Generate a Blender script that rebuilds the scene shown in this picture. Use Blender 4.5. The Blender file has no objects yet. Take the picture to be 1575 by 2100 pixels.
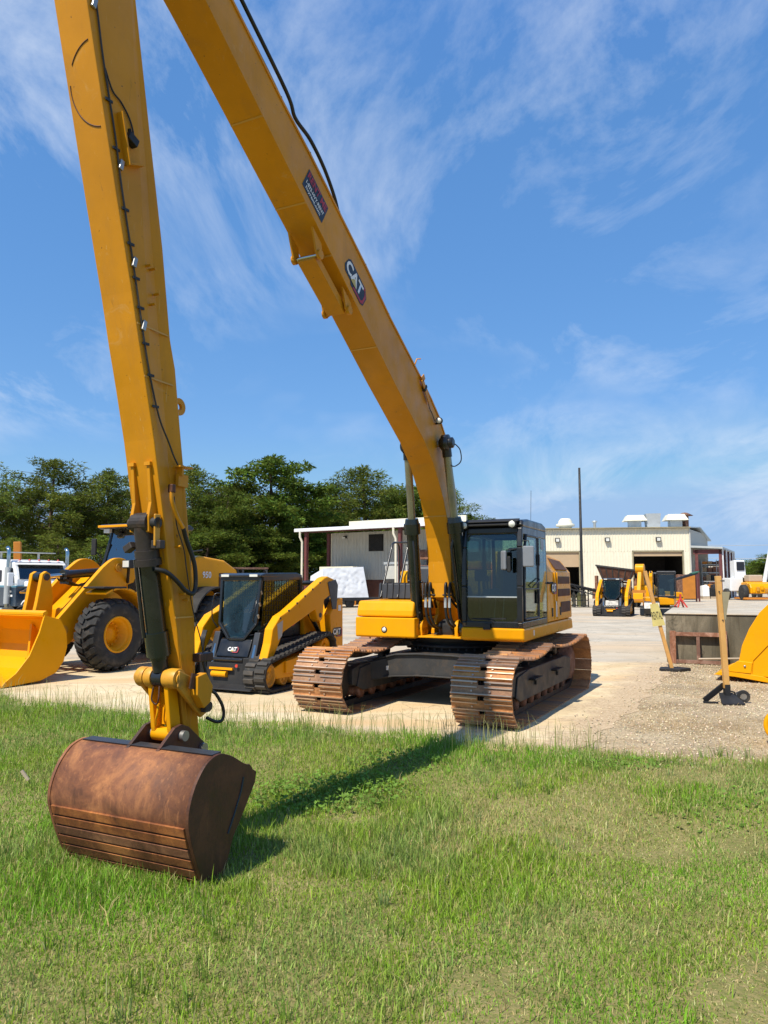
import bpy, bmesh, math, random
import numpy as np
from mathutils import Vector, Matrix, noise as mnoise
R = math.radians
SC = bpy.context.scene
COL = SC.collection
random.seed(7)

# ---------------------------------------------------------------- camera
FPX, CAM_H, HORIZON = 1503.0, 2.0, 1191.2          # focal length, eye height and horizon row of the 1575x2100 photograph
PITCH = math.atan((HORIZON - 1050) / FPX)
cam_d = bpy.data.cameras.new('camera')
cam = bpy.data.objects.new('camera', cam_d)
COL.objects.link(cam)
cam.location = (0, 0, CAM_H)
cam.rotation_euler = (R(90) + PITCH, 0, 0)
cam_d.sensor_fit = 'VERTICAL'
cam_d.sensor_height = 36.0
cam_d.lens = FPX / 2100 * 36.0
cam_d.clip_start = 0.05
cam_d.clip_end = 5000
SC.camera = cam

# ---------------------------------------------------------------- sky and sun
SUN_AZ, SUN_EL = 38.0, 56.0                         # sun behind the camera, to its left
LX, LY, CLX, CLY = 2.2, 5.5, 8.2, 1.9
w = bpy.data.worlds.new('World'); SC.world = w; w.use_nodes = True
nt = w.node_tree; nt.nodes.clear()
def N(t, typ, **kw):
    n = t.nodes.new(typ)
    for k, v in kw.items():
        if k in n.inputs: n.inputs[k].default_value = v
        else: setattr(n, k, v)
    return n
def L(t, a, b): t.links.new(a, b)
out = N(nt, 'ShaderNodeOutputWorld'); bg = N(nt, 'ShaderNodeBackground', Strength=0.120)
sky = N(nt, 'ShaderNodeTexSky', sky_type='NISHITA', sun_disc=False)
sky.sun_elevation = R(SUN_EL); sky.sun_rotation = R(180 + SUN_AZ); sky.air_density = 1.0; sky.dust_density = 0.0; sky.ozone_density = 3.0
gm = N(nt, 'ShaderNodeGamma', Gamma=0.42)                # evens out the bright band at the horizon
hs = N(nt, 'ShaderNodeHueSaturation', Saturation=2.0, Value=2.3)
L(nt, sky.outputs[0], gm.inputs[0]); L(nt, gm.outputs[0], hs.inputs['Color'])
tn = N(nt, 'ShaderNodeMixRGB', blend_type='MULTIPLY'); tn.inputs[0].default_value = 1.0; tn.inputs[2].default_value = (0.75, 0.93, 1.19, 1); L(nt, hs.outputs[0], tn.inputs[1])
dk_ = N(nt, 'ShaderNodeMixRGB', blend_type='DARKEN'); dk_.inputs[0].default_value = 1.0; dk_.inputs[2].default_value = (2.35, 3.7, 5.7, 1); L(nt, tn.outputs[0], dk_.inputs[1])
tc = N(nt, 'ShaderNodeTexCoord')
sep = N(nt, 'ShaderNodeSeparateXYZ'); L(nt, tc.outputs['Generated'], sep.inputs[0])
zc = N(nt, 'ShaderNodeMath', operation='MAXIMUM'); L(nt, sep.outputs[2], zc.inputs[0]); zc.inputs[1].default_value = 0.0
za = N(nt, 'ShaderNodeMath', operation='ADD'); L(nt, zc.outputs[0], za.inputs[0]); za.inputs[1].default_value = 0.22
dv = N(nt, 'ShaderNodeVectorMath', operation='DIVIDE')
cb = N(nt, 'ShaderNodeCombineXYZ'); [L(nt, za.outputs[0], cb.inputs[i]) for i in range(3)]
L(nt, tc.outputs['Generated'], dv.inputs[0]); L(nt, cb.outputs[0], dv.inputs[1])
mp = N(nt, 'ShaderNodeMapping'); mp.inputs['Rotation'].default_value = (0, 0, R(-28)); mp.inputs['Scale'].default_value = (1.5, 0.8, 0.4); mp.inputs['Location'].default_value = (LX, LY, 0.0)
L(nt, dv.outputs[0], mp.inputs[0])
n1 = N(nt, 'ShaderNodeTexNoise', Scale=1.5, Detail=12.0, Roughness=0.64, Distortion=0.55); L(nt, mp.outputs[0], n1.inputs['Vector'])
n2 = N(nt, 'ShaderNodeTexNoise', Scale=0.85, Detail=4.0, Roughness=0.5, Distortion=0.3); mp2 = N(nt, 'ShaderNodeMapping'); mp2.inputs['Location'].default_value = (CLX, CLY, 0.0); L(nt, dv.outputs[0], mp2.inputs[0]); L(nt, mp2.outputs[0], n2.inputs['Vector'])
r1 = N(nt, 'ShaderNodeMapRange'); r1.inputs[1].default_value = 0.45; r1.inputs[2].default_value = 0.80; L(nt, n1.outputs[0], r1.inputs[0])
r2 = N(nt, 'ShaderNodeMapRange'); r2.inputs[1].default_value = 0.43; r2.inputs[2].default_value = 0.64; L(nt, n2.outputs[0], r2.inputs[0])
mm = N(nt, 'ShaderNodeMath', operation='MULTIPLY'); L(nt, r1.outputs[0], mm.inputs[0]); L(nt, r2.outputs[0], mm.inputs[1])
m3 = N(nt, 'ShaderNodeMath', operation='MULTIPLY_ADD', use_clamp=True); L(nt, mm.outputs[0], m3.inputs[0]); m3.inputs[1].default_value = 1.0; m3.inputs[2].default_value = 0.03
mx = N(nt, 'ShaderNodeMixRGB'); mx.inputs[2].default_value = (5.9, 6.4, 7.1, 1)
L(nt, m3.outputs[0], mx.inputs[0]); lt_ = N(nt, 'ShaderNodeMixRGB', blend_type='LIGHTEN'); lt_.inputs[0].default_value = 1.0; lt_.inputs[2].default_value = (0.0, 0.0, 4.3, 1); L(nt, dk_.outputs[0], lt_.inputs[1]); L(nt, lt_.outputs[0], mx.inputs[1])
L(nt, mx.outputs[0], bg.inputs[0]); L(nt, bg.outputs[0], out.inputs[0])

sl = bpy.data.lights.new('sun', 'SUN'); sl.energy = 5.0; sl.angle = R(0.53); sl.color = (1.0, 0.93, 0.80)
sun = bpy.data.objects.new('sun', sl); COL.objects.link(sun); sun.location = (-20, -25, 50)
SDIR = Vector((-math.sin(R(SUN_AZ)) * math.cos(R(SUN_EL)), -math.cos(R(SUN_AZ)) * math.cos(R(SUN_EL)), math.sin(R(SUN_EL))))
sun.rotation_euler = SDIR.to_track_quat('Z', 'Y').to_euler()
vs = SC.view_settings; vs.view_transform = 'Standard'; vs.look = 'None'; vs.gamma = 1; vs.use_curve_mapping = False; vs.exposure = 0.3
SC.cycles.max_bounces = 6; SC.cycles.diffuse_bounces = 3; SC.cycles.glossy_bounces = 3; SC.cycles.transparent_max_bounces = 12
SC.cycles.use_denoising = True; SC.cycles.sample_clamp_indirect = 6.0

# ---------------------------------------------------------------- pixel helpers (a pixel gives a direction only)
def ray(px, py):
    a = (px - 787.5) / FPX; b = -(py - 1050) / FPX; c, s = math.cos(PITCH), math.sin(PITCH)
    return Vector((a, c - b * s, s + b * c))
def G(px, py, z=0.0):                                # on the level z
    r = ray(px, py); t = (z - CAM_H) / r.z; return Vector((0, 0, CAM_H)) + r * t
def P(px, py, d):                                    # at the depth y = d
    r = ray(px, py); return Vector((0, 0, CAM_H)) + r * (d / r.y)

# ---------------------------------------------------------------- mesh builder
class MB:
    def __init__(s, xf=None): s.v = []; s.f = []; s.sm = []; s.xf = xf
    def add(s, vs, fs, smooth=False):
        b = len(s.v)
        s.v += [tuple(s.xf @ Vector(p)) if s.xf else tuple(p) for p in vs]
        s.f += [[i + b for i in f] for f in fs]; s.sm += [smooth] * len(fs); return s
    def box(s, x0, x1, y0, y1, z0, z1):
        return s.add([(x0,y0,z0),(x1,y0,z0),(x1,y1,z0),(x0,y1,z0),(x0,y0,z1),(x1,y0,z1),(x1,y1,z1),(x0,y1,z1)],
              [(3,2,1,0),(4,5,6,7),(0,1,5,4),(1,2,6,5),(2,3,7,6),(3,0,4,7)])
    def cbox(s, c, sz, rot=None):
        h = Vector(sz) / 2; M = (rot.to_matrix() if rot is not None and not isinstance(rot, Matrix) else rot)
        vs = []
        for dz in (-1, 1):
            for dx, dy in ((-1,-1),(1,-1),(1,1),(-1,1)):
                p = Vector((dx*h.x, dy*h.y, dz*h.z)); vs.append(Vector(c) + (M @ p if M is not None else p))
        return s.add(vs, [(3,2,1,0),(4,5,6,7),(0,1,5,4),(1,2,6,5),(2,3,7,6),(3,0,4,7)])
    def bar(s, p, q, w, h, up=(0,0,1), w2=None, h2=None):
        p, q = Vector(p), Vector(q); d = (q - p).normalized(); sx = d.cross(Vector(up))
        if sx.length < 1e-4: sx = d.cross(Vector((1,0,0)))
        sx.normalize(); sy = sx.cross(d); vs = []
        for c, ww, hh in ((p, w, h), (q, w2 or w, h2 or h)):
            vs += [c - sx*ww/2 - sy*hh/2, c + sx*ww/2 - sy*hh/2, c + sx*ww/2 + sy*hh/2, c - sx*ww/2 + sy*hh/2]
        return s.add(vs, [(3,2,1,0),(4,5,6,7),(0,1,5,4),(1,2,6,5),(2,3,7,6),(3,0,4,7)])
    def ext(s, pts, f0, f1):                         # polygon swept between two placements
        n = len(pts)
        return s.add([f0(p) for p in pts] + [f1(p) for p in pts], [list(range(n))[::-1], list(range(n, 2*n))] + [(i, (i+1) % n, n + (i+1) % n, n + i) for i in range(n)])
    def prism(s, pts, y0, y1): return s.ext(pts, lambda p: (p[0], y0, p[1]), lambda p: (p[0], y1, p[1]))      # x,z profile
    def prismx(s, pts, x0, x1): return s.ext(pts, lambda p: (x0, p[0], p[1]), lambda p: (x1, p[0], p[1]))     # y,z profile
    def prismz(s, pts, z0, z1): return s.ext(pts, lambda p: (p[0], p[1], z0), lambda p: (p[0], p[1], z1))     # x,y profile
    def tube(s, path, r, n=8, caps=True, closed=False):
        path = [Vector(p) for p in path]; m = len(path); rs = r if isinstance(r, (list, tuple)) else [r] * m
        t0 = (path[1] - path[0]).normalized(); nx = t0.orthogonal().normalized(); vs = []; pt = t0
        for i, p in enumerate(path):
            if closed: t = (path[(i+1) % m] - path[i-1]).normalized()
            else: t = ((path[min(i+1, m-1)] - p).normalized() + (p - path[max(i-1, 0)]).normalized()).normalized()
            if t.length < 1e-6: t = pt
            nx = (nx - t * nx.dot(t)).normalized(); ny = t.cross(nx); pt = t
            for k in range(n):
                a = 2 * math.pi * k / n; vs.append(p + (nx * math.cos(a) + ny * math.sin(a)) * rs[i])
        fs = []
        for i in range(m if closed else m - 1):
            j = (i + 1) % m
            for k in range(n):
                k2 = (k + 1) % n; fs.append((i*n + k, i*n + k2, j*n + k2, j*n + k))
        s.add(vs, fs, True)
        if caps and not closed:
            s.add(vs[:n], [list(range(n))[::-1]]); s.add(vs[-n:], [list(range(n))])
        return s
    def cyl(s, p, q, r, n=16, r2=None): return s.tube([p, q], [r, r if r2 is None else r2], n)
    def lathe(s, prof, c, ax=(0,1,0), n=24, smooth=True, caps=True):   # prof: (radius, height along ax)
        ax = Vector(ax).normalized(); nx = ax.orthogonal().normalized(); ny = ax.cross(nx); c = Vector(c); vs = []
        for r, h in prof:
            for k in range(n):
                a = 2 * math.pi * k / n; vs.append(c + ax * h + (nx * math.cos(a) + ny * math.sin(a)) * r)
        fs = [(i*n + k, i*n + (k+1) % n, (i+1)*n + (k+1) % n, (i+1)*n + k) for i in range(len(prof) - 1) for k in range(n)]
        s.add(vs, fs, smooth)
        if caps:
            if prof[0][0] > 1e-4: s.add(vs[:n], [list(range(n))[::-1]])
            if prof[-1][0] > 1e-4: s.add(vs[-n:], [list(range(n))])
        return s
    def ring(s, c, ax, r0, r1, h, n=24): return s.lathe([(r0,-h/2),(r1,-h/2),(r1,h/2),(r0,h/2),(r0,-h/2)], c, ax, n, smooth=False, caps=False)
    def mesh(s, name):
        me = bpy.data.meshes.new(name); me.from_pydata(s.v, [], s.f)
        bm = bmesh.new(); bm.from_mesh(me)
        for f, q in zip(bm.faces, s.sm): f.smooth = q
        bmesh.ops.recalc_face_normals(bm, faces=bm.faces); bm.to_mesh(me); bm.free(); return me
    def build(s, name, mat, parent=None, bev=0.0, seg=2):
        me = s.mesh(name); me.materials.append(M[mat] if isinstance(mat, str) else mat)
        o = bpy.data.objects.new(name, me); COL.objects.link(o); o.parent = parent
        if bev > 0:
            b = o.modifiers.new('bevel', 'BEVEL'); b.width = bev; b.segments = seg; b.limit_method = 'ANGLE'; b.angle_limit = R(32)
        return o
def inst(me, name, mat=None, parent=None, mw=None):
    o = bpy.data.objects.new(name, me); COL.objects.link(o); o.parent = parent
    if mat and not me.materials: me.materials.append(M[mat])
    if mw is not None: o.matrix_basis = mw
    return o
def empty(name, loc, rz=0.0, label=None, cat=None, group=None):
    o = bpy.data.objects.new(name, None); COL.objects.link(o); o.location = loc; o.rotation_euler = (0, 0, rz); o.empty_display_size = 0.2
    if label: tag(o, label, cat, group)
    return o
def tag(o, label=None, cat=None, group=None, kind=None):
    for k, v in (('label', label), ('category', cat), ('group', group), ('kind', kind)):
        if v: o[k] = v
    return o
def copy_tree(o, parent=None):
    c = o.copy(); COL.objects.link(c); c.parent = parent
    for ch in list(o.children): copy_tree(ch, c)
    return c
def rrect(x0, x1, z0, z1, r, n=4):                   # rounded rectangle polygon; r one number or four (corner order bl, br, tr, tl)
    rr = r if isinstance(r, (list, tuple)) else [r] * 4; pts = []
    for (cx, cz, a0), q in zip(((x0, z0, 180), (x1, z0, 270), (x1, z1, 0), (x0, z1, 90)), rr):
        sx = 1 if cx == x0 else -1; sz = 1 if cz == z0 else -1
        for k in range(n + 1):
            a = R(a0 + 90 * k / n); pts.append((cx + sx * q + q * math.cos(a), cz + sz * q + q * math.sin(a)))
    return pts
def spline(pts, n=8):                                # Catmull-Rom
    pts = [Vector(p) for p in pts]; o = []
    for i in range(len(pts) - 1):
        p0, p1, p2, p3 = pts[max(i-1, 0)], pts[i], pts[i+1], pts[min(i+2, len(pts)-1)]
        for k in range(n):
            t = k / n; o.append(0.5 * ((2*p1) + (p2-p0)*t + (2*p0-5*p1+4*p2-p3)*t*t + (3*p1-p0-3*p2+p3)*t**3))
    return o + [pts[-1]]
def text_mesh(txt, size=1.0, bold=0.0, shear=0.0, space=1.0):
    c = bpy.data.curves.new('lettering', 'FONT'); c.body = txt; c.size = size; c.offset = bold * size; c.shear = shear
    c.space_character = space; c.align_x = 'CENTER'; c.align_y = 'CENTER'; c.resolution_u = 3
    o = bpy.data.objects.new('lettering', c); COL.objects.link(o)
    dg = bpy.context.evaluated_depsgraph_get(); dg.update()
    me = bpy.data.meshes.new_from_object(o.evaluated_get(dg)); bpy.data.objects.remove(o); bpy.data.curves.remove(c); return me
def lettering(txt, mat, parent, org, xd, yd, width=None, size=None, bold=0.0, shear=0.0, off=0.0, name='lettering', hgt=None):
    me = text_mesh(txt, 1.0, bold, shear); me.materials.clear(); me.materials.append(M[mat]); me.name = name
    xs = [v.co.x for v in me.vertices]; ys = [v.co.y for v in me.vertices]; k = size or width / (max(xs) - min(xs)); ky = k if hgt is None else hgt / (max(ys) - min(ys))
    cx, cy = (max(xs) + min(xs)) / 2, (max(ys) + min(ys)) / 2
    xd = Vector(xd).normalized(); yd = Vector(yd).normalized(); nd = xd.cross(yd); org = Vector(org)
    for v in me.vertices: v.co = org + xd * (v.co.x - cx) * k + yd * (v.co.y - cy) * ky + nd * off
    return inst(me, name, None, parent)
def flat(pts, name, mat, parent, org, xd, yd, off=0.0):   # thin sticker polygon
    xd = Vector(xd).normalized(); yd = Vector(yd).normalized(); nd = xd.cross(yd); org = Vector(org); m = MB()
    m.ext(pts, lambda p: org + xd*p[0] + yd*p[1] + nd*(off-0.001), lambda p: org + xd*p[0] + yd*p[1] + nd*off); return m.build(name, mat, parent)

# ---------------------------------------------------------------- materials
M = {}
def new_mat(name):
    m = bpy.data.materials.new(name); m.use_nodes = True; t = m.node_tree; b = t.nodes['Principled BSDF']; M[name] = m; return m, t, b
def col(c): return (c[0], c[1], c[2], 1)
def ramp(t, fac, stops):
    r = N(t, 'ShaderNodeValToRGB'); e = r.color_ramp.elements
    while len(e) < len(stops): e.new(0.5)
    for el, (p, c) in zip(e, stops): el.position = p; el.color = col(c)
    L(t, fac, r.inputs[0]); return r.outputs[0]
def nz(t, vec, scale, detail=4, rough=0.55, dist=0.0):
    n = N(t, 'ShaderNodeTexNoise', Scale=scale, Detail=float(detail), Roughness=rough, Distortion=dist)
    if vec is not None: L(t, vec, n.inputs['Vector'])
    return n.outputs[0]
def mixc(t, fac, a, b, mode='MIX'):
    m = N(t, 'ShaderNodeMixRGB', blend_type=mode)
    for i, v in ((0, fac), (1, a), (2, b)):
        if isinstance(v, (int, float)): m.inputs[i].default_value = v
        elif isinstance(v, (tuple, list)): m.inputs[i].default_value = col(v)
        else: L(t, v, m.inputs[i])
    return m.outputs[0]
def coords(t, scale=(1,1,1), which='Object', rot=(0,0,0)):
    tcn = N(t, 'ShaderNodeTexCoord'); mpn = N(t, 'ShaderNodeMapping'); mpn.inputs['Scale'].default_value = scale; mpn.inputs['Rotation'].default_value = rot
    L(t, tcn.outputs[which], mpn.inputs[0]); return mpn.outputs[0]
def rng(t, v, a, b, c=0.0, d=1.0):
    r = N(t, 'ShaderNodeMapRange'); r.inputs[1].default_value = a; r.inputs[2].default_value = b; r.inputs[3].default_value = c; r.inputs[4].default_value = d; L(t, v, r.inputs[0]); return r.outputs[0]
def bump(t, b, h, strength=0.3, dist=0.01):
    n = N(t, 'ShaderNodeBump', Strength=strength, Distance=dist); L(t, h, n.inputs['Height']); L(t, n.outputs[0], b.inputs['Normal'])
def paint(name, c, rough=0.4, metal=0.0, var=0.12, dirt=None, dirt_amt=0.3, dirt_scale=3.0, coat=0.0, fine=0.04, bumps=0.0, spec=0.5, streak=False):
    m, t, b = new_mat(name); v = coords(t)
    a = nz(t, v, 1.7, 5); base = mixc(t, rng(t, a, 0.3, 0.7), [x * (1 - var) for x in c], [min(1, x * (1 + var)) for x in c])
    if dirt:
        vv = coords(t, (1, 1, 0.18)) if streak else v
        d = nz(t, vv, dirt_scale, 8, 0.65); base = mixc(t, rng(t, d, 0.52, 0.78, 0, dirt_amt), base, dirt)
    f = nz(t, v, 60, 3); base = mixc(t, rng(t, f, 0.3, 0.7, 0, fine * 2), base, [x * 0.6 for x in c])
    L(t, base, b.inputs['Base Color'])
    L(t, rng(t, nz(t, v, 5, 5), 0.3, 0.7, max(0.02, rough - 0.1), min(1, rough + 0.12)), b.inputs['Roughness'])
    b.inputs['Metallic'].default_value = metal; b.inputs['Coat Weight'].default_value = coat; b.inputs['Coat Roughness'].default_value = 0.12; b.inputs['Specular IOR Level'].default_value = spec
    if bumps: bump(t, b, nz(t, v, 22, 5), bumps, 0.01)
    return m
YEL = (0.76, 0.325, 0.004)
paint('yellow', YEL, 0.34, var=0.05, dirt=(0.30, 0.17, 0.05), dirt_amt=0.12, coat=0.03, spec=0.16)
paint('yellow_bright', (0.80, 0.345, 0.004), 0.36, var=0.04, dirt=(0.42, 0.22, 0.04), dirt_amt=0.2, coat=0.0, spec=0.14)
def worn_yellow(name, c):
    m, t, b = new_mat(name); v = coords(t)
    base = mixc(t, rng(t, nz(t, v, 0.9, 6, 0.6), 0.35, 0.65), [x*0.88 for x in c], [x*1.12 for x in c])
    base = mixc(t, rng(t, nz(t, coords(t, (1, 1, 0.25)), 2.6, 8, 0.7, 0.6), 0.52, 0.74, 0, 0.42), base, (0.36, 0.17, 0.04))           # grime washed downwards
    base = mixc(t, rng(t, nz(t, v, 3.4, 9, 0.72, 1.2), 0.60, 0.72, 0, 0.38), base, (0.62, 0.40, 0.16))                                # chalky faded patches
    base = mixc(t, rng(t, nz(t, coords(t, (9, 9, 0.5), rot=(0, R(14), 0)), 6, 4, 0.6), 0.66, 0.72, 0, 0.5), base, (0.66, 0.42, 0.14)) # long scratches
    base = mixc(t, rng(t, nz(t, v, 26, 3, 0.5), 0.72, 0.76, 0, 0.85), base, (0.09, 0.038, 0.018))                                     # rust specks
    base = mixc(t, rng(t, nz(t, coords(t, (5, 5, 0.35)), 3.0, 5, 0.6), 0.68, 0.76, 0, 0.55), base, (0.13, 0.07, 0.025))               # dark runs
    L(t, base, b.inputs['Base Color']); L(t, rng(t, nz(t, v, 4, 6), 0.3, 0.7, 0.30, 0.58), b.inputs['Roughness']); b.inputs['Specular IOR Level'].default_value = 0.25
    bump(t, b, nz(t, v, 9, 4), 0.06, 0.02)
worn_yellow('yellow_worn', (0.60, 0.250, 0.006))
paint('yellow_chip', (0.58, 0.27, 0.018), 0.5, var=0.12, dirt=(0.06, 0.032, 0.02), dirt_amt=0.95, dirt_scale=5.0, bumps=0.15)
paint('seam', (0.60, 0.31, 0.05), 0.5)
paint('black_paint', (0.010, 0.011, 0.013), 0.32, var=0.2, dirt=(0.07, 0.06, 0.05), dirt_amt=0.22, coat=0.2)
paint('black_matt', (0.012, 0.012, 0.013), 0.62, var=0.2, dirt=(0.09, 0.075, 0.055), dirt_amt=0.25)
paint('charcoal', (0.035, 0.038, 0.045), 0.45, var=0.15, dirt=(0.12, 0.1, 0.08), dirt_amt=0.2)
paint('cylinder_black', (0.008, 0.013, 0.012), 0.26, var=0.25, dirt=(0.10, 0.085, 0.06), dirt_amt=0.35, dirt_scale=4, coat=0.3)
paint('rubber', (0.022, 0.022, 0.022), 0.8, var=0.2, dirt=(0.17, 0.14, 0.105), dirt_amt=0.55, dirt_scale=4, bumps=0.2)
paint('rubber_dusty', (0.05, 0.045, 0.04), 0.85, var=0.2, dirt=(0.19, 0.15, 0.11), dirt_amt=0.6, dirt_scale=5, bumps=0.3)
paint('hose', (0.012, 0.012, 0.012), 0.5, dirt=(0.08, 0.06, 0.04), dirt_amt=0.25)
paint('chrome', (0.55, 0.56, 0.52), 0.12, metal=1.0, var=0.1, dirt=(0.22, 0.20, 0.14), dirt_amt=0.45)
paint('rod_dull', (0.30, 0.29, 0.21), 0.3, metal=0.7, var=0.15, dirt=(0.16, 0.11, 0.07), dirt_amt=0.6)
paint('steel', (0.38, 0.37, 0.35), 0.4, metal=0.8, var=0.15, dirt=(0.16, 0.10, 0.06), dirt_amt=0.4)
paint('steel_dark', (0.035, 0.034, 0.033), 0.6, var=0.3, dirt=(0.16, 0.10, 0.055), dirt_amt=0.45, dirt_scale=4, bumps=0.2)
paint('grease', (0.030, 0.022, 0.018), 0.55, var=0.4, dirt=(0.13, 0.065, 0.03), dirt_amt=0.7, dirt_scale=6, bumps=0.3)
paint('grille', (0.11, 0.048, 0.022), 0.75, var=0.2)
paint('white_paint', (0.78, 0.79, 0.79), 0.35, var=0.03, coat=0.3, dirt=(0.5, 0.47, 0.42), dirt_amt=0.15)
paint('white_sticker', (0.80, 0.80, 0.78), 0.5, var=0.03)
paint('sticker_black', (0.012, 0.014, 0.022), 0.45)
paint('sticker_red', (0.42, 0.022, 0.035), 0.5, var=0.04)
paint('sticker_gold', (0.55, 0.42, 0.10), 0.5)
paint('label_yellow', (0.75, 0.60, 0.02), 0.5)
paint('red_paint', (0.45, 0.02, 0.015), 0.4)
paint('maroon', (0.13, 0.035, 0.033), 0.6, var=0.1, dirt=(0.2, 0.14, 0.11), dirt_amt=0.25)
paint('navy', (0.012, 0.03, 0.055), 0.35, coat=0.3)
paint('teal', (0.06, 0.22, 0.30), 0.35, coat=0.3)
paint('seat', (0.03, 0.035, 0.035), 0.8)
paint('interior', (0.10, 0.115, 0.11), 0.7)
paint('lens', (0.72, 0.72, 0.66), 0.15, spec=0.8)
paint('mirror_back', (0.20, 0.21, 0.23), 0.35, var=0.15)
paint('wood', (0.62, 0.34, 0.10), 0.6, var=0.15, dirt=(0.35, 0.17, 0.05), dirt_amt=0.4, dirt_scale=8)
paint('sign_yellow', (0.62, 0.55, 0.20), 0.55, var=0.1, dirt=(0.4, 0.33, 0.15), dirt_amt=0.4)
paint('sign_back', (0.30, 0.26, 0.16), 0.6, var=0.15, dirt=(0.14, 0.12, 0.08), dirt_amt=0.5)
paint('orange_steel', (0.55, 0.20, 0.02), 0.5, dirt=(0.25, 0.1, 0.03), dirt_amt=0.3)
paint('green_paint', (0.03, 0.12, 0.07), 0.5)
paint('pale_grey', (0.52, 0.51, 0.46), 0.5, var=0.06, dirt=(0.3, 0.28, 0.24), dirt_amt=0.25)
paint('galvanized', (0.48, 0.50, 0.50), 0.42, metal=0.35, var=0.1, dirt=(0.3, 0.27, 0.22), dirt_amt=0.3)
paint('cream', (0.76, 0.71, 0.56), 0.55, var=0.05, dirt=(0.5, 0.40, 0.24), dirt_amt=0.25)
paint('tan_wall', (0.46, 0.33, 0.20), 0.6, var=0.05)
paint('roof_metal', (0.52, 0.54, 0.52), 0.4, metal=0.3, var=0.08, dirt=(0.35, 0.33, 0.28), dirt_amt=0.3)
paint('tarp', (0.86, 0.87, 0.88), 0.45, var=0.03, coat=0.1)
paint('cardboard', (0.40, 0.28, 0.16), 0.8, var=0.1)
paint('dark_inside', (0.02, 0.019, 0.018), 0.9)
paint('brick_wall', (0.13, 0.055, 0.038), 0.85, var=0.15)
paint('timber_grey', (0.45, 0.36, 0.26), 0.8, var=0.1)
paint('plastic_red', (0.55, 0.05, 0.03), 0.3)
def mat_rust(name, c1, c2, c3, scale, rough=0.7, metal=0.25, bumps=0.35, stretch=(1,1,1)):
    m, t, b = new_mat(name); v = coords(t, stretch)
    a = nz(t, v, scale, 9, 0.65, 0.6); base = ramp(t, a, [(0.30, c1), (0.50, c2), (0.68, c3)])
    d = nz(t, v, scale * 9, 6, 0.7); base = mixc(t, rng(t, d, 0.5, 0.75, 0, 0.55), base, c1)
    g = nz(t, coords(t, (stretch[0], stretch[1], stretch[2] * 0.2)), scale * 3, 6, 0.6); base = mixc(t, rng(t, g, 0.55, 0.8, 0, 0.5), base, c3)
    base = mixc(t, rng(t, nz(t, coords(t, (14, 14, 0.8)), 2.2, 5, 0.7), 0.58, 0.74, 0, 0.6), base, [min(1, x*1.35) for x in c3])
    base = mixc(t, rng(t, nz(t, coords(t, (7, 7, 0.7)), 1.7, 6, 0.7), 0.60, 0.70, 0, 0.65), base, [x*0.6 for x in c1])
    vr = N(t, 'ShaderNodeTexVoronoi', Scale=scale*0.9); L(t, v, vr.inputs['Vector']); base = mixc(t, rng(t, vr.outputs['Color'], 0.2, 0.9, 0, 0.35), base, c1)
    oi = N(t, 'ShaderNodeObjectInfo'); hv = N(t, 'ShaderNodeHueSaturation'); L(t, base, hv.inputs['Color']); L(t, rng(t, oi.outputs['Random'], 0, 1, 0.72, 1.30), hv.inputs['Value']); L(t, rng(t, oi.outputs['Random'], 0, 1, 0.85, 1.1), hv.inputs['Saturation']); base = hv.outputs[0]
    L(t, base, b.inputs['Base Color']); L(t, rng(t, a, 0.3, 0.7, rough - 0.18, rough + 0.15), b.inputs['Roughness']); b.inputs['Metallic'].default_value = metal
    bump(t, b, mixc(t, 0.5, a, d), bumps, 0.008); return m
mat_rust('rust_bucket', (0.078, 0.030, 0.017), (0.225, 0.080, 0.030), (0.47, 0.19, 0.062), 2.6, 0.72, 0.05, 0.5)
mat_rust('rust_dark', (0.035, 0.018, 0.014), (0.085, 0.036, 0.022), (0.14, 0.062, 0.032), 3.0, 0.6, 0.3)
mat_rust('rust_track', (0.14, 0.064, 0.034), (0.41, 0.19, 0.078), (0.68, 0.39, 0.18), 2.0, 0.7, 0.05, 0.4, (1, 0.6, 1))
mat_rust('rust_frame', (0.09, 0.04, 0.025), (0.20, 0.085, 0.045), (0.36, 0.22, 0.16), 4.0, 0.8, 0.1)
paint('worn_steel', (0.48, 0.36, 0.27), 0.38, metal=0.6, var=0.25, dirt=(0.22, 0.12, 0.06), dirt_amt=0.7, dirt_scale=5)
def glass(name, tint=(0.62, 0.74, 0.70), refl=1.0, base=0.06):
    m, t, b = new_mat(name); t.nodes.remove(b); o = t.nodes['Material Output']
    tr = N(t, 'ShaderNodeBsdfTransparent', Color=col(tint)); gl = N(t, 'ShaderNodeBsdfGlossy', Color=(1, 1, 1, 1), Roughness=0.02)
    f = N(t, 'ShaderNodeFresnel', IOR=1.5); ad = N(t, 'ShaderNodeMath', operation='MULTIPLY_ADD', use_clamp=True); L(t, f.outputs[0], ad.inputs[0]); ad.inputs[1].default_value = refl; ad.inputs[2].default_value = base
    mxs = N(t, 'ShaderNodeMixShader'); L(t, ad.outputs[0], mxs.inputs[0]); L(t, tr.outputs[0], mxs.inputs[1]); L(t, gl.outputs[0], mxs.inputs[2]); L(t, mxs.outputs[0], o.inputs[0])
glass('glass', (0.66, 0.78, 0.74), 0.75, 0.0); glass('glass_sheen', (0.50, 0.62, 0.60), 1.4, 0.16); glass('glass_dark', (0.22, 0.27, 0.27), 1.0, 0.05); glass('glass_green', (0.46, 0.58, 0.54), 0.9, 0.03)

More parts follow.
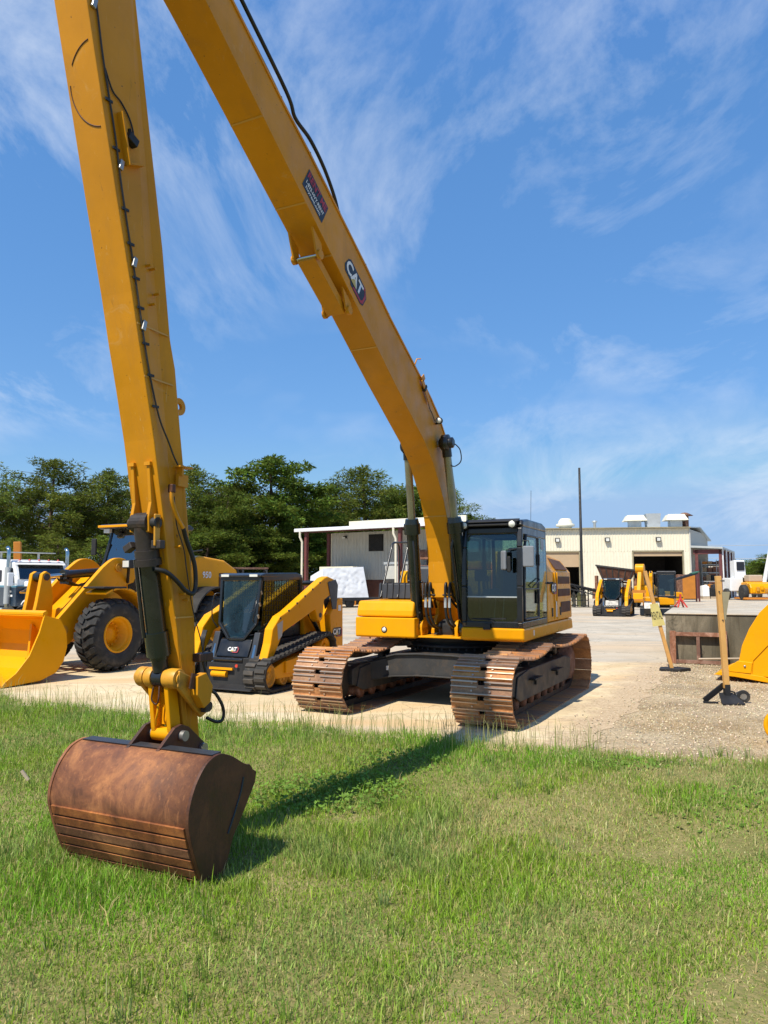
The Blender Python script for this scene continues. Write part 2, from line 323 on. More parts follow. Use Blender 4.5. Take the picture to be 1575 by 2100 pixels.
# ================================================================ SETTING: ground, pad, yard
EDGE = [(-60, 30.0), (-14, 17.5), (-6.9, 13.1), (-4.8, 11.75), (-2.7, 10.75), (-0.9, 10.15), (0.4, 9.75), (1.3, 9.15), (2.3, 8.9), (4.3, 8.35), (9, 7.3), (60, 0)]
EX = np.array([e[0] for e in EDGE]); EY = np.array([e[1] for e in EDGE])
rngs = np.random.default_rng(11)
_tab = rngs.random((64, 64))
def vnoise(x, y, s):                                 # tiling value noise, numpy
    x = np.asarray(x, float) * s + 100.3; y = np.asarray(y, float) * s + 57.7
    xi = np.floor(x).astype(int); yi = np.floor(y).astype(int); fx = x - xi; fy = y - yi
    fx = fx * fx * (3 - 2 * fx); fy = fy * fy * (3 - 2 * fy); g = lambda a, b: _tab[a % 64, b % 64]
    return (g(xi, yi) * (1 - fx) + g(xi + 1, yi) * fx) * (1 - fy) + (g(xi, yi + 1) * (1 - fx) + g(xi + 1, yi + 1) * fx) * fy
def fnoise(x, y, s): return 0.55 * vnoise(x, y, s) + 0.3 * vnoise(x, y, s * 2.1) + 0.15 * vnoise(x, y, s * 4.3)
def edge_y(x): return np.interp(x, EX, EY) + 0.5 * (fnoise(x, np.asarray(x) * 0 + 3.3, 0.9) - 0.5)
def ground_z(x, y):
    x = np.asarray(x, float); y = np.asarray(y, float)
    t = np.clip((edge_y(x) - y) / 3.2, 0, 1); s = t * t * (3 - 2 * t)
    near = np.clip((120 - np.hypot(x, y - 5)) / 60, 0, 1)
    return -0.235 * s * near + (fnoise(x, y, 1.3) - 0.5) * 0.05 * np.clip((edge_y(x) - y + 0.3) / 0.6, 0, 1) * near
xs = np.unique(np.concatenate([np.linspace(-900, -40, 24), np.linspace(-40, -9, 32), np.linspace(-9, 9, 130), np.linspace(9, 40, 32), np.linspace(40, 900, 24)]))
ys = np.unique(np.concatenate([np.linspace(-200, -8, 14), np.linspace(-8, 14, 150), np.linspace(14, 30, 20), np.linspace(30, 1500, 30)]))
gx, gy = np.meshgrid(xs, ys); gz = ground_z(gx, gy); nxg, nyg = len(xs), len(ys)
me = bpy.data.meshes.new('ground')
idx = np.arange(nxg * nyg).reshape(nyg, nxg)
quads = np.stack([idx[:-1, :-1], idx[:-1, 1:], idx[1:, 1:], idx[1:, :-1]], -1).reshape(-1, 4)
me.from_pydata(np.stack([gx, gy, gz], -1).reshape(-1, 3).tolist(), [], quads.tolist())
att = me.attributes.new('lawn', 'FLOAT', 'POINT')
lawn = np.clip((edge_y(gx) - gy + 0.15) / 0.5, 0, 1) * (1 - np.clip((np.hypot(gx, gy) - 60) / 30, 0, 1))
far = np.clip((gy - 100) / 30, 0, 1); lawn = np.maximum(lawn, far)
att.data.foreach_set('value', lawn.ravel().astype(np.float32))
for p in me.polygons: p.use_smooth = True
m, t, b = new_mat('soil_gravel'); v = coords(t)
at = N(t, 'ShaderNodeAttribute', attribute_name='lawn')
g1 = ramp(t, nz(t, v, 2.2, 8, 0.7), [(0.30, (0.17, 0.14, 0.055)), (0.5, (0.27, 0.21, 0.095)), (0.70, (0.42, 0.31, 0.165))])
g1 = mixc(t, rng(t, nz(t, v, 45, 5, 0.75), 0.35, 0.65), g1, (0.13, 0.155, 0.035))
gr = ramp(t, nz(t, v, 1.1, 8, 0.7), [(0.30, (0.42, 0.27, 0.14)), (0.48, (0.60, 0.46, 0.28)), (0.68, (0.70, 0.58, 0.39))])
gr = mixc(t, rng(t, nz(t, v, 0.45, 6, 0.65), 0.50, 0.66, 0, 0.75), gr, (0.27, 0.205, 0.135))
vo = N(t, 'ShaderNodeTexVoronoi', Scale=34.0); L(t, v, vo.inputs['Vector'])
gr = mixc(t, rng(t, vo.outputs['Distance'], 0.15, 0.6, 0, 0.55), gr, (0.15, 0.12, 0.085))
L(t, mixc(t, at.outputs['Fac'], gr, g1), b.inputs['Base Color']); b.inputs['Roughness'].default_value = 0.95; b.inputs['Specular IOR Level'].default_value = 0.15
bump(t, b, mixc(t, 0.5, nz(t, v, 30, 6, 0.7), vo.outputs['Distance']), 0.6, 0.03)
me.materials.append(m); og = bpy.data.objects.new('ground', me); COL.objects.link(og); tag(og, 'bare sandy soil under the grass and gravel', 'ground', kind='structure')

def paving(name, c1, c2, c3, sand, streak, dark, st=(0.12, 1.0, 1.0)):
    m, t, b = new_mat(name); v = coords(t); vs_ = coords(t, st)
    base = ramp(t, nz(t, v, 0.55, 9, 0.68, 0.5), [(0.32, c1), (0.5, c2), (0.66, c3)])
    base = mixc(t, rng(t, nz(t, vs_, streak, 7, 0.65, 0.4), 0.50, 0.64, 0, 0.85), base, sand)
    base = mixc(t, rng(t, nz(t, vs_, streak * 1.7, 7, 0.7, 0.8), 0.54, 0.70, 0, 0.6), base, dark)
    base = mixc(t, rng(t, nz(t, v, 40, 6, 0.8), 0.45, 0.75, 0, 0.45), base, [x * 0.55 for x in c1])
    base = mixc(t, rng(t, nz(t, v, 3.2, 8, 0.8), 0.60, 0.72, 0, 0.5), base, [x * 0.6 for x in c1])
    ck = N(t, 'ShaderNodeTexVoronoi', Scale=0.42, feature='DISTANCE_TO_EDGE'); wv_ = N(t, 'ShaderNodeVectorMath', operation='ADD'); nn_ = N(t, 'ShaderNodeTexNoise', Scale=2.5, Detail=5.0); L(t, v, nn_.inputs['Vector']); L(t, v, wv_.inputs[0]); L(t, nn_.outputs['Color'], wv_.inputs[1]); L(t, wv_.outputs[0], ck.inputs['Vector'])
    base = mixc(t, rng(t, ck.outputs['Distance'], 0.0, 0.012, 0.55, 0.0), base, [x * 0.45 for x in c1])
    base = mixc(t, rng(t, nz(t, v, 1.3, 7, 0.75, 1.5), 0.60, 0.70, 0, 0.45), base, sand)
    L(t, base, b.inputs['Base Color']); b.inputs['Roughness'].default_value = 0.9; b.inputs['Specular IOR Level'].default_value = 0.25
    bump(t, b, nz(t, v, 60, 6, 0.75), 0.35, 0.012)
paving('pad_concrete', (0.50, 0.385, 0.225), (0.66, 0.53, 0.33), (0.74, 0.62, 0.42), (0.62, 0.41, 0.21), 0.9, (0.45, 0.40, 0.33))
paving('yard_paving', (0.36, 0.315, 0.245), (0.48, 0.42, 0.33), (0.56, 0.50, 0.40), (0.58, 0.43, 0.27), 0.35, (0.29, 0.265, 0.225))
paving('dock_concrete', (0.10, 0.088, 0.062), (0.17, 0.145, 0.10), (0.30, 0.255, 0.18), (0.085, 0.07, 0.045), 2.2, (0.05, 0.045, 0.035), st=(1.6, 1.6, 0.22))
pad = [(x, float(edge_y(x)) - 0.25) for x in np.linspace(-14, 2.05, 60)] + [(float(np.interp(y, [9.2, 10.55, 11.35, 13.1, 14.25, 15.9, 17.05, 18.2], [2.5, 3.2, 3.75, 4.6, 5.25, 6.05, 6.75, 7.0]) + 0.38*(fnoise(y*2.0, 1.7, 1.6) - 0.5) + 0.10*(fnoise(y*5, 9.1, 2.0) - 0.5)), y) for y in np.linspace(9.2, 18.2, 90)] + [(3, 18.6), (-3, 19.0), (-9, 18.9), (-14, 19.2)]
t = M['pad_concrete'].node_tree; b = t.nodes['Principled BSDF']; src = b.inputs['Base Color'].links[0].from_socket; v = coords(t); sx = N(t, 'ShaderNodeSeparateXYZ'); L(t, v, sx.inputs[0])
e1 = N(t, 'ShaderNodeMath', operation='MULTIPLY_ADD'); L(t, sx.outputs[1], e1.inputs[0]); e1.inputs[1].default_value = 0.5; e1.inputs[2].default_value = -2.1      # gravel line x = 0.5 y - 2.1
e2 = N(t, 'ShaderNodeMath', operation='SUBTRACT'); L(t, e1.outputs[0], e2.inputs[0]); L(t, sx.outputs[0], e2.inputs[1])
e3 = N(t, 'ShaderNodeMath', operation='MULTIPLY_ADD'); L(t, nz(t, v, 2.2, 8, 0.75), e3.inputs[0]); e3.inputs[1].default_value = -3.2; L(t, e2.outputs[0], e3.inputs[2])
dirt_ = ramp(t, nz(t, v, 20, 6, 0.8), [(0.35, (0.26, 0.18, 0.11)), (0.5, (0.46, 0.345, 0.22)), (0.65, (0.60, 0.48, 0.33))])
L(t, mixc(t, rng(t, e3.outputs[0], -1.2, -0.7, 0.9, 0.0), src, dirt_), b.inputs['Base Color'])          # dirt carried from the gravel over the edge of the pad
o = MB().prismz(pad, -0.30, 0.007).build('concrete_pad', 'pad_concrete'); tag(o, 'pale sandy concrete pad under the machines', 'pavement', kind='structure')
o = MB().prismz([(-70, 31), (-14, 19.205), (-9, 18.905), (-3, 19.005), (3, 18.605), (7.0, 18.205), (9, 18.4), (30, 21), (70, 26), (75, 125), (-75, 125)], -0.2, 0.006).build('yard', 'yard_paving'); tag(o, 'worn grey yard paving streaked with sand', 'yard', kind='structure')

# ================================================================ EXCAVATOR (local x forward, y to its own left, z up)
EXC = empty('excavator', (1.271, 12.757, 0.012), R(-115.3), 'long reach yellow excavator with rusty tracks and rusty bucket resting in the grass', 'excavator')
UX = Matrix.Rotation(R(-2.2), 4, 'Z')                # the undercarriage is slewed a little against the upper body
def track_path(n):
    rf, rr, xf_, xr, zf, zr = 0.445, 0.475, 1.98, -1.98, 0.458, 0.488
    pts = []
    for a in np.linspace(-90, 90, 40): pts.append((xf_ + rf * math.cos(R(a)), zf + rf * math.sin(R(a))))
    for x in np.linspace(xf_, 0.35, 30)[1:]: q = (xf_ - x) / (xf_ - 0.35); pts.append((x, 0.903 + 0.05 * q - 0.085 * math.sin(math.pi * q)))
    for x in np.linspace(0.35, xr, 36)[1:]: q = (0.35 - x) / (0.35 - xr); pts.append((x, 0.953 + 0.01 * q - 0.075 * math.sin(math.pi * q)))
    for a in np.linspace(90, 270, 40)[1:]: pts.append((xr + rr * math.cos(R(a)), zr + rr * math.sin(R(a))))
    pts.append((xf_ - 0.001, 0.013))
    p = np.array(pts); d = np.hypot(*np.diff(np.vstack([p, p[:1]]), axis=0).T); cum = np.concatenate([[0], np.cumsum(d)]); p2 = np.vstack([p, p[:1]]); o = []
    for k in range(n):
        s = cum[-1] * k / n; e = 0.02
        q = [np.array([np.interp((s + ds) % cum[-1], cum, p2[:, j]) for j in (0, 1)]) for ds in (-e, 0, e)]
        tg = q[2] - q[0]; o.append((q[1][0], q[1][1], math.atan2(tg[1], tg[0])))
    return o, cum[-1]
NSH = 54
path, plen = track_path(NSH); pitch = plen / NSH; hp = pitch / 2
SW = 0.432
def shoe_prof(full):
    if full: return [(-hp-0.012, 0), (hp-0.012, 0), (hp-0.012, -0.016), (hp-0.020, -0.022), (hp-0.022, -0.050), (hp-0.040, -0.050), (hp-0.046, -0.018), (0.012, -0.018), (0.008, -0.038), (-0.008, -0.038), (-0.012, -0.018), (-hp+0.022, -0.018), (-hp+0.016, -0.044), (-hp, -0.044), (-hp-0.012, -0.016)]
    return [(-hp-0.012, 0), (0.03, 0), (0.03, -0.018), (-hp+0.022, -0.018), (-hp+0.016, -0.044), (-hp, -0.044), (-hp-0.012, -0.016)]
sm_ = MB().prism(shoe_prof(True), -SW, -0.05).prism(shoe_prof(False), -0.05, 0.05).prism(shoe_prof(True), 0.05, SW)
for y in (-0.13, 0.13): sm_.cyl((0.055, y, -0.018), (0.055, y, -0.034), 0.016, 6).cyl((-0.05, y, -0.018), (-0.05, y, -0.034), 0.016, 6)
SHOE = sm_.mesh('track_shoe'); SHOE.materials.append(M['rust_track']); SHOE.materials.append(M['worn_steel'])
for p_ in SHOE.polygons:
    if max(SHOE.vertices[i].co.z for i in p_.vertices) < -0.034: p_.material_index = 1
for sgn in (1, -1):
    yc = 1.298 * sgn; mb = MB(UX)
    mb.prism([(1.72, 0.36), (1.72, 0.60), (1.45, 0.66), (-1.40, 0.66), (-1.75, 0.60), (-1.75, 0.34), (-1.4, 0.30), (1.45, 0.30)], yc - 0.20, yc + 0.20)
    for s2 in (1, -1): mb.prism([(1.5, 0.60), (0.9, 0.665), (-1.2, 0.665), (-1.6, 0.60), (-1.6, 0.30), (-1.4, 0.24), (1.4, 0.24), (1.6, 0.32)], yc + s2*0.20, yc + s2*0.225)
    tr = mb.build('track', 'steel_dark', EXC, 0.012)
    for k, (x, z, a) in enumerate(path):
        ar = a + random.uniform(-0.012, 0.012)
        mw = UX @ Matrix.Translation((x, yc + random.uniform(-.004, .004), z)) @ Matrix.Rotation(-ar, 4, 'Y')
        inst(SHOE, 'track_shoe', 'rust_track', tr, mw)
    ch = MB(UX)
    for x, z, a in path:
        c, s = math.cos(a), math.sin(a)
        for y in (-0.085, 0.085): ch.cbox((x - s*0.05, yc + y, z + c*0.05), (pitch * 0.98, 0.045, 0.09), Matrix.Rotation(-a, 3, 'Y'))
    ch.build('chain', 'grease', tr)
    MB(UX).lathe([(0.10,-0.13),(0.33,-0.12),(0.345,-0.055),(0.37,-0.05),(0.37,0.05),(0.345,0.055),(0.33,0.12),(0.10,0.13)], (1.98, yc, 0.458), n=28).build('idler', 'grease', tr)
    sp = MB(UX).lathe([(0.12,-0.2),(0.30,-0.18),(0.32,-0.03),(0.355,-0.03),(0.355,0.03),(0.32,0.03),(0.30,0.16),(0.18,0.2)], (-1.98, yc, 0.488), n=28)
    for k in range(21):
        a = 2*math.pi*k/21; sp.cbox((-1.98 + 0.375*math.cos(a), yc, 0.488 + 0.375*math.sin(a)), (0.06, 0.05, 0.05), Matrix.Rotation(-a, 3, 'Y'))
    sp.build('sprocket', 'rust_frame', tr)
    rl = MB(UX).lathe([(0.05,-0.17),(0.10,-0.16),(0.115,-0.11),(0.085,-0.10),(0.085,0.10),(0.115,0.11),(0.10,0.16),(0.05,0.17)], (0, yc, 0.215), n=16).mesh('track_roller')
    for k in range(8): inst(rl, 'track_roller', 'rust_frame', tr, Matrix.Translation((UX @ Vector((-1.38 + k*0.39, 0, 0)))))
    cr = MB(UX).lathe([(0.05,-0.14),(0.085,-0.13),(0.085,-0.06),(0.07,-0.05),(0.07,0.05),(0.085,0.06),(0.085,0.13),(0.05,0.14)], (0, yc, 0.79), n=16).box(-0.05, 0.05, yc-0.05, yc+0.05, 0.66, 0.80).mesh('carrier_roller')
    for x in (0.35, -1.0): inst(cr, 'carrier_roller', 'grease', tr, Matrix.Translation(UX @ Vector((x, 0, 0))))
    for x in (0.55, -0.75):
        MB(UX).box(x, x+0.42, yc + sgn*0.225 if sgn > 0 else yc - 0.33, yc + 0.33 if sgn > 0 else yc - 0.225, 0.50, 0.53).box(x+0.05, x+0.12, yc + sgn*0.24 - 0.02, yc + sgn*0.24 + 0.02, 0.40, 0.50).build('step_plate', 'black_matt', tr, 0.006)
cb_ = MB(UX)
cb_.prismz([(0.62,-0.62),(0.85,0),(0.62,0.62),(-0.62,0.62),(-0.85,0),(-0.62,-0.62)], 0.44, 0.80)
for sx in (1, -1):
    for sy in (1, -1):
        cb_.add([(sx*0.22, sy*0.55, 0.44), (sx*0.78, sy*0.55, 0.44), (sx*1.18, sy*1.12, 0.36), (sx*0.72, sy*1.12, 0.36), (sx*0.22, sy*0.55, 0.80), (sx*0.78, sy*0.55, 0.80), (sx*1.18, sy*1.12, 0.66), (sx*0.72, sy*1.12, 0.66)], [(3,2,1,0),(4,5,6,7),(0,1,5,4),(1,2,6,5),(2,3,7,6),(3,0,4,7)])
car = cb_.build('car_body', 'black_matt', EXC, 0.012)
fl = MB(UX)
for sx in (1, -1):
    arc = [(-1.10, 0.40), (-0.7, 0.455), (-0.3, 0.485), (0.3, 0.485), (0.7, 0.455), (1.10, 0.40)]
    tops = [(1.10, 0.67), (0.7, 0.775), (0.3, 0.80), (-0.3, 0.80), (-0.7, 0.775), (-1.10, 0.67)]
    fl.prismx(arc + tops, sx*0.98, sx*1.0)
    fl.prismx([(y, z) for y, z in tops] + [(y, z + 0.025) for y, z in tops[::-1]], sx*0.60, sx*1.04)
    fl.prismx([(y, z - 0.025) for y, z in arc] + [(y, z) for y, z in arc[::-1]], sx*0.60, sx*1.04)
fl.build('cross_beam', 'steel_dark', EXC, 0.006)
flat([(-0.03,-0.035),(0.03,-0.035),(0.03,0.035),(-0.03,0.035)], 'data_plate', 'white_sticker', car, UX @ Vector((1.004, -0.86, 0.56)), UX.to_3x3() @ Vector((0,1,0)), (0,0,1))
sb = MB().lathe([(0.74,0.80),(0.74,0.90),(0.80,0.90),(0.80,0.94),(0.70,0.95),(0.70,1.0),(0.82,1.0),(0.82,1.06)], (0,0,0), (0,0,1), 40)
for k in range(36):
    a = 2*math.pi*k/36; sb.cyl((0.765*math.cos(a), 0.765*math.sin(a), 0.86), (0.765*math.cos(a), 0.765*math.sin(a), 0.90), 0.02, 6)
sb.build('swing_bearing', 'black_matt', EXC)

# ---- upper body
MB().box(-2.7, 0.62, -1.30, 1.30, 1.06, 1.13).build('platform', 'black_matt', EXC, 0.01)
bs = MB()
bs.prism([(0.78,1.07),(0.95,1.07),(0.95,1.10),(-1.5,1.14),(-1.5,1.06)], -0.42, 0.46)
for y in (-0.25, 0.19):
    bs.prism([(-1.2,1.10),(0.62,1.10),(0.62,1.20),(0.42,1.42),(0.35,1.78),(0.20,1.92),(0.02,1.90),(-0.30,1.62),(-1.2,1.35)], y, y + 0.06)
for y in (-0.51, -0.33, 0.285, 0.475): bs.lathe([(0.125,0),(0.125,0.055)], (0.76, y - 0.0275, 1.235), (0,1,0), 24, smooth=False).prism([(0.55,1.08),(0.88,1.08),(0.885,1.235),(0.64,1.235)], y - 0.0275, y + 0.0275)
bs.build('boom_bracket', 'yellow', EXC, 0.008)
MB().lathe([(0.05,-0.24),(0.05,0.24)], (0.22, 0, 1.76), (0,1,0)).lathe([(0.09,-0.28),(0.09,-0.25)], (0.22,0,1.76)).build('boom_foot_pin', 'steel', EXC)
bl = MB().cyl((0.1,-0.05,1.2), (0.62,0.02,1.19), 0.11, 20).lathe([(0.16,0),(0.17,0.05),(0.15,0.12),(0.06,0.13)], (0.52,0.02,1.2), (1,0,0.05), 20).box(0.1,0.5,-0.16,0.16,1.14,1.30).build('swivel_motor', 'black_matt', EXC, 0.01)
# right-hand storage box
sbx = MB().prism([(1.06,1.08),(1.06,1.385),(-0.6,1.385),(-0.6,1.06),(1.03,1.06)], -1.435, -0.36).build('storage_box', 'yellow_bright', EXC, 0.03, 3)
MB().prism([(1.035,1.395),(1.02,1.50),(0.955,1.655),(-0.6,1.675),(-0.6,1.395)], -1.43, -0.40).build('box_lid', 'yellow_bright', sbx, 0.035, 3)
MB().lathe([(0.05,0),(0.052,0.006),(0.040,0.008)], (1.06,-0.90,1.19), (1,0,0), 20).build('box_light_rim', 'black_paint', sbx)
MB().lathe([(0.036,0.007),(0.03,0.014),(0.0,0.018)], (1.06,-0.90,1.19), (1,0,0), 16).build('box_light', 'lens', sbx)
MB().cyl((0.98,-1.2,1.03), (0.98,-1.2,1.07), 0.012, 8).build('drain_plug', 'black_matt', sbx)
stp = MB().prism([(0.34,1.68),(0.30,1.94),(-0.45,1.94),(-0.45,1.68)], -1.36, -0.50).build('step_cover', 'charcoal', EXC, 0.012)
for k in range(8): MB().prism([(0.362,1.69),(0.322,1.955),(-0.40,1.955),(-0.40,1.941),(0.30,1.941),(0.338,1.69)], -1.33 + k*0.115, -1.305 + k*0.115).build('rib', 'charcoal', stp)
MB().prism([(-0.05,1.94),(-0.10,2.20),(-0.14,2.26),(-0.5,2.26),(-0.5,1.94)], -0.98, -0.55).build('air_intake', 'charcoal', EXC, 0.03)
hr = MB()
for y in (-1.30, -0.98):
    hr.tube(spline([(0.36,y,1.70),(0.02,y,2.35),(-0.12,y,2.62),(-0.20,y,2.68),(-0.34,y,2.69),(-0.44,y,2.62),(-0.46,y,2.40),(-0.46,y,1.95)], 5), 0.019, 8)
hr.cyl((-0.25,-1.30,2.69), (-0.25,-0.98,2.69), 0.017)
hr.build('handrail', 'black_paint', EXC)
hr2 = MB().tube(spline([(0.15,-0.52,1.9),(-0.05,-0.50,2.4),(-0.16,-0.50,2.62),(-0.26,-0.50,2.66),(-0.9,-0.50,2.66),(-0.98,-0.5,2.6),(-1.0,-0.50,2.2)], 5), 0.017, 8).build('handrail', 'black_paint', EXC)
hood = MB().prism([(-0.62,1.13),(-0.62,2.08),(-0.72,2.18),(-2.55,2.20),(-2.62,2.1),(-2.62,1.13)], -1.40, 0.40).build('hood', 'yellow', EXC, 0.04, 3)
MB().box(-2.2,-1.0,-0.9,0.1,2.2,2.36).build('engine_cover', 'yellow', hood, 0.05, 3)
cwp = [(-2.62,-1.42),(-2.62,1.36),(-2.95,1.30),(-3.12,0.9),(-3.2,0.3),(-3.2,-0.3),(-3.12,-0.9),(-2.95,-1.34)]
MB().prismz(cwp, 1.12, 2.22).build('counterweight', 'yellow', EXC, 0.06, 3)
# left side: skirt and engine panels
MB().prism([(1.055,1.10),(1.06,1.265),(-2.62,1.265),(-2.72,1.06),(1.01,1.06)], 0.43, 1.435).build('cab_skirt', 'yellow', EXC, 0.035, 3)
flat(rrect(-0.03,0.03,-0.045,0.045,0.012), 'sticker', 'white_sticker', EXC, (0.45,1.437,1.17), (-1,0,0), (0,0,1))
sp_ = MB().add([(-0.64,0.42,1.27),(-0.64,1.415,1.27),(-0.70,1.40,2.15),(-0.78,1.20,2.52),(-0.78,0.42,2.52),
                (-2.74,0.42,1.27),(-2.74,1.415,1.27),(-2.72,1.40,2.15),(-2.62,1.22,2.40),(-2.62,0.42,2.44)],
               [(0,1,2,3,4),(9,8,7,6,5),(0,5,6,1),(1,6,7,2),(2,7,8,3),(3,8,9,4),(4,9,5,0)]).build('side_panel', 'yellow', EXC, 0.035, 3)
for z0, z1, x0, x1 in ((1.40,1.60,-2.58,-1.72),(1.70,1.84,-2.58,-1.50),(1.93,2.07,-2.58,-1.48)):
    ya = 1.415 - (z0 + z1 - 2.54)/2*0.017
    gp = MB().box(x0, x1, ya-0.02, ya+0.012, z0, z1).build('side_grille', 'grille', sp_, 0.012)
    for k in range(1, 5): MB().box(x0+0.02, x1-0.02, ya+0.011, ya+0.017, z0+(z1-z0)*k/5-0.004, z0+(z1-z0)*k/5+0.004).build('slat', 'grille', gp)
MB().add([(-1.45,1.395,2.20),(-2.5,1.39,2.20),(-2.46,1.25,2.37),(-1.42,1.25,2.41),(-1.45,1.36,2.19),(-2.5,1.35,2.19),(-2.46,1.21,2.36),(-1.42,1.21,2.40)], [(0,1,2,3),(7,6,5,4),(0,4,5,1),(1,5,6,2),(2,6,7,3),(3,7,4,0)]).build('side_grille', 'grille', sp_)
for x in (-1.18, -1.40): MB().prism([(x,1.30),(x+0.03,1.30),(x-0.02,2.14),(x-0.05,2.14)], 1.395, 1.425).build('panel_edge', 'yellow', sp_, 0.008)
for x, z in ((-0.95,1.36),(-1.62,1.36)): MB().box(x-0.09,x,1.41,1.424,z,z+0.15).build('latch', 'black_matt', sp_, 0.004)
flat(rrect(-0.04,0.04,-0.14,0.14,0.01), 'sticker', 'white_sticker', sp_, (-1.33,1.420,1.48), (-1,0,0), (0,0,1))
MB().cyl((-0.66,1.40,1.95),(-0.80,1.47,1.95),0.02,10).build('panel_latch', 'black_matt', sp_)
def cat_logo(parent, org, xd, yd, wd):               # outlined sticker: white letters, gold triangle, dark red corner
    k = wd
    flat([(-0.50*k,-0.08*k),(-0.44*k,0.14*k),(-0.36*k,0.22*k),(0.40*k,0.22*k),(0.54*k,0.06*k),(0.50*k,-0.20*k),(0.40*k,-0.26*k),(-0.10*k,-0.26*k),(-0.16*k,-0.19*k),(-0.42*k,-0.19*k)], 'logo_decal', 'sticker_black', parent, org, xd, yd, 0.004)
    flat([(0.34*k,-0.235*k),(0.395*k,-0.235*k),(0.475*k,-0.175*k),(0.505*k,0.05*k),(0.385*k,0.195*k),(0.30*k,0.195*k),(0.35*k,0.14*k),(0.41*k,0.14*k),(0.445*k,0.04*k),(0.42*k,-0.13*k),(0.36*k,-0.185*k),(0.02*k,-0.185*k),(-0.02*k,-0.235*k)], 'logo_corner', 'sticker_red', parent, org, xd, yd, 0.006)
    lettering('CAT', 'white_sticker', parent, Vector(org) + Vector(xd).normalized()*(-0.055*k) + Vector(yd).normalized()*0.015*k, xd, yd, width=0.78*k, hgt=0.30*k, bold=0.035, off=0.007, name='logo_letters')
    flat([(-0.17*k,-0.16*k),(0.11*k,-0.16*k),(-0.03*k,0.0)], 'logo_triangle', 'sticker_gold', parent, org, xd, yd, 0.009)
cat_logo(sp_, (-1.12,1.424,1.86), (-1,0,0), (0,0,1), 0.42)

# ---- cab
cabx0, cabx1, cy0, cy1, cz0, cz1 = -0.62, 1.03, 0.45, 1.415, 1.27, 2.93
cabf = MB()
prof = [(1.0,1.27),(1.035,1.36),(1.04,1.9),(1.015,2.5),(0.955,2.80)]
def pil(pts, y, wx, wy):
    for (x0, z0), (x1, z1) in zip(pts, pts[1:]): cabf.bar((x0, y, z0), (x1, y, z1 + 0.004), wy, wx, up=(1, 0, 0))
for y in (cy0 + 0.035, cy1 - 0.04): pil(prof, y, 0.075, 0.07 if y < 1 else 0.085)
for y in (cy0 + 0.03, cy1 - 0.03): pil([(-0.55,1.27),(-0.60,2.1),(-0.56,2.84)], y, 0.07, 0.06)
pil([(0.02,1.27),(0.0,2.0),(-0.04,2.84)], cy1 - 0.03, 0.07, 0.05); pil([(0.02,1.27),(0.0,2.0),(-0.04,2.84)], cy0 + 0.03, 0.07, 0.05)
for y in (cy0 + 0.03, cy1 - 0.03):
    cabf.box(-0.58, 1.02, y-0.032, y+0.032, 1.265, 1.37); cabf.box(-0.57, 0.96, y-0.032, y+0.032, 2.70, 2.83)
cabf.box(0.975, 1.045, cy0, cy1, 1.265, 1.365); cabf.box(0.91, 0.985, cy0+0.01, cy1-0.01, 2.72, 2.82); cabf.box(-0.61, -0.54, cy0, cy1, 1.265, 1.75); cabf.box(-0.60, -0.53, cy0, cy1, 2.70, 2.83)
cab = cabf.build('cab', 'black_paint', EXC, 0.018, 3)
for yy, sx in ((cy0 + 0.075, 1), (cy1 - 0.085, -1)):    # rounded windscreen corner gussets
    for zz, sz in ((1.365, 1), (2.725, -1)):
        xf0 = 1.03 if sz > 0 else 0.965
        pts = [(yy, zz)] + [(yy + sx*0.10*(1 - math.sin(R(a))), zz + sz*0.10*(1 - math.cos(R(a)))) for a in (0, 22, 45, 68, 90)]
        MB().prismx(pts, xf0 - 0.03, xf0 + 0.006).build('corner_gusset', 'black_paint', cab)
MB().prism([(-0.62,2.82),(0.93,2.815),(0.99,2.85),(0.93,2.93),(0.6,2.965),(-0.35,2.965),(-0.58,2.92)], cy0 - 0.005, cy1 + 0.005).build('roof', 'black_paint', cab, 0.035, 3)
vz = MB().bar((1.02,cy0+0.08,2.865),(1.02,cy1-0.1,2.865),0.10,0.028,up=(0.3,0,1)).bar((0.99,cy0+0.05,2.925),(0.99,cy1-0.05,2.925),0.14,0.02,up=(0.35,0,1)).build('rain_visor', 'black_matt', cab, 0.008)
for y in (cy0 + 0.05, cy1 - 0.14):
    lh = MB().lathe([(0.045,-0.06),(0.066,-0.045),(0.066,0.01),(0.056,0.014)], (1.06,y,2.86), (1,0,-0.1), 20).build('work_light', 'black_matt', cab)
    MB().lathe([(0.054,0.010),(0.045,0.022),(0.0,0.027)], (1.06,y,2.86), (1,0,-0.1), 18).build('light_lens', 'lens', lh)
def sheet(pts, name, mat, parent, th=0.006):
    a, b_, c = Vector(pts[0]), Vector(pts[1]), Vector(pts[2]); nn = (b_ - a).cross(c - a).normalized() * th
    n = len(pts); m_ = MB().add([Vector(p) for p in pts] + [Vector(p) + nn for p in pts], [list(range(n)), list(range(n, 2*n))[::-1]] + [(i, n+i, n+(i+1) % n, (i+1) % n) for i in range(n)])
    return m_.build(name, mat, parent)
ya, yb = cy0 + 0.06, cy1 - 0.07
sheet([(1.012,ya,1.75),(1.012,yb,1.75),(1.008,yb,1.95),(0.99,yb,2.5),(0.935,yb,2.76),(0.935,ya,2.76),(0.99,ya,2.5),(1.008,ya,1.95)], 'windscreen', 'glass_green', cab)
sheet([(1.012,ya,1.36),(1.012,yb,1.36),(1.012,yb,1.73),(1.012,ya,1.73)], 'lower_windscreen', 'glass_green', cab)
MB().box(1.005,1.025,ya,yb,1.73,1.75).build('windscreen_bar', 'galvanized', cab)
door = MB()
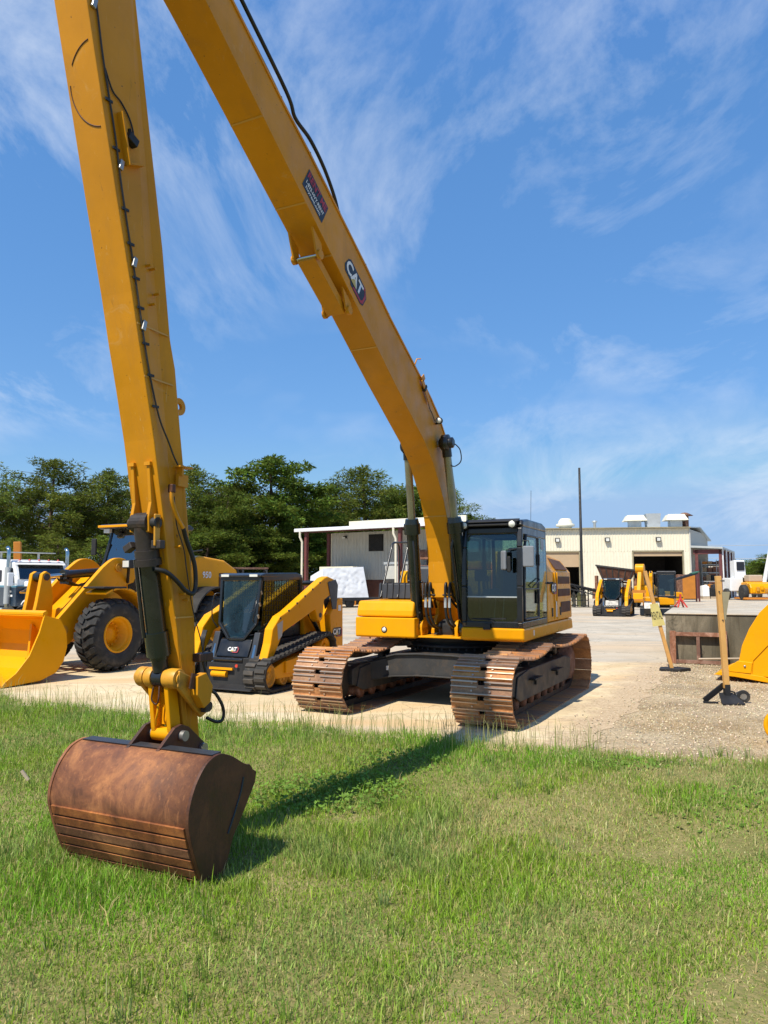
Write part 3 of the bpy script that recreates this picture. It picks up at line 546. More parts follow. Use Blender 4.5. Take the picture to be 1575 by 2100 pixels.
for a_, b_ in (((0.93,1.40),(0.93,2.0)),((0.93,2.0),(0.90,2.5)),((0.90,2.5),(0.80,2.70)),((0.80,2.70),(0.05,2.70)),((0.05,2.70),(0.06,1.40)),((0.06,1.40),(0.93,1.40)),((0.06,1.86),(0.93,1.86))):
    door.bar((a_[0],cy1+0.006,a_[1]),(b_[0],cy1+0.006,b_[1]),0.045,0.03 if a_[1] != 1.86 else 0.02,up=(0,1,0) if False else (0,0.01,1))
door = door.build('door', 'charcoal', cab, 0.008)
sheet([(0.93,cy1,1.40),(0.06,cy1,1.40),(0.05,cy1,2.68),(0.80,cy1,2.68),(0.90,cy1,2.5)], 'door_glass', 'glass', door)
MB().box(0.10,0.17,cy1+0.015,cy1+0.045,1.62,1.84).build('door_handle', 'black_matt', door, 0.01)
MB().box(0.02,0.07,cy1+0.01,cy1+0.035,2.24,2.42).build('hinge', 'black_matt', door, 0.005)
MB().tube([(0.5,cy1+0.02,1.88),(0.5,cy1+0.05,1.92),(0.12,cy1+0.05,2.0),(0.12,cy1+0.02,2.03)],0.012).build('grab_rail', 'black_paint', door)
sheet([(-0.03,cy1-0.004,1.38),(-0.54,cy1-0.004,1.38),(-0.56,cy1-0.004,2.1),(-0.53,cy1-0.004,2.70),(-0.06,cy1-0.004,2.70)], 'quarter_window', 'glass', cab)
flat(rrect(-0.11,0.11,-0.09,0.09,0.02), 'window_sticker', 'mirror_back', cab, (-0.28,cy1+0.006,2.60), (-1,0,0), (0,0,1))
sheet([(0.96,cy0,1.38),(0.96,cy0,2.2),(0.88,cy0,2.70),(-0.53,cy0,2.70),(-0.53,cy0,1.38)], 'right_window', 'glass', cab)
sheet([(-0.575,ya,1.75),(-0.575,yb,1.75),(-0.565,yb,2.70),(-0.565,ya,2.70)], 'rear_window', 'glass', cab)
MB().box(-0.52,0.95,cy0+0.07,cy1-0.07,1.275,1.31).build('cab_floor', 'interior', cab)
seat = MB().box(-0.35,0.12,0.72,1.16,1.62,1.76).box(-0.42,-0.28,0.72,1.16,1.72,2.34).box(-0.40,-0.30,0.80,1.08,2.36,2.56).box(-0.3,0.1,0.76,1.12,1.31,1.62).build('seat', 'seat', cab, 0.05, 3)
con = MB().box(-0.2,0.35,0.56,0.70,1.31,1.86).box(-0.2,0.35,1.18,1.31,1.31,1.86).build('console', 'interior', cab, 0.03)
MB().tube([(0.28,0.63,1.86),(0.30,0.63,1.98)],0.018).tube([(0.28,1.245,1.86),(0.30,1.245,1.98)],0.018).lathe([(0.0,0),(0.04,0.03),(0.035,0.10),(0,0.13)],(0.30,0.63,1.96),(0,0,1),12).lathe([(0.0,0),(0.04,0.03),(0.035,0.10),(0,0.13)],(0.30,1.245,1.96),(0,0,1),12).build('joystick', 'black_matt', con)
MB().box(0.62,0.66,0.53,0.73,1.98,2.16).cyl((0.64,0.60,1.4),(0.64,0.60,2.0),0.02).build('monitor', 'black_matt', cab, 0.01)
MB().cyl((0.72,0.86,1.31),(0.60,0.86,1.72),0.008).cyl((0.72,1.0,1.31),(0.60,1.0,1.72),0.008).box(0.66,0.86,0.80,0.92,1.33,1.35).box(0.66,0.86,0.96,1.08,1.33,1.35).build('pedal_lever', 'steel', cab)
MB().box(-0.2,0.5,0.60,1.26,2.72,2.80).build('headliner', 'interior', cab)
MB().tube([(1.05,0.96,1.33),(1.075,0.94,1.38),(1.05,0.60,1.40)],0.009,6).bar((1.03,0.62,1.40),(1.03,1.15,1.41),0.012,0.02).box(1.03,1.09,0.80,0.91,1.24,1.33).build('wiper', 'black_matt', cab)
mr = MB().tube([(0.98,cy1+0.0,2.60),(1.0,cy1+0.10,2.60),(1.0,cy1+0.12,2.40)],0.009,6).cyl((0.99,cy1-0.02,2.48),(1.12,cy1-0.22,2.46),0.008,6).cyl((1.12,cy1-0.22,2.46),(1.12,cy1-0.22,2.34),0.008,6).build('mirror_arm', 'black_matt', cab)
MB().cbox((1.03,cy1+0.10,2.36),(0.04,0.17,0.32),Matrix.Rotation(R(12),3,'Z')).build('mirror', 'mirror_back', cab, 0.03, 3)
MB().cbox((1.13,cy1-0.26,2.30),(0.05,0.13,0.30),Matrix.Rotation(R(-45),3,'Z')).build('mirror', 'mirror_back', cab, 0.03, 3)
MB().cbox((1.17,cy1-0.17,2.24),(0.03,0.06,0.24),Matrix.Rotation(R(-20),3,'Z')).build('mirror_bracket', 'black_matt', cab, 0.015)
MB().cyl((-0.42,1.2,2.95),(-0.42,1.2,3.02),0.012,8).tube([(-0.42,1.2,3.0),(-0.44,1.21,3.55)],0.0035,5).build('antenna', 'black_matt', cab)

# ---- boom
LOW = [(0.86,1.72),(0.84,1.95),(0.86,2.3),(0.93,2.68),(1.04,3.02),(1.17,3.27),(1.36,3.51),(1.61,3.80),(2.0,4.10),(2.52,4.40),(3.11,4.74),(3.87,5.21),(5.09,5.96),(5.74,6.35),(6.74,6.96),(7.19,7.23),(7.9,7.62),(8.22,7.84)]
UPP = [(8.36,8.02),(8.28,8.2),(8.08,8.22),(7.6,7.96),(6.82,7.52),(5.93,7.04),(5.33,6.75),(4.64,6.38),(3.93,6.0),(3.22,5.58),(2.08,5.0),(1.70,4.79),(1.36,4.57),(1.08,4.30),(0.86,4.02),(0.70,3.75),(0.57,3.42),(0.48,2.96),(0.40,2.4),(0.22,1.95),(0.12,1.84),(0.12,1.68),(0.24,1.62),(0.5,1.66)]
BW = 0.20
boom = MB().prism(LOW + UPP, -BW, BW).build('boom', 'yellow_worn', EXC, 0.008)
for (x, z), (dx, dz) in (((6.27,6.675),(0.61,0.372)),((5.43,6.165),(0.6,0.37)),((4.84,5.80),(0.6,0.37)),((3.62,5.057),(0.61,0.377)),((1.045,3.03),(0.3,0.9))):
    MB().bar((x,-BW+0.005,z-0.003),(x,BW-0.005,z-0.003),0.018,0.008,up=(-dz,0,dx)).build('weld_seam', 'seam', boom)
edge = MB()
for a_, b_ in zip(UPP[3:13], UPP[4:14]):
    for s in (1, -1): edge.bar((a_[0], s*(BW+0.006), a_[1]), (b_[0], s*(BW+0.006), b_[1]), 0.03, 0.016, up=(0,1,0))
edge.build('flange', 'yellow_worn', boom)
cyls = []
for s in (1, -1):
    p0, p1 = Vector((0.76, s*0.42, 1.235)), Vector((1.40, s*0.33, 4.14)); d = (p1 - p0); ln = d.length; d.normalize(); at_ = lambda q: p0 + d*q
    bc = MB().cyl(at_(0.0), at_(1.62), 0.098, 20).cyl(at_(1.55), at_(1.72), 0.135, 20).cyl(at_(1.72), at_(1.80), 0.12, 20, 0.105).lathe([(0.13,-0.08),(0.13,0.08)], p0, (0,1,0), 20).build('boom_cylinder', 'cylinder_black', EXC)
    MB().cyl(at_(1.75), at_(ln-0.1), 0.062, 18).build('rod', 'rod_dull', bc)
    MB().lathe([(0.10,-0.06),(0.135,-0.05),(0.135,0.05),(0.10,0.06)], p1, (0,1,0), 20).cyl(at_(ln-0.22), at_(ln-0.05), 0.075, 16).lathe([(0.07,-0.10),(0.085,-0.09),(0.085,0.115),(0.06,0.13)], p1, (0,1,0), 20).build('rod_end', 'black_paint', bc)
    MB().tube([tuple(at_(0.15) + Vector((0.12,-s*0.06,0))), tuple(at_(1.3) + Vector((0.12,-s*0.06,0))), tuple(at_(1.5) + Vector((0.05,-s*0.02,0)))], 0.02, 8).cyl(at_(0.75)+Vector((0.02,-s*0.13,0)), at_(0.77)+Vector((0.02,s*0.12,0)), 0.022, 8).build('oil_pipe', 'black_paint', bc)
MB().cyl((1.40,-0.42,4.14),(1.40,0.42,4.14),0.05,16).build('cylinder_pin', 'steel', boom)
MB().tube(spline([(1.36,0.47,4.12),(1.22,0.50,4.05),(1.18,0.50,3.88),(1.30,0.44,3.78),(1.36,0.38,3.80)],6),0.009,6).build('grease_line', 'hose', boom)
# service link folded under the boom
for s in (1, -1):
    MB().prism([(5.22,5.99),(5.02,5.87),(4.99,5.71),(5.06,5.67),(5.12,5.72)], s*0.155-0.012, s*0.155+0.012).build('bracket_ear', 'yellow_worn', boom)
    MB().prism([(4.50,5.55),(4.28,5.42),(4.27,5.30),(4.34,5.26),(4.41,5.31)], s*0.155-0.012, s*0.155+0.012).build('bracket_ear', 'yellow_worn', boom)
    for x_, z_ in ((5.06,5.72),(4.34,5.31)): MB().lathe([(0.055,-0.02),(0.055,0.02)], (x_,s*0.17,z_), n=16).build('pin_boss', 'yellow_worn', boom)
MB().bar((5.06,0,5.72),(4.34,0,5.31),0.24,0.11,up=(-0.5,0,0.87)).build('spare_link', 'yellow_worn', boom, 0.008)
MB().cyl((5.06,-0.16,5.72),(5.06,0.16,5.72),0.022,12).build('link_pin', 'chrome', boom)
# stickers on the boom side
bd = Vector((-0.86,0,-0.51)).normalized(); bu = Vector((-0.51,0,0.86)).normalized()
rm_o = Vector((5.22, BW, 6.335))
flat(rrect(-0.25,0.25,-0.145,0.145,0.008), 'rental_decal', 'sticker_black', boom, rm_o, bd, bu, 0.004)
lettering('RENT ME', 'sticker_red', boom, rm_o + bu*0.075, bd, bu, width=0.46, hgt=0.095, bold=0.025, off=0.007, name='decal_lettering')
lettering('1-833-HVY-RENT', 'white_sticker', boom, rm_o - bu*0.035, bd, bu, width=0.43, hgt=0.055, bold=0.02, off=0.007, name='decal_lettering')
lettering('hvyrent.com', 'white_sticker', boom, rm_o - bu*0.105 - bd*0.01, bd, bu, width=0.36, hgt=0.06, bold=0.02, off=0.007, name='decal_lettering')
cat_logo(boom, Vector((4.235, BW, 5.72)), bd, bu, 0.60)
# hoses along the top of the boom
for k, (y, r) in enumerate(((0.14,0.022),(0.06,0.022),(-0.04,0.02),(-0.13,0.02))):
    pts = [(UPP[i][0]-(0.13 if k < 2 else 0.08), y + (0.03 if k < 2 else 0), UPP[i][1]+(0.20-0.05*k)) for i in (2,3,4,5)]
    if k == 0: pts += [(5.60,y+0.02,7.06),(5.3,y+0.03,6.98),(5.0,y+0.04,6.80),(4.74,y+0.04,6.56),(4.60,y+0.03,6.36)]
    else: pts += [(5.4,y,6.85),(4.5,y,6.36),(3.2,y,5.60),(2.1,y,5.04)]
    MB().tube(spline(pts,6), r, 8).build('hydraulic_hose', 'hose', boom)
for i in (4,5,6,7,8,9):
    x, z = UPP[i]; MB().cbox((x-0.03,0,z+0.04),(0.05,0.36,0.07),Matrix.Rotation(R(30),3,'Y')).build('hose_clamp', 'steel_dark', boom)
MB().tube([(2.35,0.20,5.14),(2.35,0.24,5.24),(2.30,0.28,5.25)],0.01,6).build('hook', 'yellow_worn', boom)
# side fittings
bh = MB().bar((2.14,BW+0.04,4.98),(1.86,BW+0.04,4.70),0.08,0.012,up=(0,1,0)).bar((2.15,BW+0.04,4.98),(2.06,BW+0.04,5.05),0.08,0.012,up=(0,1,0)).build('guard_angle', 'yellow_worn', boom)
MB().cbox((2.02,BW+0.03,4.88),(0.12,0.05,0.05),Matrix.Rotation(R(50),3,'Y')).build('junction_box', 'black_matt', boom, 0.008)
MB().tube(spline([(1.98,BW+0.03,4.83),(1.88,BW+0.02,4.74),(1.80,BW+0.02,4.62),(1.70,BW+0.02,4.56),(1.62,BW+0.03,4.46)],6),0.007,6).build('wire', 'hose', boom)
bl_ = MB().lathe([(0.03,-0.05),(0.055,-0.03),(0.055,0.02),(0.045,0.024)], (1.56,BW+0.08,4.47), (1,0.15,-0.1), 18).cyl((1.50,BW,4.44),(1.52,BW+0.08,4.44),0.015,8).build('boom_light', 'black_matt', boom)
MB().lathe([(0.045,0.02),(0.03,0.034),(0,0.038)], (1.56,BW+0.08,4.47), (1,0.15,-0.1), 16).build('light_lens', 'lens', bl_)

# ---- arm (dipper) and its bucket linkage
AF = [(7.05,0.66),(7.13,0.80),(7.20,1.20),(7.30,1.60),(7.40,1.97),(7.49,2.47),(7.63,3.12),(7.74,3.55),(7.83,3.88),(7.92,4.24),(8.11,4.94),(8.27,5.55),(8.46,6.28),(8.62,6.9),(8.72,7.6),(8.74,8.3),(8.66,9.0),(8.60,9.25)]
AB = [(8.42,9.25),(8.30,8.6),(8.12,8.15),(8.10,7.85),(8.13,7.6),(8.10,7.3),(7.98,6.65),(7.78,5.65),(7.59,4.72),(7.47,3.98),(7.40,3.75),(7.31,3.19),(7.23,2.73),(7.12,1.98),(7.07,1.58),(7.0,1.1),(6.92,0.70),(6.90,0.55),(6.96,0.50)]
AW = 0.16
def widen(mb, pts, hw):                               # box section whose side plates taper to a narrow nose
    n = len(pts); f = lambda z: 0.105 if z < 0.9 else (0.105 + (hw - 0.105) * min(1, (z - 0.9) / 0.7))
    return mb.add([(x, -f(z), z) for x, z in pts] + [(x, f(z), z) for x, z in pts], [list(range(n))[::-1], list(range(n, 2*n))] + [(i, (i+1) % n, n + (i+1) % n, n + i) for i in range(n)])
arm = widen(MB(), AF + AB, AW).build('arm', 'yellow_worn', EXC, 0.008)
MB().lathe([(0.17,-0.19),(0.17,-0.165)], (8.3,0,8.02), n=24, smooth=False).lathe([(0.17,0.165),(0.17,0.19)], (8.3,0,8.02), n=24, smooth=False).lathe([(0.06,-0.30),(0.06,0.30)], (8.3,0,8.02)).build('arm_pivot', 'yellow_worn', arm)
for s in (1, -1): MB().prism([(7.9,7.55),(8.2,7.78),(8.45,8.0),(8.38,8.2),(8.15,8.28),(7.8,8.05)], s*0.225-0.025, s*0.225+0.025).build('boom_tip_plate', 'yellow_worn', boom, 0.01)
ac0, ac1 = Vector((7.05,0,8.25)), Vector((8.5,0,9.2)); dd = (ac1-ac0)
acy = MB().cyl(ac0, ac0+dd*0.62, 0.10, 18).lathe([(0.12,-0.1),(0.12,0.1)], ac0, n=18).build('arm_cylinder', 'cylinder_black', EXC)
MB().cyl(ac0+dd*0.6, ac1, 0.055, 14).build('rod', 'chrome', acy)
for s in (1,-1): MB().prism([(6.95,7.56),(7.4,7.80),(7.15,8.32),(6.97,8.30)], s*0.14-0.02, s*0.14+0.02).build('cylinder_lug', 'yellow_worn', boom)
for z in (3.60, 4.0, 1.68): MB().box(np.interp(z,[0.7,1.58,3.98,6.65],[6.92,7.07,7.47,7.98])+0.02, np.interp(z,[0.8,1.97,3.88,6.28],[7.13,7.40,7.83,8.46])-0.01, AW-0.001, AW+0.004, z, z+0.012).build('weld_seam', 'seam', arm)
fr = lambda z: float(np.interp(z, [p[1] for p in AF], [p[0] for p in AF])); bk = lambda z: float(np.interp(z, [p[1] for p in AB[::-1]], [p[0] for p in AB[::-1]]))
# welded circle patch and scrape on the front face
def on_front(y, z, off=0.004): return (fr(z) + off, y, z)
MB().tube([on_front(0.15 + 0.28*math.cos(R(a)), 5.72 + 0.30*math.sin(R(a)), 0.0) for a in list(range(97, 150, 6))] , 0.0055, 6).tube([on_front(0.15 + 0.28*math.cos(R(a)), 5.72 + 0.30*math.sin(R(a)), 0.0) for a in range(172, 264, 6)], 0.0055, 6).build('weld_arc', 'rust_dark', arm)
# wiring and fittings on the side of the arm
sd = lambda u, z, off=0.012: (fr(z) - u, AW + off, z)
MB().tube(spline([sd(0.06,8.0),sd(0.07,7.2),sd(0.085,6.30),sd(0.07,5.9),sd(0.075,5.4),sd(0.06,5.0),sd(0.055,4.4),sd(0.05,3.95),sd(0.055,3.6),sd(0.09,3.30),sd(0.16,3.12),sd(0.20,3.02),sd(0.24,2.95)],6),0.008,6).build('wire_loom', 'steel_dark', arm)
MB().tube(spline([sd(0.075,5.85),sd(0.12,5.72),sd(0.20,5.68),sd(0.27,5.60),sd(0.29,5.50),sd(0.25,5.47)],6),0.007,6).build('wire', 'hose', arm)
MB().bar(sd(0.15,5.58,0.03),sd(0.15,5.20,0.03),0.014,0.06,up=(0,1,0)).bar(sd(0.15,5.21,0.03),sd(0.31,5.27,0.03),0.014,0.06,up=(0,1,0)).build('guard_angle', 'yellow_worn', arm)
MB().cbox(sd(0.23,5.42,0.035),(0.10,0.06,0.07),Matrix.Rotation(R(-20),3,'Y')).cyl(sd(0.23,5.46,0.03),sd(0.23,5.50,0.03),0.015,8).build('junction_box', 'black_matt', arm, 0.008)
for u, z in ((0.06,6.28),(0.09,5.18),(0.07,4.47),(0.07,4.00)): MB().cbox(sd(u,z,0.015),(0.04,0.025,0.085),Matrix.Rotation(R(-12),3,'Y')).build('bracket', 'steel', arm, 0.006)
for z in (5.62,5.28,4.85,4.6,4.35,4.13,3.86,3.62,3.38): MB().bar(sd(0.03,z,0.012),sd(0.10,z+0.005,0.012),0.02,0.010,up=(0,1,0)).build('clip', 'hose', arm)
for u, z in ((0.22,4.50),(0.27,4.49),(0.27,4.30),(0.20,4.2),(0.12,2.27),(0.11,1.88),(0.14,1.83)): MB().cyl(sd(u,z,-0.01),sd(u,z,0.05),0.011,8).build('stud', 'yellow_worn', arm)
lug = MB().ring((bk(3.48)-0.13,0.05,3.48),(0,1,0),0.03,0.075,0.03).prism([(bk(3.62)+0.02,3.62),(bk(3.56)-0.10,3.555),(bk(3.52)-0.08,3.50),(bk(3.44)-0.08,3.46),(bk(3.40)-0.10,3.405),(bk(3.33)+0.02,3.33)],0.036,0.064).build('lifting_eye', 'yellow_worn', arm)
MB().cbox(sd(0.27,2.93,0.04),(0.16,0.08,0.012),None).cbox(sd(0.24,2.90,0.03),(0.02,0.06,0.09),None).cbox(sd(0.26,2.82,0.02),(0.12,0.03,0.10),None).build('valve_bracket', 'yellow_worn', arm)
MB().cbox(sd(0.11,2.74,0.03),(0.045,0.05,0.07),None).build('valve', 'rust_dark', arm, 0.008)
MB().tube(spline([sd(0.10,2.72,0.035),sd(0.09,2.64,0.035),sd(0.12,2.52,0.04),sd(0.16,2.42,0.06)],5),0.017,8).build('steel_pipe', 'yellow_worn', arm)
MB().tube(spline([sd(0.16,2.42,0.06),sd(0.20,2.32,0.05),sd(0.255,2.14,0.06),sd(0.25,1.97,0.06),sd(0.20,1.885,0.06),sd(0.13,1.905,0.045),sd(0.05,1.99,0.03),sd(-0.03,2.06,0.0),sd(-0.09,2.08,-0.06)],7),0.019,10).build('bucket_hose', 'hose', arm)
MB().tube(spline([sd(0.14,2.68,0.02),sd(0.13,2.45,0.02),sd(0.19,2.25,0.02),sd(0.20,2.08,0.02),sd(0.21,1.75,0.02),sd(0.24,1.5,0.03),sd(0.25,1.35,0.03)],6),0.005,5).build('grease_line', 'steel_dark', arm)
MB().cbox(sd(0.24,1.34,0.03),(0.17,0.09,0.07),None).build('hose_block', 'rust_dark', arm, 0.008)
MB().tube(spline([sd(0.22,1.32,0.04),sd(0.22,1.18,0.06),sd(0.24,1.06,0.08),sd(0.27,1.02,0.10),sd(0.31,0.93,0.12),sd(0.32,0.85,0.125),sd(0.295,0.79,0.115),sd(0.24,0.785,0.09),sd(0.17,0.83,0.06)],7),0.014,8).build('bucket_hose', 'hose', arm)
flat([(-0.035,-0.12),(0.035,-0.12),(0.035,0.12),(-0.035,0.12)], 'warning_label', 'label_yellow', arm, (bk(1.25)+0.075,AW-0.055,1.22), (-1,0,0), (0.1,0.05,1), 0.0)
# cylinder mount posts on the arm front
for s in (1, -1):
    MB().prism([(fr(2.48)-0.02,2.36),(fr(2.48)+0.10,2.38),(fr(2.50)+0.10,2.50),(fr(2.62)+0.05,2.62),(fr(2.92)+0.02,2.92),(fr(2.92)-0.02,2.92)], s*0.085-0.016, s*0.085+0.016).build('cylinder_mount', 'yellow_worn', arm, 0.005)
    MB().box(fr(2.93)-0.02, fr(2.93)+0.03, s*0.085-0.03, s*0.085+0.03, 2.915, 2.945).build('mount_cap', 'yellow_worn', arm)
c0, c1 = Vector((fr(2.45)+0.055,0,2.455)), Vector((7.285,0,1.19)); d = (c1-c0); ln = d.length; d.normalize(); at_ = lambda q: c0 + d*q
bc = MB().cyl(at_(0.34), at_(1.02), 0.083, 22).build('bucket_cylinder', 'cylinder_black', EXC)
MB().lathe([(0.085,-0.085),(0.085,0.085)], c0, n=20, smooth=False).cyl(at_(0.03), at_(0.22), 0.085, 20).cyl(at_(0.22), at_(0.30), 0.10, 20).cyl(at_(0.29), at_(0.345), 0.115, 12).cbox(at_(0.18)+Vector((0.02,0.14,0)),(0.06,0.10,0.07)).cbox(at_(0.20)+Vector((0.05,-0.13,0.0)),(0.07,0.09,0.06),Matrix.Rotation(R(30),3,'X')).build('cylinder_head', 'grease', bc, 0.008)
MB().cyl(c0+Vector((0,-0.14,0)), c0+Vector((0,0.15,0)), 0.045, 18).build('cylinder_pin', 'steel_dark', bc)
MB().prism([(c0.x-0.035,c0.z+0.07),(c0.x+0.035,c0.z+0.07),(c0.x+0.03,c0.z-0.19),(c0.x-0.03,c0.z-0.19)],0.13,0.15).build('pin_keeper','yellow_chip',bc,0.01)
MB().cyl(at_(0.90), at_(1.10), 0.098, 22).cyl(at_(1.08), at_(1.13), 0.075, 18).build('gland', 'cylinder_black', bc)
MB().cyl(at_(1.10), at_(ln-0.06), 0.065, 16).lathe([(0.075,-0.05),(0.075,0.05)], c1, n=20).build('rod_end', 'black_paint', bc)
MB().tube([tuple(at_(0.30)+Vector((0.09,-0.05,0))),tuple(at_(0.85)+Vector((0.095,-0.05,0))),tuple(at_(0.95)+Vector((0.09,-0.05,0)))],0.016,8).build('oil_pipe','black_paint',bc)
xt = MB()
for a_, b_ in ((-0.225,-0.145),(-0.135,-0.06),(0.06,0.19)): xt.lathe([(0.078,a_),(0.083,a_+0.012),(0.083,b_-0.012),(0.078,b_)], c1, n=24)
xt.cyl(c1+Vector((0,-0.26,0)), c1+Vector((0,0.205,0)), 0.048, 18); link = xt.build('link_tube', 'yellow_chip', EXC)
for s in (1, -1):
    MB().prism([(c1.x-0.05,c1.z+0.04),(c1.x+0.05,c1.z-0.03),(7.28,0.78),(7.26,0.69),(7.18,0.69),(7.155,0.78)], s*0.085-0.022, s*0.085+0.022).build('power_link', 'yellow', link, 0.008)
MB().box(7.195,7.215,-0.07,0.07,0.80,1.06).build('link_web', 'yellow', link)
MB().lathe([(0.058,-0.11),(0.058,0.11)], (7.22,0,0.725), n=20).build('link_boss', 'yellow', link)
for s in (1, -1):
    MB().prism([(c1.x+0.02,c1.z+0.07),(c1.x+0.04,c1.z-0.06),(7.02,0.84),(6.93,0.88),(6.92,1.00),(7.10,1.17)], s*0.19-0.02, s*0.19+0.02).build('idler_link', 'yellow_chip', link, 0.008)
MB().prism([(7.17,1.20),(7.06,1.22),(6.97,1.10),(7.0,0.97),(7.08,0.93),(7.17,1.05)], 0.21, 0.285).build('link_cover', 'yellow_worn', link, 0.006)
MB().bar((7.19,0.25,1.10),(7.16,0.25,1.22),0.09,0.016,up=(0,1,0)).build('keeper_plate', 'rust_dark', link)
MB().cyl((6.98,-0.24,0.93),(6.98,0.26,0.93),0.04,14).cbox((7.02,0.25,0.93),(0.06,0.05,0.08),None).build('idler_pin', 'grease', link)
MB().tube(spline([(7.34,0.03,1.13),(7.36,0.04,1.02),(7.33,-0.01,0.98),(7.34,-0.05,1.02),(7.33,-0.04,1.12)],5),0.007,6).build('lifting_ring', 'rust_dark', link)
MB().tube(spline([(7.30,-0.01,0.98),(7.30,-0.02,0.90),(7.28,-0.05,0.84),(7.26,-0.06,0.80)],4),0.012,6).build('grease_tube', 'yellow', link)

# ---- bucket
HB = 0.70
BP = [(7.02,0.50),(7.10,0.525),(7.25,0.61),(7.38,0.66),(7.48,0.655),(7.58,0.61),(7.68,0.50),(7.74,0.37),(7.755,0.25),(7.72,0.12),(7.675,0.0),(7.615,-0.13),(7.55,-0.245),(7.49,-0.29)]
BP = [(p.x, p.y) for p in spline([(x, z, 0) for x, z in BP], 4)]; n = len(BP); cx, cz = 7.35, 0.22
inn = [(x + (cx-x)*0.035, z + (cz-z)*0.045) for x, z in BP]
bkt = MB().prism(BP + inn[::-1], -HB + 0.012, HB - 0.012)
bkt.sm = [len(f) == 4 for f in bkt.f]; bucket = bkt.build('bucket', 'rust_bucket', EXC)
SPL = [(6.93,0.43),(6.95,0.35),(7.08,0.18),(7.23,0.0),(7.34,-0.25),(7.42,-0.30),(7.50,-0.305)] + [(x + 0.008*(1 if x > 7.3 else 0), z + (0.008 if z > 0.3 else 0)) for x, z in BP[::-1]] + [(6.98,0.46)]
for s in (1, -1):
    MB().prism(SPL, s*HB - 0.014, s*HB + 0.014).build('side_plate', 'rust_dark' if s > 0 else 'rust_bucket', bucket, 0.004)  # plate turned from the sun gets darker rust: its shade put into colour
    MB().tube([(7.11,s*(HB+0.015),0.43),(7.14,s*(HB+0.015),0.33),(7.22,s*(HB+0.015),0.18),(7.30,s*(HB+0.015),0.05)],0.010,6).build('side_rib', 'black_paint', bucket)
for k in range(6):
    za = 0.215 - k*0.083; zb = za - 0.071
    xa = float(np.interp(za, [-0.29,-0.245,-0.13,0.0,0.12,0.25], [7.49,7.55,7.615,7.675,7.72,7.755])); xb = float(np.interp(zb, [-0.29,-0.245,-0.13,0.0,0.12,0.25], [7.49,7.55,7.615,7.675,7.72,7.755]))
    MB().prism([(xa-0.01,za),(xa+0.020,za-0.004),(xb+0.020,zb),(xb-0.01,zb)], -HB+0.03, HB-0.03).build('wear_strip', 'rust_bucket', bucket, 0.003)
MB().prism([(7.36,0.655),(7.46,0.655),(7.47,0.672),(7.36,0.676)], -HB+0.03, HB-0.02).build('top_edge_strip', 'charcoal', bucket)
MB().prism([(7.49,-0.30),(7.36,-0.325),(7.35,-0.30),(7.47,-0.275)], -HB, HB).build('cutting_edge', 'rust_dark', bucket)
for s in (1, -1):
    MB().prism([(7.50,0.645),(7.30,0.80),(7.22,0.815),(7.13,0.78),(6.93,0.62),(6.86,0.52),(6.93,0.46),(7.10,0.51),(7.30,0.60)], s*0.155-0.016, s*0.155+0.016).build('bucket_ear', 'rust_dark', bucket, 0.004)
MB().cyl((7.22,-0.20,0.725),(7.22,0.215,0.725),0.042,20).cyl((6.955,-0.19,0.575),(6.955,0.20,0.575),0.042,20).build('bucket_pin', 'steel', bucket)
# hose bundle in front of the cab
for j, y in enumerate((-0.20,-0.13,0.14,0.21)):
    x0 = 0.92
    MB().tube(spline([(0.55,y-0.05*(1 if j < 2 else -1),1.55),(0.78,y,1.72),(x0-0.02,y,1.88),(x0+0.01,y,1.95),(x0+0.05,y,1.88),(x0+0.05,y,1.6),(0.95,y+0.01,1.42),(0.90,y+0.04,1.30),(0.80,y+0.07,1.24),(0.6,y*0.6,1.22)],6),0.021,8).build('hydraulic_hose', 'hose', EXC)
    MB().cyl((x0+0.05,y,1.56),(x0+0.05,y,1.72),0.024,8).build('hose_fitting', 'galvanized', EXC)
MB().cyl((0.93,-0.25,1.76),(0.93,-0.05,1.76),0.015,8).cyl((0.93,0.08,1.76),(0.93,0.26,1.76),0.015,8).build('hose_bar','black_matt',EXC)

# ================================================================ COMPACT TRACK LOADERS
def loop_path(circles, n):                            # convex belt round circles given in order (counter-clockwise seen from +y flipped): hull of sampled circles
    pts = []
    for x, z, r in circles:
        for a in range(0, 360, 6): pts.append((x + r*math.cos(R(a)), z + r*math.sin(R(a))))
    pts = sorted(set((round(a, 5), round(b, 5)) for a, b in pts)); 
    def half(ps):
        h = []
        for p in ps:
            while len(h) >= 2 and (h[-1][0]-h[-2][0])*(p[1]-h[-2][1]) - (h[-1][1]-h[-2][1])*(p[0]-h[-2][0]) <= 0: h.pop()
            h.append(p)
        return h
    lo, hi = half(pts), half(pts[::-1]); hull = np.array(lo[:-1] + hi[:-1]); p2 = np.vstack([hull, hull[:1]])
    cum = np.concatenate([[0], np.cumsum(np.hypot(*np.diff(p2, axis=0).T))]); out_ = []
    for k in range(n):
        s = cum[-1]*k/n; q = [np.array([np.interp((s+e) % cum[-1], cum, p2[:, j]) for j in (0, 1)]) for e in (-0.03, 0, 0.03)]
        tg = q[2]-q[0]; out_.append((q[1][0], q[1][1], math.atan2(tg[1], tg[0])))
    return out_, cum[-1]
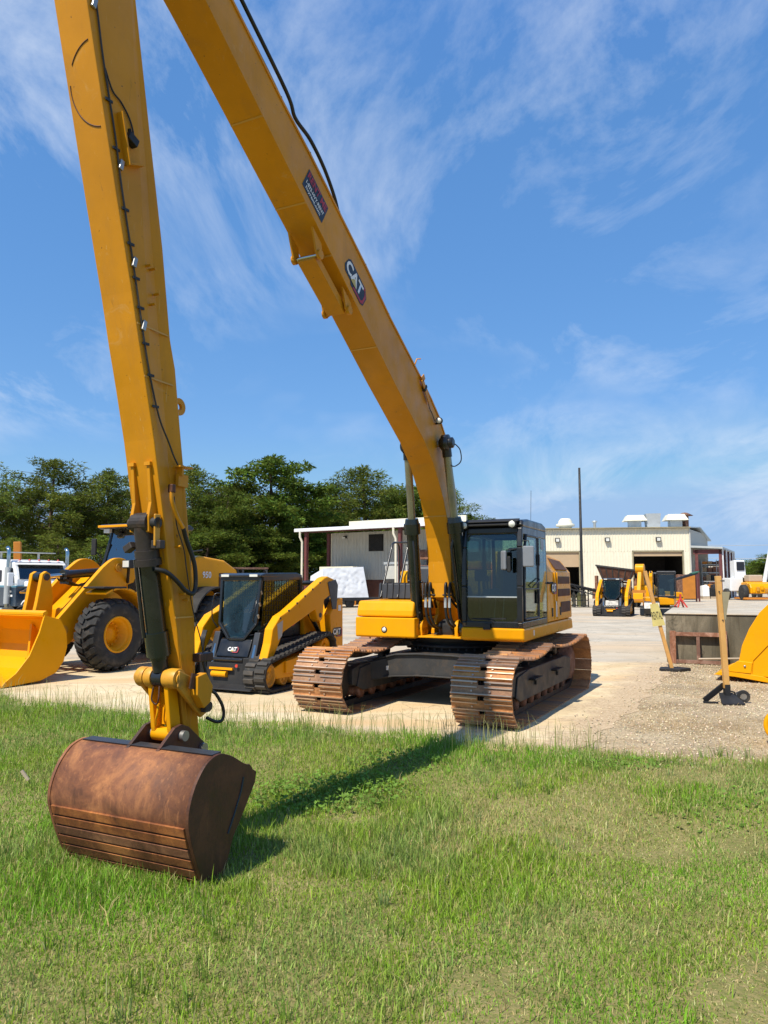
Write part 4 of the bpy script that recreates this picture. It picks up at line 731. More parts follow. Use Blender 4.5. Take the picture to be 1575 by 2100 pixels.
def make_ctl(loc, rz, label, group, detail):
    t = empty('compact_track_loader', loc, rz, label, 'track loader', group)
    TW, YC = 0.46, 0.79
    circ = [(0.98, 0.30, 0.28), (-1.02, 0.27, 0.25), (-0.98, 0.66, 0.27)]
    nl = 44; outer, ln = loop_path([(x, z, r) for x, z, r in circ], nl*2); inner, _ = loop_path([(x, z, r-0.04) for x, z, r in circ], nl*2)
    lugm = MB().prism([(-0.042,-0.001),(0.042,-0.001),(0.034,-0.03),(-0.034,-0.03)], -TW/2+0.01, -0.015).prism([(0.0,-0.001),(0.078,-0.001),(0.07,-0.03),(0.008,-0.03)], 0.015, TW/2-0.01).mesh('tread_lug')
    for s in (1, -1):
        mb = MB(); n = len(outer)
        for k in range(n):
            a, b_ = outer[k], outer[(k+1) % n]; c, d_ = inner[k], inner[(k+1) % n]
            mb.add([(a[0],s*YC-TW/2,a[1]),(b_[0],s*YC-TW/2,b_[1]),(b_[0],s*YC+TW/2,b_[1]),(a[0],s*YC+TW/2,a[1]),(c[0],s*YC-TW/2,c[1]),(d_[0],s*YC-TW/2,d_[1]),(d_[0],s*YC+TW/2,d_[1]),(c[0],s*YC+TW/2,c[1])],
                   [(0,1,2,3),(7,6,5,4),(0,4,5,1),(3,2,6,7)])
        trk = mb.build('rubber_track', 'rubber', t)
        for x, z, a in outer[::2]: inst(lugm, 'tread_lug', 'rubber_dusty', trk, Matrix.Translation((x, s*YC, z)) @ Matrix.Rotation(-a, 4, 'Y'))
        fr_ = MB().prism([(0.75,0.22),(0.85,0.42),(0.4,0.55),(-0.6,0.62),(-0.85,0.45),(-0.85,0.2)], s*YC-0.13, s*YC+0.13).prism([(0.5,0.30),(0.5,0.52),(-0.35,0.60),(-0.7,0.40),(-0.7,0.26)], s*YC+s*0.13, s*YC+s*0.165).build('track_frame', 'yellow', t, 0.012)
        for x, z, r in ((0.98,0.30,0.22),(-1.02,0.27,0.19),(-0.98,0.66,0.19),(0.5,0.20,0.12),(0.18,0.20,0.12),(-0.15,0.20,0.12),(-0.5,0.20,0.12)):
            MB().lathe([(r*0.3,-0.12),(r,-0.12),(r,0.12),(r*0.75,0.13),(r*0.7,0.09),(r*0.3,0.09),(r*0.25,0.12)], (x, s*YC, z), (0,s,0), 20).build('track_wheel', 'yellow_chip' if z < 0.6 else 'yellow', fr_)
    MB().prism([(0.80,0.28),(0.86,0.55),(0.70,0.85),(-1.3,0.92),(-1.62,0.85),(-1.65,0.45),(-1.2,0.30)], -0.52, 0.52).build('chassis', 'black_matt', t, 0.02)
    MB().prism([(-0.75,0.9),(-0.72,1.62),(-0.9,1.66),(-1.62,1.58),(-1.70,1.5),(-1.70,0.8)], -0.56, 0.56).build('engine_hood', 'yellow', t, 0.03)
    fb = MB().prism([(0.80,0.40),(0.88,0.60),(0.74,0.90),(0.55,0.92),(0.55,0.40)], -0.36, 0.36).build('front_panel', 'black_paint', t, 0.015)
    # cab
    cb2 = MB()
    FZ = [(0.70,0.93),(0.62,1.4),(0.50,2.04)]
    for s in (1, -1):
        for (x0, z0, y0), (x1, z1, y1) in (((0.74,0.90,0.17),(0.70,1.18,0.42)),((0.70,1.18,0.42),(0.60,2.04,0.45))): cb2.bar((x0,s*y0,z0),(x1,s*y1,z1+0.01),0.055,0.06,up=(1,0,0))
        for (x0, z0, y0), (x1, z1, y1) in (((-0.72,1.35,0.47),(-0.70,2.06,0.47)),): cb2.bar((x0,s*y0,z0),(x1,s*y1,z1),0.08,0.09,up=(1,0,0))
        cb2.bar((0.60,s*0.46,2.03),(-0.70,s*0.47,2.05),0.07,0.09); cb2.bar((0.66,s*0.44,1.02),(-0.72,s*0.48,1.42),0.04,0.10); cb2.prism([(0.70,0.9),(0.66,1.02),(-0.72,1.40),(-0.72,0.9)], s*0.46-0.02, s*0.46+0.02)
    cb2.bar((0.74,-0.17,0.90),(0.74,0.17,0.90),0.06,0.06); cb2.bar((0.60,-0.45,2.04),(0.60,0.45,2.04),0.07,0.10); cb2.box(-0.74,-0.68,-0.46,0.46,1.4,2.05)
    cab_ = cb2.build('cab', 'black_paint', t, 0.012)
    MB().prism([(0.68,2.06),(0.68,2.10),(0.52,2.135),(-0.55,2.15),(-0.74,2.11),(-0.74,2.05)], -0.50, 0.50).build('roof', 'black_paint', cab_, 0.02)
    for s in (1, -1): MB().box(0.675,0.695,s*0.33-0.09,s*0.33+0.09,2.065,2.11).build('roof_light', 'lens', cab_)
    sheet([(0.725,-0.17,0.93),(0.725,0.17,0.93),(0.68,0.40,1.18),(0.61,0.43,1.98),(0.61,-0.43,1.98),(0.68,-0.40,1.18)], 'front_glass', 'glass', cab_)
    for s in (1, -1):
        sheet([(0.60,s*0.455,1.12),(-0.66,s*0.475,1.46),(-0.66,s*0.475,2.0),(0.50,s*0.455,1.98)], 'side_glass', 'glass', cab_)
        if detail:
            ms = MB()
            for k in range(15):
                x = 0.50 - k*0.082; z0 = 1.10 + (0.62-x)*0.27; ms.bar((x,s*0.49,z0),(x-0.02,s*0.49,2.0),0.008,0.008)
            for k in range(9):
                z = 1.25 + k*0.09; x0 = min(0.5, 0.62-(z-1.10)/0.27) ; ms.bar((min(0.52, 0.62 - max(0,(z-1.95))*2),s*0.49,z),(max(-0.66, min(0.5, 0.62-(z-1.10)/0.27)),s*0.49,z),0.008,0.008)
            ms.build('side_screen', 'black_matt', cab_)
    MB().box(-0.45,0.05,-0.24,0.24,1.0,1.18).box(-0.52,-0.38,-0.24,0.24,1.1,1.75).box(-0.2,0.25,-0.42,-0.3,1.0,1.35).box(-0.2,0.25,0.3,0.42,1.0,1.35).build('seat', 'seat', cab_, 0.03)
    # lift arms and rear towers
    AP = [(-1.42,1.84),(-1.38,2.02),(-1.12,2.08),(-0.98,2.05),(0.36,1.42),(0.60,1.34),(0.84,1.12),(0.90,0.86),(1.00,0.62),(1.14,0.42),(1.15,0.24),(1.02,0.20),(0.90,0.30),(0.80,0.62),(0.66,0.80),(0.50,1.04),(-0.05,1.22),(-0.62,1.42),(-0.72,1.22),(-0.82,1.16),(-0.92,1.24),(-0.98,1.60),(-1.28,1.72)]
    for s in (1, -1):
        arm_ = MB().prism(AP, s*0.80-0.095, s*0.80+0.085).build('lift_arm', 'yellow_bright', t, 0.02)
        MB().lathe([(0.06,-0.09),(0.06,0.09)], (-1.18,s*0.80,1.92), n=16).lathe([(0.05,-0.09),(0.05,0.09)], (-0.82,s*0.80,1.30), n=16).lathe([(0.045,-0.09),(0.045,0.09)], (1.05,s*0.80,0.32), n=16).build('arm_pin', 'steel_dark', arm_)
        MB().prism([(-1.26,0.52),(-1.20,1.30),(-1.52,1.62),(-1.74,1.62),(-1.76,0.52)], s*0.72-0.16, s*0.72+0.17).build('rear_tower', 'yellow', t, 0.02)
        MB().prism([(-1.10,1.95),(-1.42,2.02),(-1.52,1.90),(-1.46,1.40),(-1.30,1.40)], s*0.80-0.10, s*0.80-0.08).prism([(-1.10,1.95),(-1.42,2.02),(-1.52,1.90),(-1.46,1.40),(-1.30,1.40)], s*0.80+0.08, s*0.80+0.10).build('tower_link', 'charcoal', arm_, 0.008)
        MB().cyl((-1.25,s*0.66,0.85),(-0.75,s*0.66,1.35),0.05).build('lift_cylinder', 'cylinder_black', t)
        MB().bar((0.86,s*0.46,0.40),(0.66,s*0.46,1.02),0.13,0.12,up=(1,0,0)).build('tilt_cylinder_guard', 'charcoal', t, 0.015)
        MB().cyl((0.92,s*0.46,0.36),(0.76,s*0.46,0.80),0.04).build('tilt_cylinder', 'chrome', t)
        if detail: MB().prism([(0.52,1.26),(0.70,1.20),(0.66,0.90),(0.54,0.98)], s*0.88, s*0.888).build('coupling_block', 'galvanized', arm_)
    MB().cyl((-1.2,-0.80,1.94),(-1.2,0.80,1.94),0.055,12).build('cross_tube', 'black_paint', t)
    cp = MB().prism([(1.02,0.10),(1.10,0.10),(1.06,0.50),(0.98,0.50)], -0.74, 0.74).box(0.98,1.10,-0.74,-0.42,0.10,0.60).box(0.98,1.10,0.42,0.74,0.10,0.60).prism([(0.96,0.06),(1.30,0.05),(1.30,0.07),(1.0,0.16)], -0.74, 0.74).build('coupler_plate', 'black_matt', t, 0.01)
    MB().cyl((1.06,-0.40,0.56),(1.06,0.40,0.56),0.035).build('coupler_tube', 'black_paint', t)
    MB().cyl((1.11,-0.25,0.30),(1.11,0.08,0.30),0.055).box(1.1,1.14,-0.30,0.22,0.38,0.42).build('quick_cylinder', 'yellow', cp)
    for y in (-0.62, 0.30): MB().cyl((1.11,y,0.46),(1.125,y,0.46),0.03,10).build('tail_cap', 'plastic_red', cp)
    if detail:
        cat_logo(fb, (0.835,0.0,0.72), (0,1,0), (-0.42,0,0.91), 0.26)
        cat_logo(t, (-1.50,0.892,0.93), (-1,0,0), (0,0,1), 0.40)
        ax_ = Vector((-1.0,0,0.47)).normalized(); ay_ = Vector((0.47,0,1.0)).normalized()
        lettering('265', 'white_sticker', t, (-0.42,0.877,1.60), ax_, ay_, width=0.17, bold=0.02, off=0.003, name='number_lettering')
        flat([(-0.42,-0.03),(0.42,-0.03),(0.36,0.03),(-0.36,0.03)], 'red_stripe', 'sticker_red', t, (-0.18,0.876,1.335), ax_, ay_, 0.003)
        flat([(-0.06,-0.06),(0.06,-0.06),(0.06,0.06),(-0.06,0.06)], 'sticker', 'white_sticker', t, (-1.60,0.891,1.42), (-1,0,0), (0,0,1), 0.003)
        hd = MB()
        for j in range(5): hd.tube(spline([(0.84,-0.70+j*0.02,1.05),(0.95,-0.66+j*0.02,0.9),(0.92,-0.63,0.7),(0.98,-0.6,0.55)],4),0.014,6)
        hd.build('hose_bundle', 'hose', t)
        MB().cyl((0.66,0.02,1.02),(0.58,0.22,1.55),0.012,6).box(0.60,0.66,-0.02,0.06,0.98,1.06).build('wiper', 'black_matt', cab_)
        MB().tube([(0.70,0.36,1.22),(0.74,0.37,1.26),(0.66,0.39,1.62),(0.62,0.39,1.64)],0.012,6).build('door_handle', 'black_paint', cab_)
        for zz in (1.30, 1.52, 1.74): MB().cyl((0.70-(zz-1.2)*0.18,0.46,zz),(0.73-(zz-1.2)*0.18,0.46,zz+0.06),0.022,8).build('hinge', 'steel', cab_)
        for j in range(6): MB().cyl((0.60-0.28*j,0.876,1.30+0.13*j),(0.60-0.28*j,0.892,1.30+0.13*j),0.022,8).build('bolt', 'steel_dark', t)
        for s in (1, -1):
            for zz in (0.40, 0.52): MB().cyl((1.05-0.3*(zz-0.4),s*0.88,zz),(1.05-0.3*(zz-0.4),s*0.895,zz),0.018,8).build('bolt', 'steel_dark', t)
        MB().tube(spline([(0.62,-0.50,1.75),(0.70,-0.58,1.70),(0.74,-0.58,1.3),(0.66,-0.5,1.1)],4),0.012,6).build('grab_handle', 'black_paint', cab_)
    return t
make_ctl((-2.44,14.55,0.012), R(-116), 'yellow and black track loader with caged cab parked beside the excavator tracks', 'parked track loaders', True)
make_ctl((13.25,42.6,0.008), R(-114), 'distant track loader with raised yellow arms in front of the cream workshop', 'parked track loaders', False)

# ================================================================ WHEEL LOADER
WL = empty('wheel_loader', (-6.36,18.6,0.012), R(-117), 'large articulated yellow wheel loader with tall cab behind the excavator arm', 'wheel loader')
def tire_mesh():
    tm = MB().lathe([(0.40,-0.25),(0.50,-0.30),(0.64,-0.30),(0.715,-0.275),(0.745,-0.22),(0.755,0.0),(0.745,0.22),(0.715,0.275),(0.64,0.30),(0.50,0.30),(0.40,0.25)], (0,0,0), n=48, caps=False)
    n = 23
    for k in range(n):
        for s in (1, -1):
            a0 = 2*math.pi*(k + (0.5 if s < 0 else 0))/n; vs_ = []
            seg = [(0.02, 0.0, 0.80), (0.13, 0.055, 0.80), (0.215, 0.13, 0.795), (0.30, 0.16, 0.735)]
            for y, sh, rt in seg:
                for da, rr in ((-0.075, rt), (0.075, rt)):
                    a = a0 + sh + da; vs_.append((rr*math.cos(a), s*y, rr*math.sin(a)))
                for da in (-0.09, 0.09):
                    a = a0 + sh + da; rr = min(rt, 0.74) if y < 0.29 else 0.70; vs_.append((rr*math.cos(a), s*y, rr*math.sin(a)))
            fs = []
            for j in range(3):
                b0, b1 = 4*j, 4*(j+1); fs += [(b0,b0+1,b1+1,b1),(b0+2,b0,b1,b1+2),(b0+1,b0+3,b1+3,b1+1)]
            fs += [(0,2,3,1),(12,13,15,14)]; tm.add(vs_, fs)
    return tm.mesh('tyre')
TY = tire_mesh()
rimm = MB().lathe([(0.42,-0.24),(0.42,0.22),(0.40,0.27),(0.37,0.27),(0.35,0.20),(0.335,0.17),(0.30,0.16),(0.29,-0.02),(0.20,-0.05),(0.17,0.0),(0.10,0.02),(0.0,0.02)], (0,0,0), n=36)
for k in range(14):
    a = 2*math.pi*k/14; rimm.cyl((0.24*math.cos(a),-0.05,0.24*math.sin(a)),(0.24*math.cos(a),0.0,0.24*math.sin(a)),0.016,6)
RIM = rimm.mesh('rim')
for x in (1.675, -1.675):
    for s in (1, -1):
        mw = Matrix.Translation((x, s*1.10, 0.80)) @ (Matrix.Identity(4) if s > 0 else Matrix.Rotation(math.pi, 4, 'Z'))
        wh = MB().cyl((x,s*0.7,0.8),(x,s*1.05,0.8),0.16).build('wheel', 'yellow', WL)
        inst(TY, 'tyre', 'rubber', wh, mw); inst(RIM, 'rim', 'yellow', wh, mw)
MB().prism([(2.15,0.75),(2.1,1.35),(1.2,2.1),(0.55,2.15),(0.45,0.7),(1.2,0.55)], -0.42, 0.42).build('front_frame', 'yellow', WL, 0.03)
MB().cyl((1.675,-0.9,0.8),(1.675,0.9,0.8),0.22).cyl((-1.675,-0.9,0.8),(-1.675,0.9,0.8),0.22).build('axle', 'yellow', WL)
MB().prism([(0.3,0.65),(0.3,1.3),(-1.2,1.5),(-3.2,1.5),(-3.35,0.9),(-2.6,0.7)], -0.55, 0.55).build('rear_frame', 'yellow', WL, 0.03)
hd_ = MB().prism([(-1.15,1.35),(-1.15,2.55),(-1.6,2.66),(-2.6,2.56),(-3.15,2.30),(-3.32,1.9),(-3.34,1.35)], -0.82, 0.82).build('engine_hood', 'yellow', WL, 0.07, 3)
MB().box(-2.95,-2.35,0.815,0.835,1.55,2.2).build('hood_grille', 'grille', hd_, 0.01)
MB().prism([(-3.18,2.32),(-3.36,1.9),(-3.40,1.0),(-3.36,1.0),(-3.30,1.9),(-3.12,2.34)], -0.84, 0.84).box(-3.5,-3.2,-0.9,0.9,0.8,1.4).build('rear_grille', 'black_matt', hd_)
lettering('950', 'white_sticker', hd_, (-1.85,0.826,2.15), (-1,0,0), (0,0,1), width=0.35, bold=0.02, off=0.004, name='number_lettering')
# rear and front fenders
for s in (1, -1):
    fa = [(-1.675 + 0.98*math.cos(R(a)), 0.86 + 0.98*math.sin(R(a))) for a in range(20, 165, 12)]; fi = [(-1.675 + 0.94*math.cos(R(a)), 0.86 + 0.94*math.sin(R(a))) for a in range(20, 165, 12)]
    MB().prism(fa + fi[::-1], s*1.10-0.32, s*1.10+0.32).build('rear_fender', 'black_matt', WL)
    fa = [(1.675 + 0.98*math.cos(R(a)), 0.86 + 0.98*math.sin(R(a))) for a in range(62, 190, 11)]; fi = [(1.675 + 0.94*math.cos(R(a)), 0.86 + 0.94*math.sin(R(a))) for a in range(62, 190, 11)]
    MB().prism(fa + fi[::-1], s*1.10-0.30, s*1.10+0.32).build('front_fender', 'yellow', WL)
    MB().box(1.55,2.2,s*1.10-0.30,s*1.10+0.34,1.82,1.86).build('fender_flap', 'black_matt', WL, 0.01)
    MB().box(-0.75,0.1,s*0.62,s*1.30,0.55,0.60).box(-0.7,0.05,s*0.62,s*1.28,1.02,1.06).build('step', 'black_matt', WL)
    MB().cyl((0.75,s*0.62,1.95),(0.95,s*0.85,2.30),0.035).box(0.88,1.02,s*0.72,s*0.95,2.28,2.48).build('headlight_post', 'black_matt', WL, 0.02)
    MB().box(1.02,1.035,s*0.74,s*0.93,2.31,2.46).build('headlight', 'lens', WL)
MB().tube([(-1.05,0.95,1.5),(-1.05,0.95,2.75),(-1.5,0.95,2.8)],0.02).tube([(-0.95,1.05,1.1),(-0.95,1.05,2.4)],0.02).build('handrail', 'black_paint', WL)
MB().lathe([(0.07,0),(0.075,0.03),(0.075,0.40),(0.04,0.46),(0.03,0.52)],(-1.0,0.90,1.98),(0,0,1),16).build('fire_extinguisher', 'plastic_red', WL)
# cab
wc = MB()
for s in (1, -1):
    wc.bar((0.20,s*0.74,1.55),(0.30,s*0.74,2.25),0.09,0.09,up=(1,0,0)); wc.bar((0.30,s*0.74,2.24),(0.02,s*0.68,3.32),0.08,0.08,up=(1,0,0)); wc.bar((-1.15,s*0.68,1.55),(-1.05,s*0.70,3.32),0.11,0.09,up=(1,0,0)); wc.bar((-0.40,s*0.77,1.55),(-0.42,s*0.71,3.32),0.07,0.06,up=(1,0,0))
    wc.prism([(0.26,1.55),(0.30,2.2),(-0.42,2.05),(-1.12,2.05),(-1.15,1.55)], s*0.75-0.03, s*0.75+0.03)
wc.box(-1.15,0.25,-0.74,0.74,1.45,1.58).box(0.20,0.30,-0.74,0.74,1.55,2.22)
wcab = wc.build('cab', 'black_paint', WL, 0.02)
MB().prism([(0.34,3.30),(0.40,3.35),(0.30,3.42),(-1.15,3.44),(-1.28,3.36),(-1.2,3.29)], -0.86, 0.86).build('roof', 'black_paint', wcab, 0.03)
MB().box(0.34,0.42,-0.82,0.82,3.33,3.39).build('roof_lip', 'yellow', wcab, 0.01)
MB().box(0.25,0.33,-0.70,-0.50,3.20,3.30).box(0.25,0.33,0.50,0.70,3.20,3.30).build('roof_light', 'lens', wcab)
sheet([(0.29,-0.70,2.22),(0.29,0.70,2.22),(0.04,0.65,3.30),(0.04,-0.65,3.30)], 'windscreen', 'glass_sheen', wcab)
for s in (1, -1):
    sheet([(0.26,s*0.755,2.2),(-0.38,s*0.765,2.05),(-0.40,s*0.71,3.3),(0.02,s*0.685,3.3)], 'side_window', 'glass', wcab)
    sheet([(-0.44,s*0.765,2.05),(-1.06,s*0.765,2.05),(-1.03,s*0.71,3.3),(-0.44,s*0.71,3.3)], 'door_window', 'glass', wcab)
sheet([(-1.1,-0.70,2.1),(-1.1,0.70,2.1),(-1.04,0.58,3.3),(-1.04,-0.58,3.3)], 'rear_window', 'glass_dark', wcab)
MB().box(-0.85,-0.35,-0.27,0.27,1.95,2.12).box(-0.95,-0.78,-0.27,0.27,2.05,2.85).build('seat', 'seat', wcab, 0.04)
MB().box(0.02,0.22,-0.35,0.35,2.2,2.36).build('dash', 'interior', wcab, 0.03)
MB().cyl((0.1,-0.70,2.3),(0.35,-0.95,2.75),0.015).cbox((0.37,-0.98,2.85),(0.06,0.16,0.42)).build('mirror', 'black_matt', wcab, 0.02)
MB().cyl((0.22,-0.30,2.30),(0.16,-0.42,2.80),0.01,6).build('wiper', 'black_matt', wcab)
# loader arms, bell crank, tilt cylinder
LA = [(0.45,2.15),(0.62,2.38),(0.90,2.52),(1.20,2.50),(1.50,2.30),(3.25,0.62),(3.36,0.40),(3.28,0.24),(3.05,0.26),(2.75,0.52),(2.35,0.62),(1.55,1.45),(0.90,1.85),(0.55,1.95)]
LA = [(p.x, p.y) for p in spline([(x, z, 0) for x, z in LA[:5]], 5)] + LA[5:]
for s in (1, -1): MB().prism(LA, s*0.56-0.06, s*0.56+0.06).build('lift_arm', 'yellow', WL, 0.015)
MB().box(2.42,2.62,-0.55,0.55,0.78,1.08).build('arm_cross_tube', 'yellow', WL, 0.05)
bcx = [(2.56,2.14),(2.66,2.20),(2.76,2.14),(2.86,1.55),(2.98,1.0),(2.90,0.78),(2.70,0.75),(2.48,1.15),(2.46,1.6)]
for y in (-0.20, 0.13): MB().prism(bcx, y-0.05, y+0.05).build('bell_crank', 'yellow', WL, 0.012)
MB().cyl((2.66,-0.26,2.07),(2.66,0.20,2.07),0.075,18).build('crank_pin', 'steel_dark', WL)
MB().lathe([(0.11,-0.12),(0.11,0.05)],(2.66,0,2.07),n=18).build('rod_eye', 'black_paint', WL)
tcy = MB().cyl((2.05,-0.035,2.12),(0.75,-0.035,2.22),0.10,18).cyl((2.06,-0.035,2.12),(1.95,-0.035,2.13),0.125,18).box(1.9,2.0,-0.2,0.1,1.92,2.05).build('tilt_cylinder', 'black_paint', WL)
MB().cyl((2.66,-0.035,2.07),(2.02,-0.035,2.122),0.05,14).build('rod', 'chrome', tcy)
MB().bar((2.75,-0.03,0.85),(3.2,-0.03,0.75),0.2,0.14).build('bucket_link', 'yellow', WL, 0.02)
for j, y in enumerate((-0.16,-0.08,0.06,0.12)): MB().tube(spline([(0.7,y,1.98),(1.1,y*1.2,2.0+0.03*j),(1.6,y,1.88),(2.0,y,1.98),(2.1,y,2.05)],5),0.02,6).build('hydraulic_hose', 'hose', WL)
for x, z in ((1.05,2.30),(3.18,0.44),(2.52,0.92)): MB().lathe([(0.10,-0.09),(0.10,0.09)],(x,0.56,z),n=18,smooth=False).lathe([(0.05,-0.10),(0.05,0.10)],(x,0.56,z),n=14).build('pin_boss', 'yellow_chip', WL)
for k in range(9): a_ = R(75+k*13); MB().cyl((1.675+0.96*math.cos(a_),1.42,0.86+0.96*math.sin(a_)),(1.675+0.96*math.cos(a_),1.43,0.86+0.96*math.sin(a_)),0.012,6).build('rivet', 'steel_dark', WL)
MB().cyl((1.5,0.78,1.0),(0.3,0.78,1.15),0.07).build('steering_cylinder', 'cylinder_black', WL)
# bucket
BKP = [(3.72,1.30),(3.35,1.20),(3.20,0.95),(3.17,0.65),(3.24,0.38),(3.42,0.17),(3.75,0.06),(4.60,0.015)]
bin_ = [(x + 0.03, z + 0.02) for x, z in BKP[:-1]] + [(4.60,0.04)]
wb = MB().prism(BKP + bin_[::-1], -1.50, 1.50).build('bucket', 'yellow_bright', WL)
for s in (1, -1):
    MB().prism([(3.72,1.31),(3.34,1.21),(3.19,0.95),(3.16,0.65),(3.23,0.37),(3.41,0.16),(3.75,0.045),(4.60,0.005),(4.52,0.10),(4.30,0.24),(4.02,0.55),(3.82,0.98)], s*1.50-0.018, s*1.50+0.018).build('side_plate', 'yellow_bright', wb, 0.005)
MB().prism([(3.70,1.29),(3.74,1.29),(3.74,1.36),(3.66,1.40),(3.62,1.34)], -1.49, 1.49).build('top_rim', 'yellow_bright', wb)
for s in (1, -1): MB().prism([(3.36,1.1),(3.1,0.9),(2.95,0.5),(3.1,0.2),(3.42,0.18)], s*0.66-0.03, s*0.66+0.03).build('bucket_ear', 'yellow', wb)

# ================================================================ ROAD TRACTOR
TK = empty('truck', (-14.35,31.0,0.008), R(-43), 'white and navy road tractor with chrome exhaust stacks parked behind the wheel loader', 'truck')
tb = MB().prism([(0.0,1.15),(0.05,2.05),(-0.38,2.72),(-0.6,2.84),(-2.75,2.95),(-2.75,1.15)], -1.10, 1.10).build('cab_body', 'white_paint', TK, 0.06, 3)
MB().prism([(0.12,0.95),(0.10,1.72),(-2.78,1.72),(-2.78,0.95)], -1.115, 1.115).build('lower_panel', 'navy', TK, 0.02)
MB().prism([(0.12,1.73),(0.10,1.80),(-2.77,1.80),(-2.77,1.73)], -1.118, 1.118).build('stripe', 'teal', TK)
MB().prism([(0.0,1.0),(0.0,2.0),(1.3,1.86),(2.2,1.70),(2.38,1.5),(2.40,0.75),(1.9,0.75)], -0.80, 0.80).build('bonnet', 'white_paint', TK, 0.08, 3)
MB().prism([(0.03,1.2),(0.03,1.72),(1.5,1.6),(2.3,1.4),(2.3,1.0)], -0.815, 0.815).build('bonnet_panel', 'navy', TK, 0.02)
for s in (1, -1):
    fa = [(1.35 + 0.66*math.cos(R(a)), 0.60 + 0.66*math.sin(R(a))) for a in range(0, 181, 15)]; fi = [(1.35 + 0.60*math.cos(R(a)), 0.60 + 0.60*math.sin(R(a))) for a in range(0, 181, 15)]
    MB().prism(fa + fi[::-1], s*0.98-0.22, s*0.98+0.22).build('fender', 'white_paint', TK)
    for x in (1.35, -3.4, -4.6):
        w_ = MB().lathe([(0.3,-0.14),(0.46,-0.15),(0.52,-0.12),(0.52,0.12),(0.46,0.15),(0.3,0.14)], (x,s*0.95,0.53), n=28).build('wheel', 'rubber', TK)
        MB().lathe([(0.30,-0.13),(0.30,0.13),(0.22,0.06),(0.1,0.12),(0,0.12)], (x,s*0.95,0.53), (0,s,0), 20).build('rim', 'galvanized', w_)
    es = MB().tube([(-0.55,s*1.22,0.9),(-0.55,s*1.22,3.0),(-0.55,s*1.22,3.22),(-0.60,s*1.22,3.32),(-0.72,s*1.22,3.38)],0.075,14).build('exhaust_stack', 'chrome', TK)
    MB().cyl((-0.55,s*1.22,1.05),(-0.55,s*1.22,2.55),0.125,18).build('heat_shield', 'galvanized', es)
    sheet([(-0.10,s*1.115,1.85),(-0.35,s*1.11,2.52),(-1.05,s*1.115,2.55),(-1.05,s*1.115,1.85)], 'side_window', 'glass_dark', TK, 0.012)
    MB().prism(rrect(-2.1,-1.55,1.95,2.45,0.08), s*1.105-0.01, s*1.105+0.012).build('sleeper_window', 'sticker_black', TK)
    MB().cbox((0.15,s*1.38,2.05),(0.12,0.22,0.55)).cyl((0.1,s*1.1,1.85),(0.15,s*1.35,1.9),0.02).cyl((0.1,s*1.1,2.25),(0.15,s*1.35,2.2),0.02).build('mirror', 'white_paint', TK, 0.03)
    MB().box(2.2,2.42,s*0.78-0.12,s*0.78+0.12,1.15,1.4).build('headlight', 'lens', TK, 0.03)
    MB().cyl((-1.5,s*0.82,0.62),(-2.7,s*0.82,0.62),0.32,20).build('fuel_tank', 'galvanized', TK)
sheet([(0.07,-0.98,2.06),(0.07,0.98,2.06),(-0.33,0.92,2.66),(-0.33,-0.92,2.66)], 'windscreen', 'glass_dark', TK, 0.015)
MB().prism([(0.05,2.02),(0.055,2.06),(-0.36,2.70),(-0.42,2.68)], -1.05, -1.0).prism([(0.05,2.02),(0.055,2.06),(-0.36,2.70),(-0.42,2.68)], 1.0, 1.05).build('windscreen_pillar', 'white_paint', TK)
MB().bar((-0.22,-1.06,2.76),(-0.22,1.06,2.76),0.22,0.03).build('sun_visor', 'mirror_back', TK, 0.01)
for k in range(5): MB().lathe([(0.05,0),(0.045,0.05),(0.0,0.07)], (-0.5,-0.8+k*0.4,2.84),(0,0,1),10).build('marker_light', 'plastic_red', TK)
MB().box(2.42,2.5,-1.0,1.0,0.45,0.8).build('bumper', 'chrome', TK, 0.03)
MB().box(2.36,2.43,-0.5,0.5,0.85,1.6).build('radiator_grille', 'chrome', TK, 0.02)
MB().box(-5.6,0.2,-0.42,0.42,0.75,0.98).build('chassis', 'black_matt', TK)
MB().bar((-2.6,-1.5,3.25),(-2.6,1.5,3.25),0.35,0.04).cyl((-2.6,-0.8,2.9),(-2.6,-0.8,3.25),0.05).cyl((-2.6,0.8,2.9),(-2.6,0.8,3.25),0.05).build('wind_deflector_bar', 'pale_grey', TK)
for z, wd in ((1.55,0.55),(1.38,0.7),(1.22,0.4)): MB().box(-0.95,-0.95+wd,-1.125,-1.116,z-0.04,z+0.04).build('door_marking', 'white_sticker', TK)
MB().cyl((-0.5,1.0,2.84),(-0.5,1.0,3.55),0.008,5).build('antenna', 'black_matt', TK)

# ================================================================ LEFT SHED with covered front (wall runs to the right and towards the camera)
SH = empty('porch_shed', (-4.7,66.0,0.006), math.atan2(-0.55,0.83), 'pale grey ribbed metal shed with maroon posts and white roof edge', 'building')
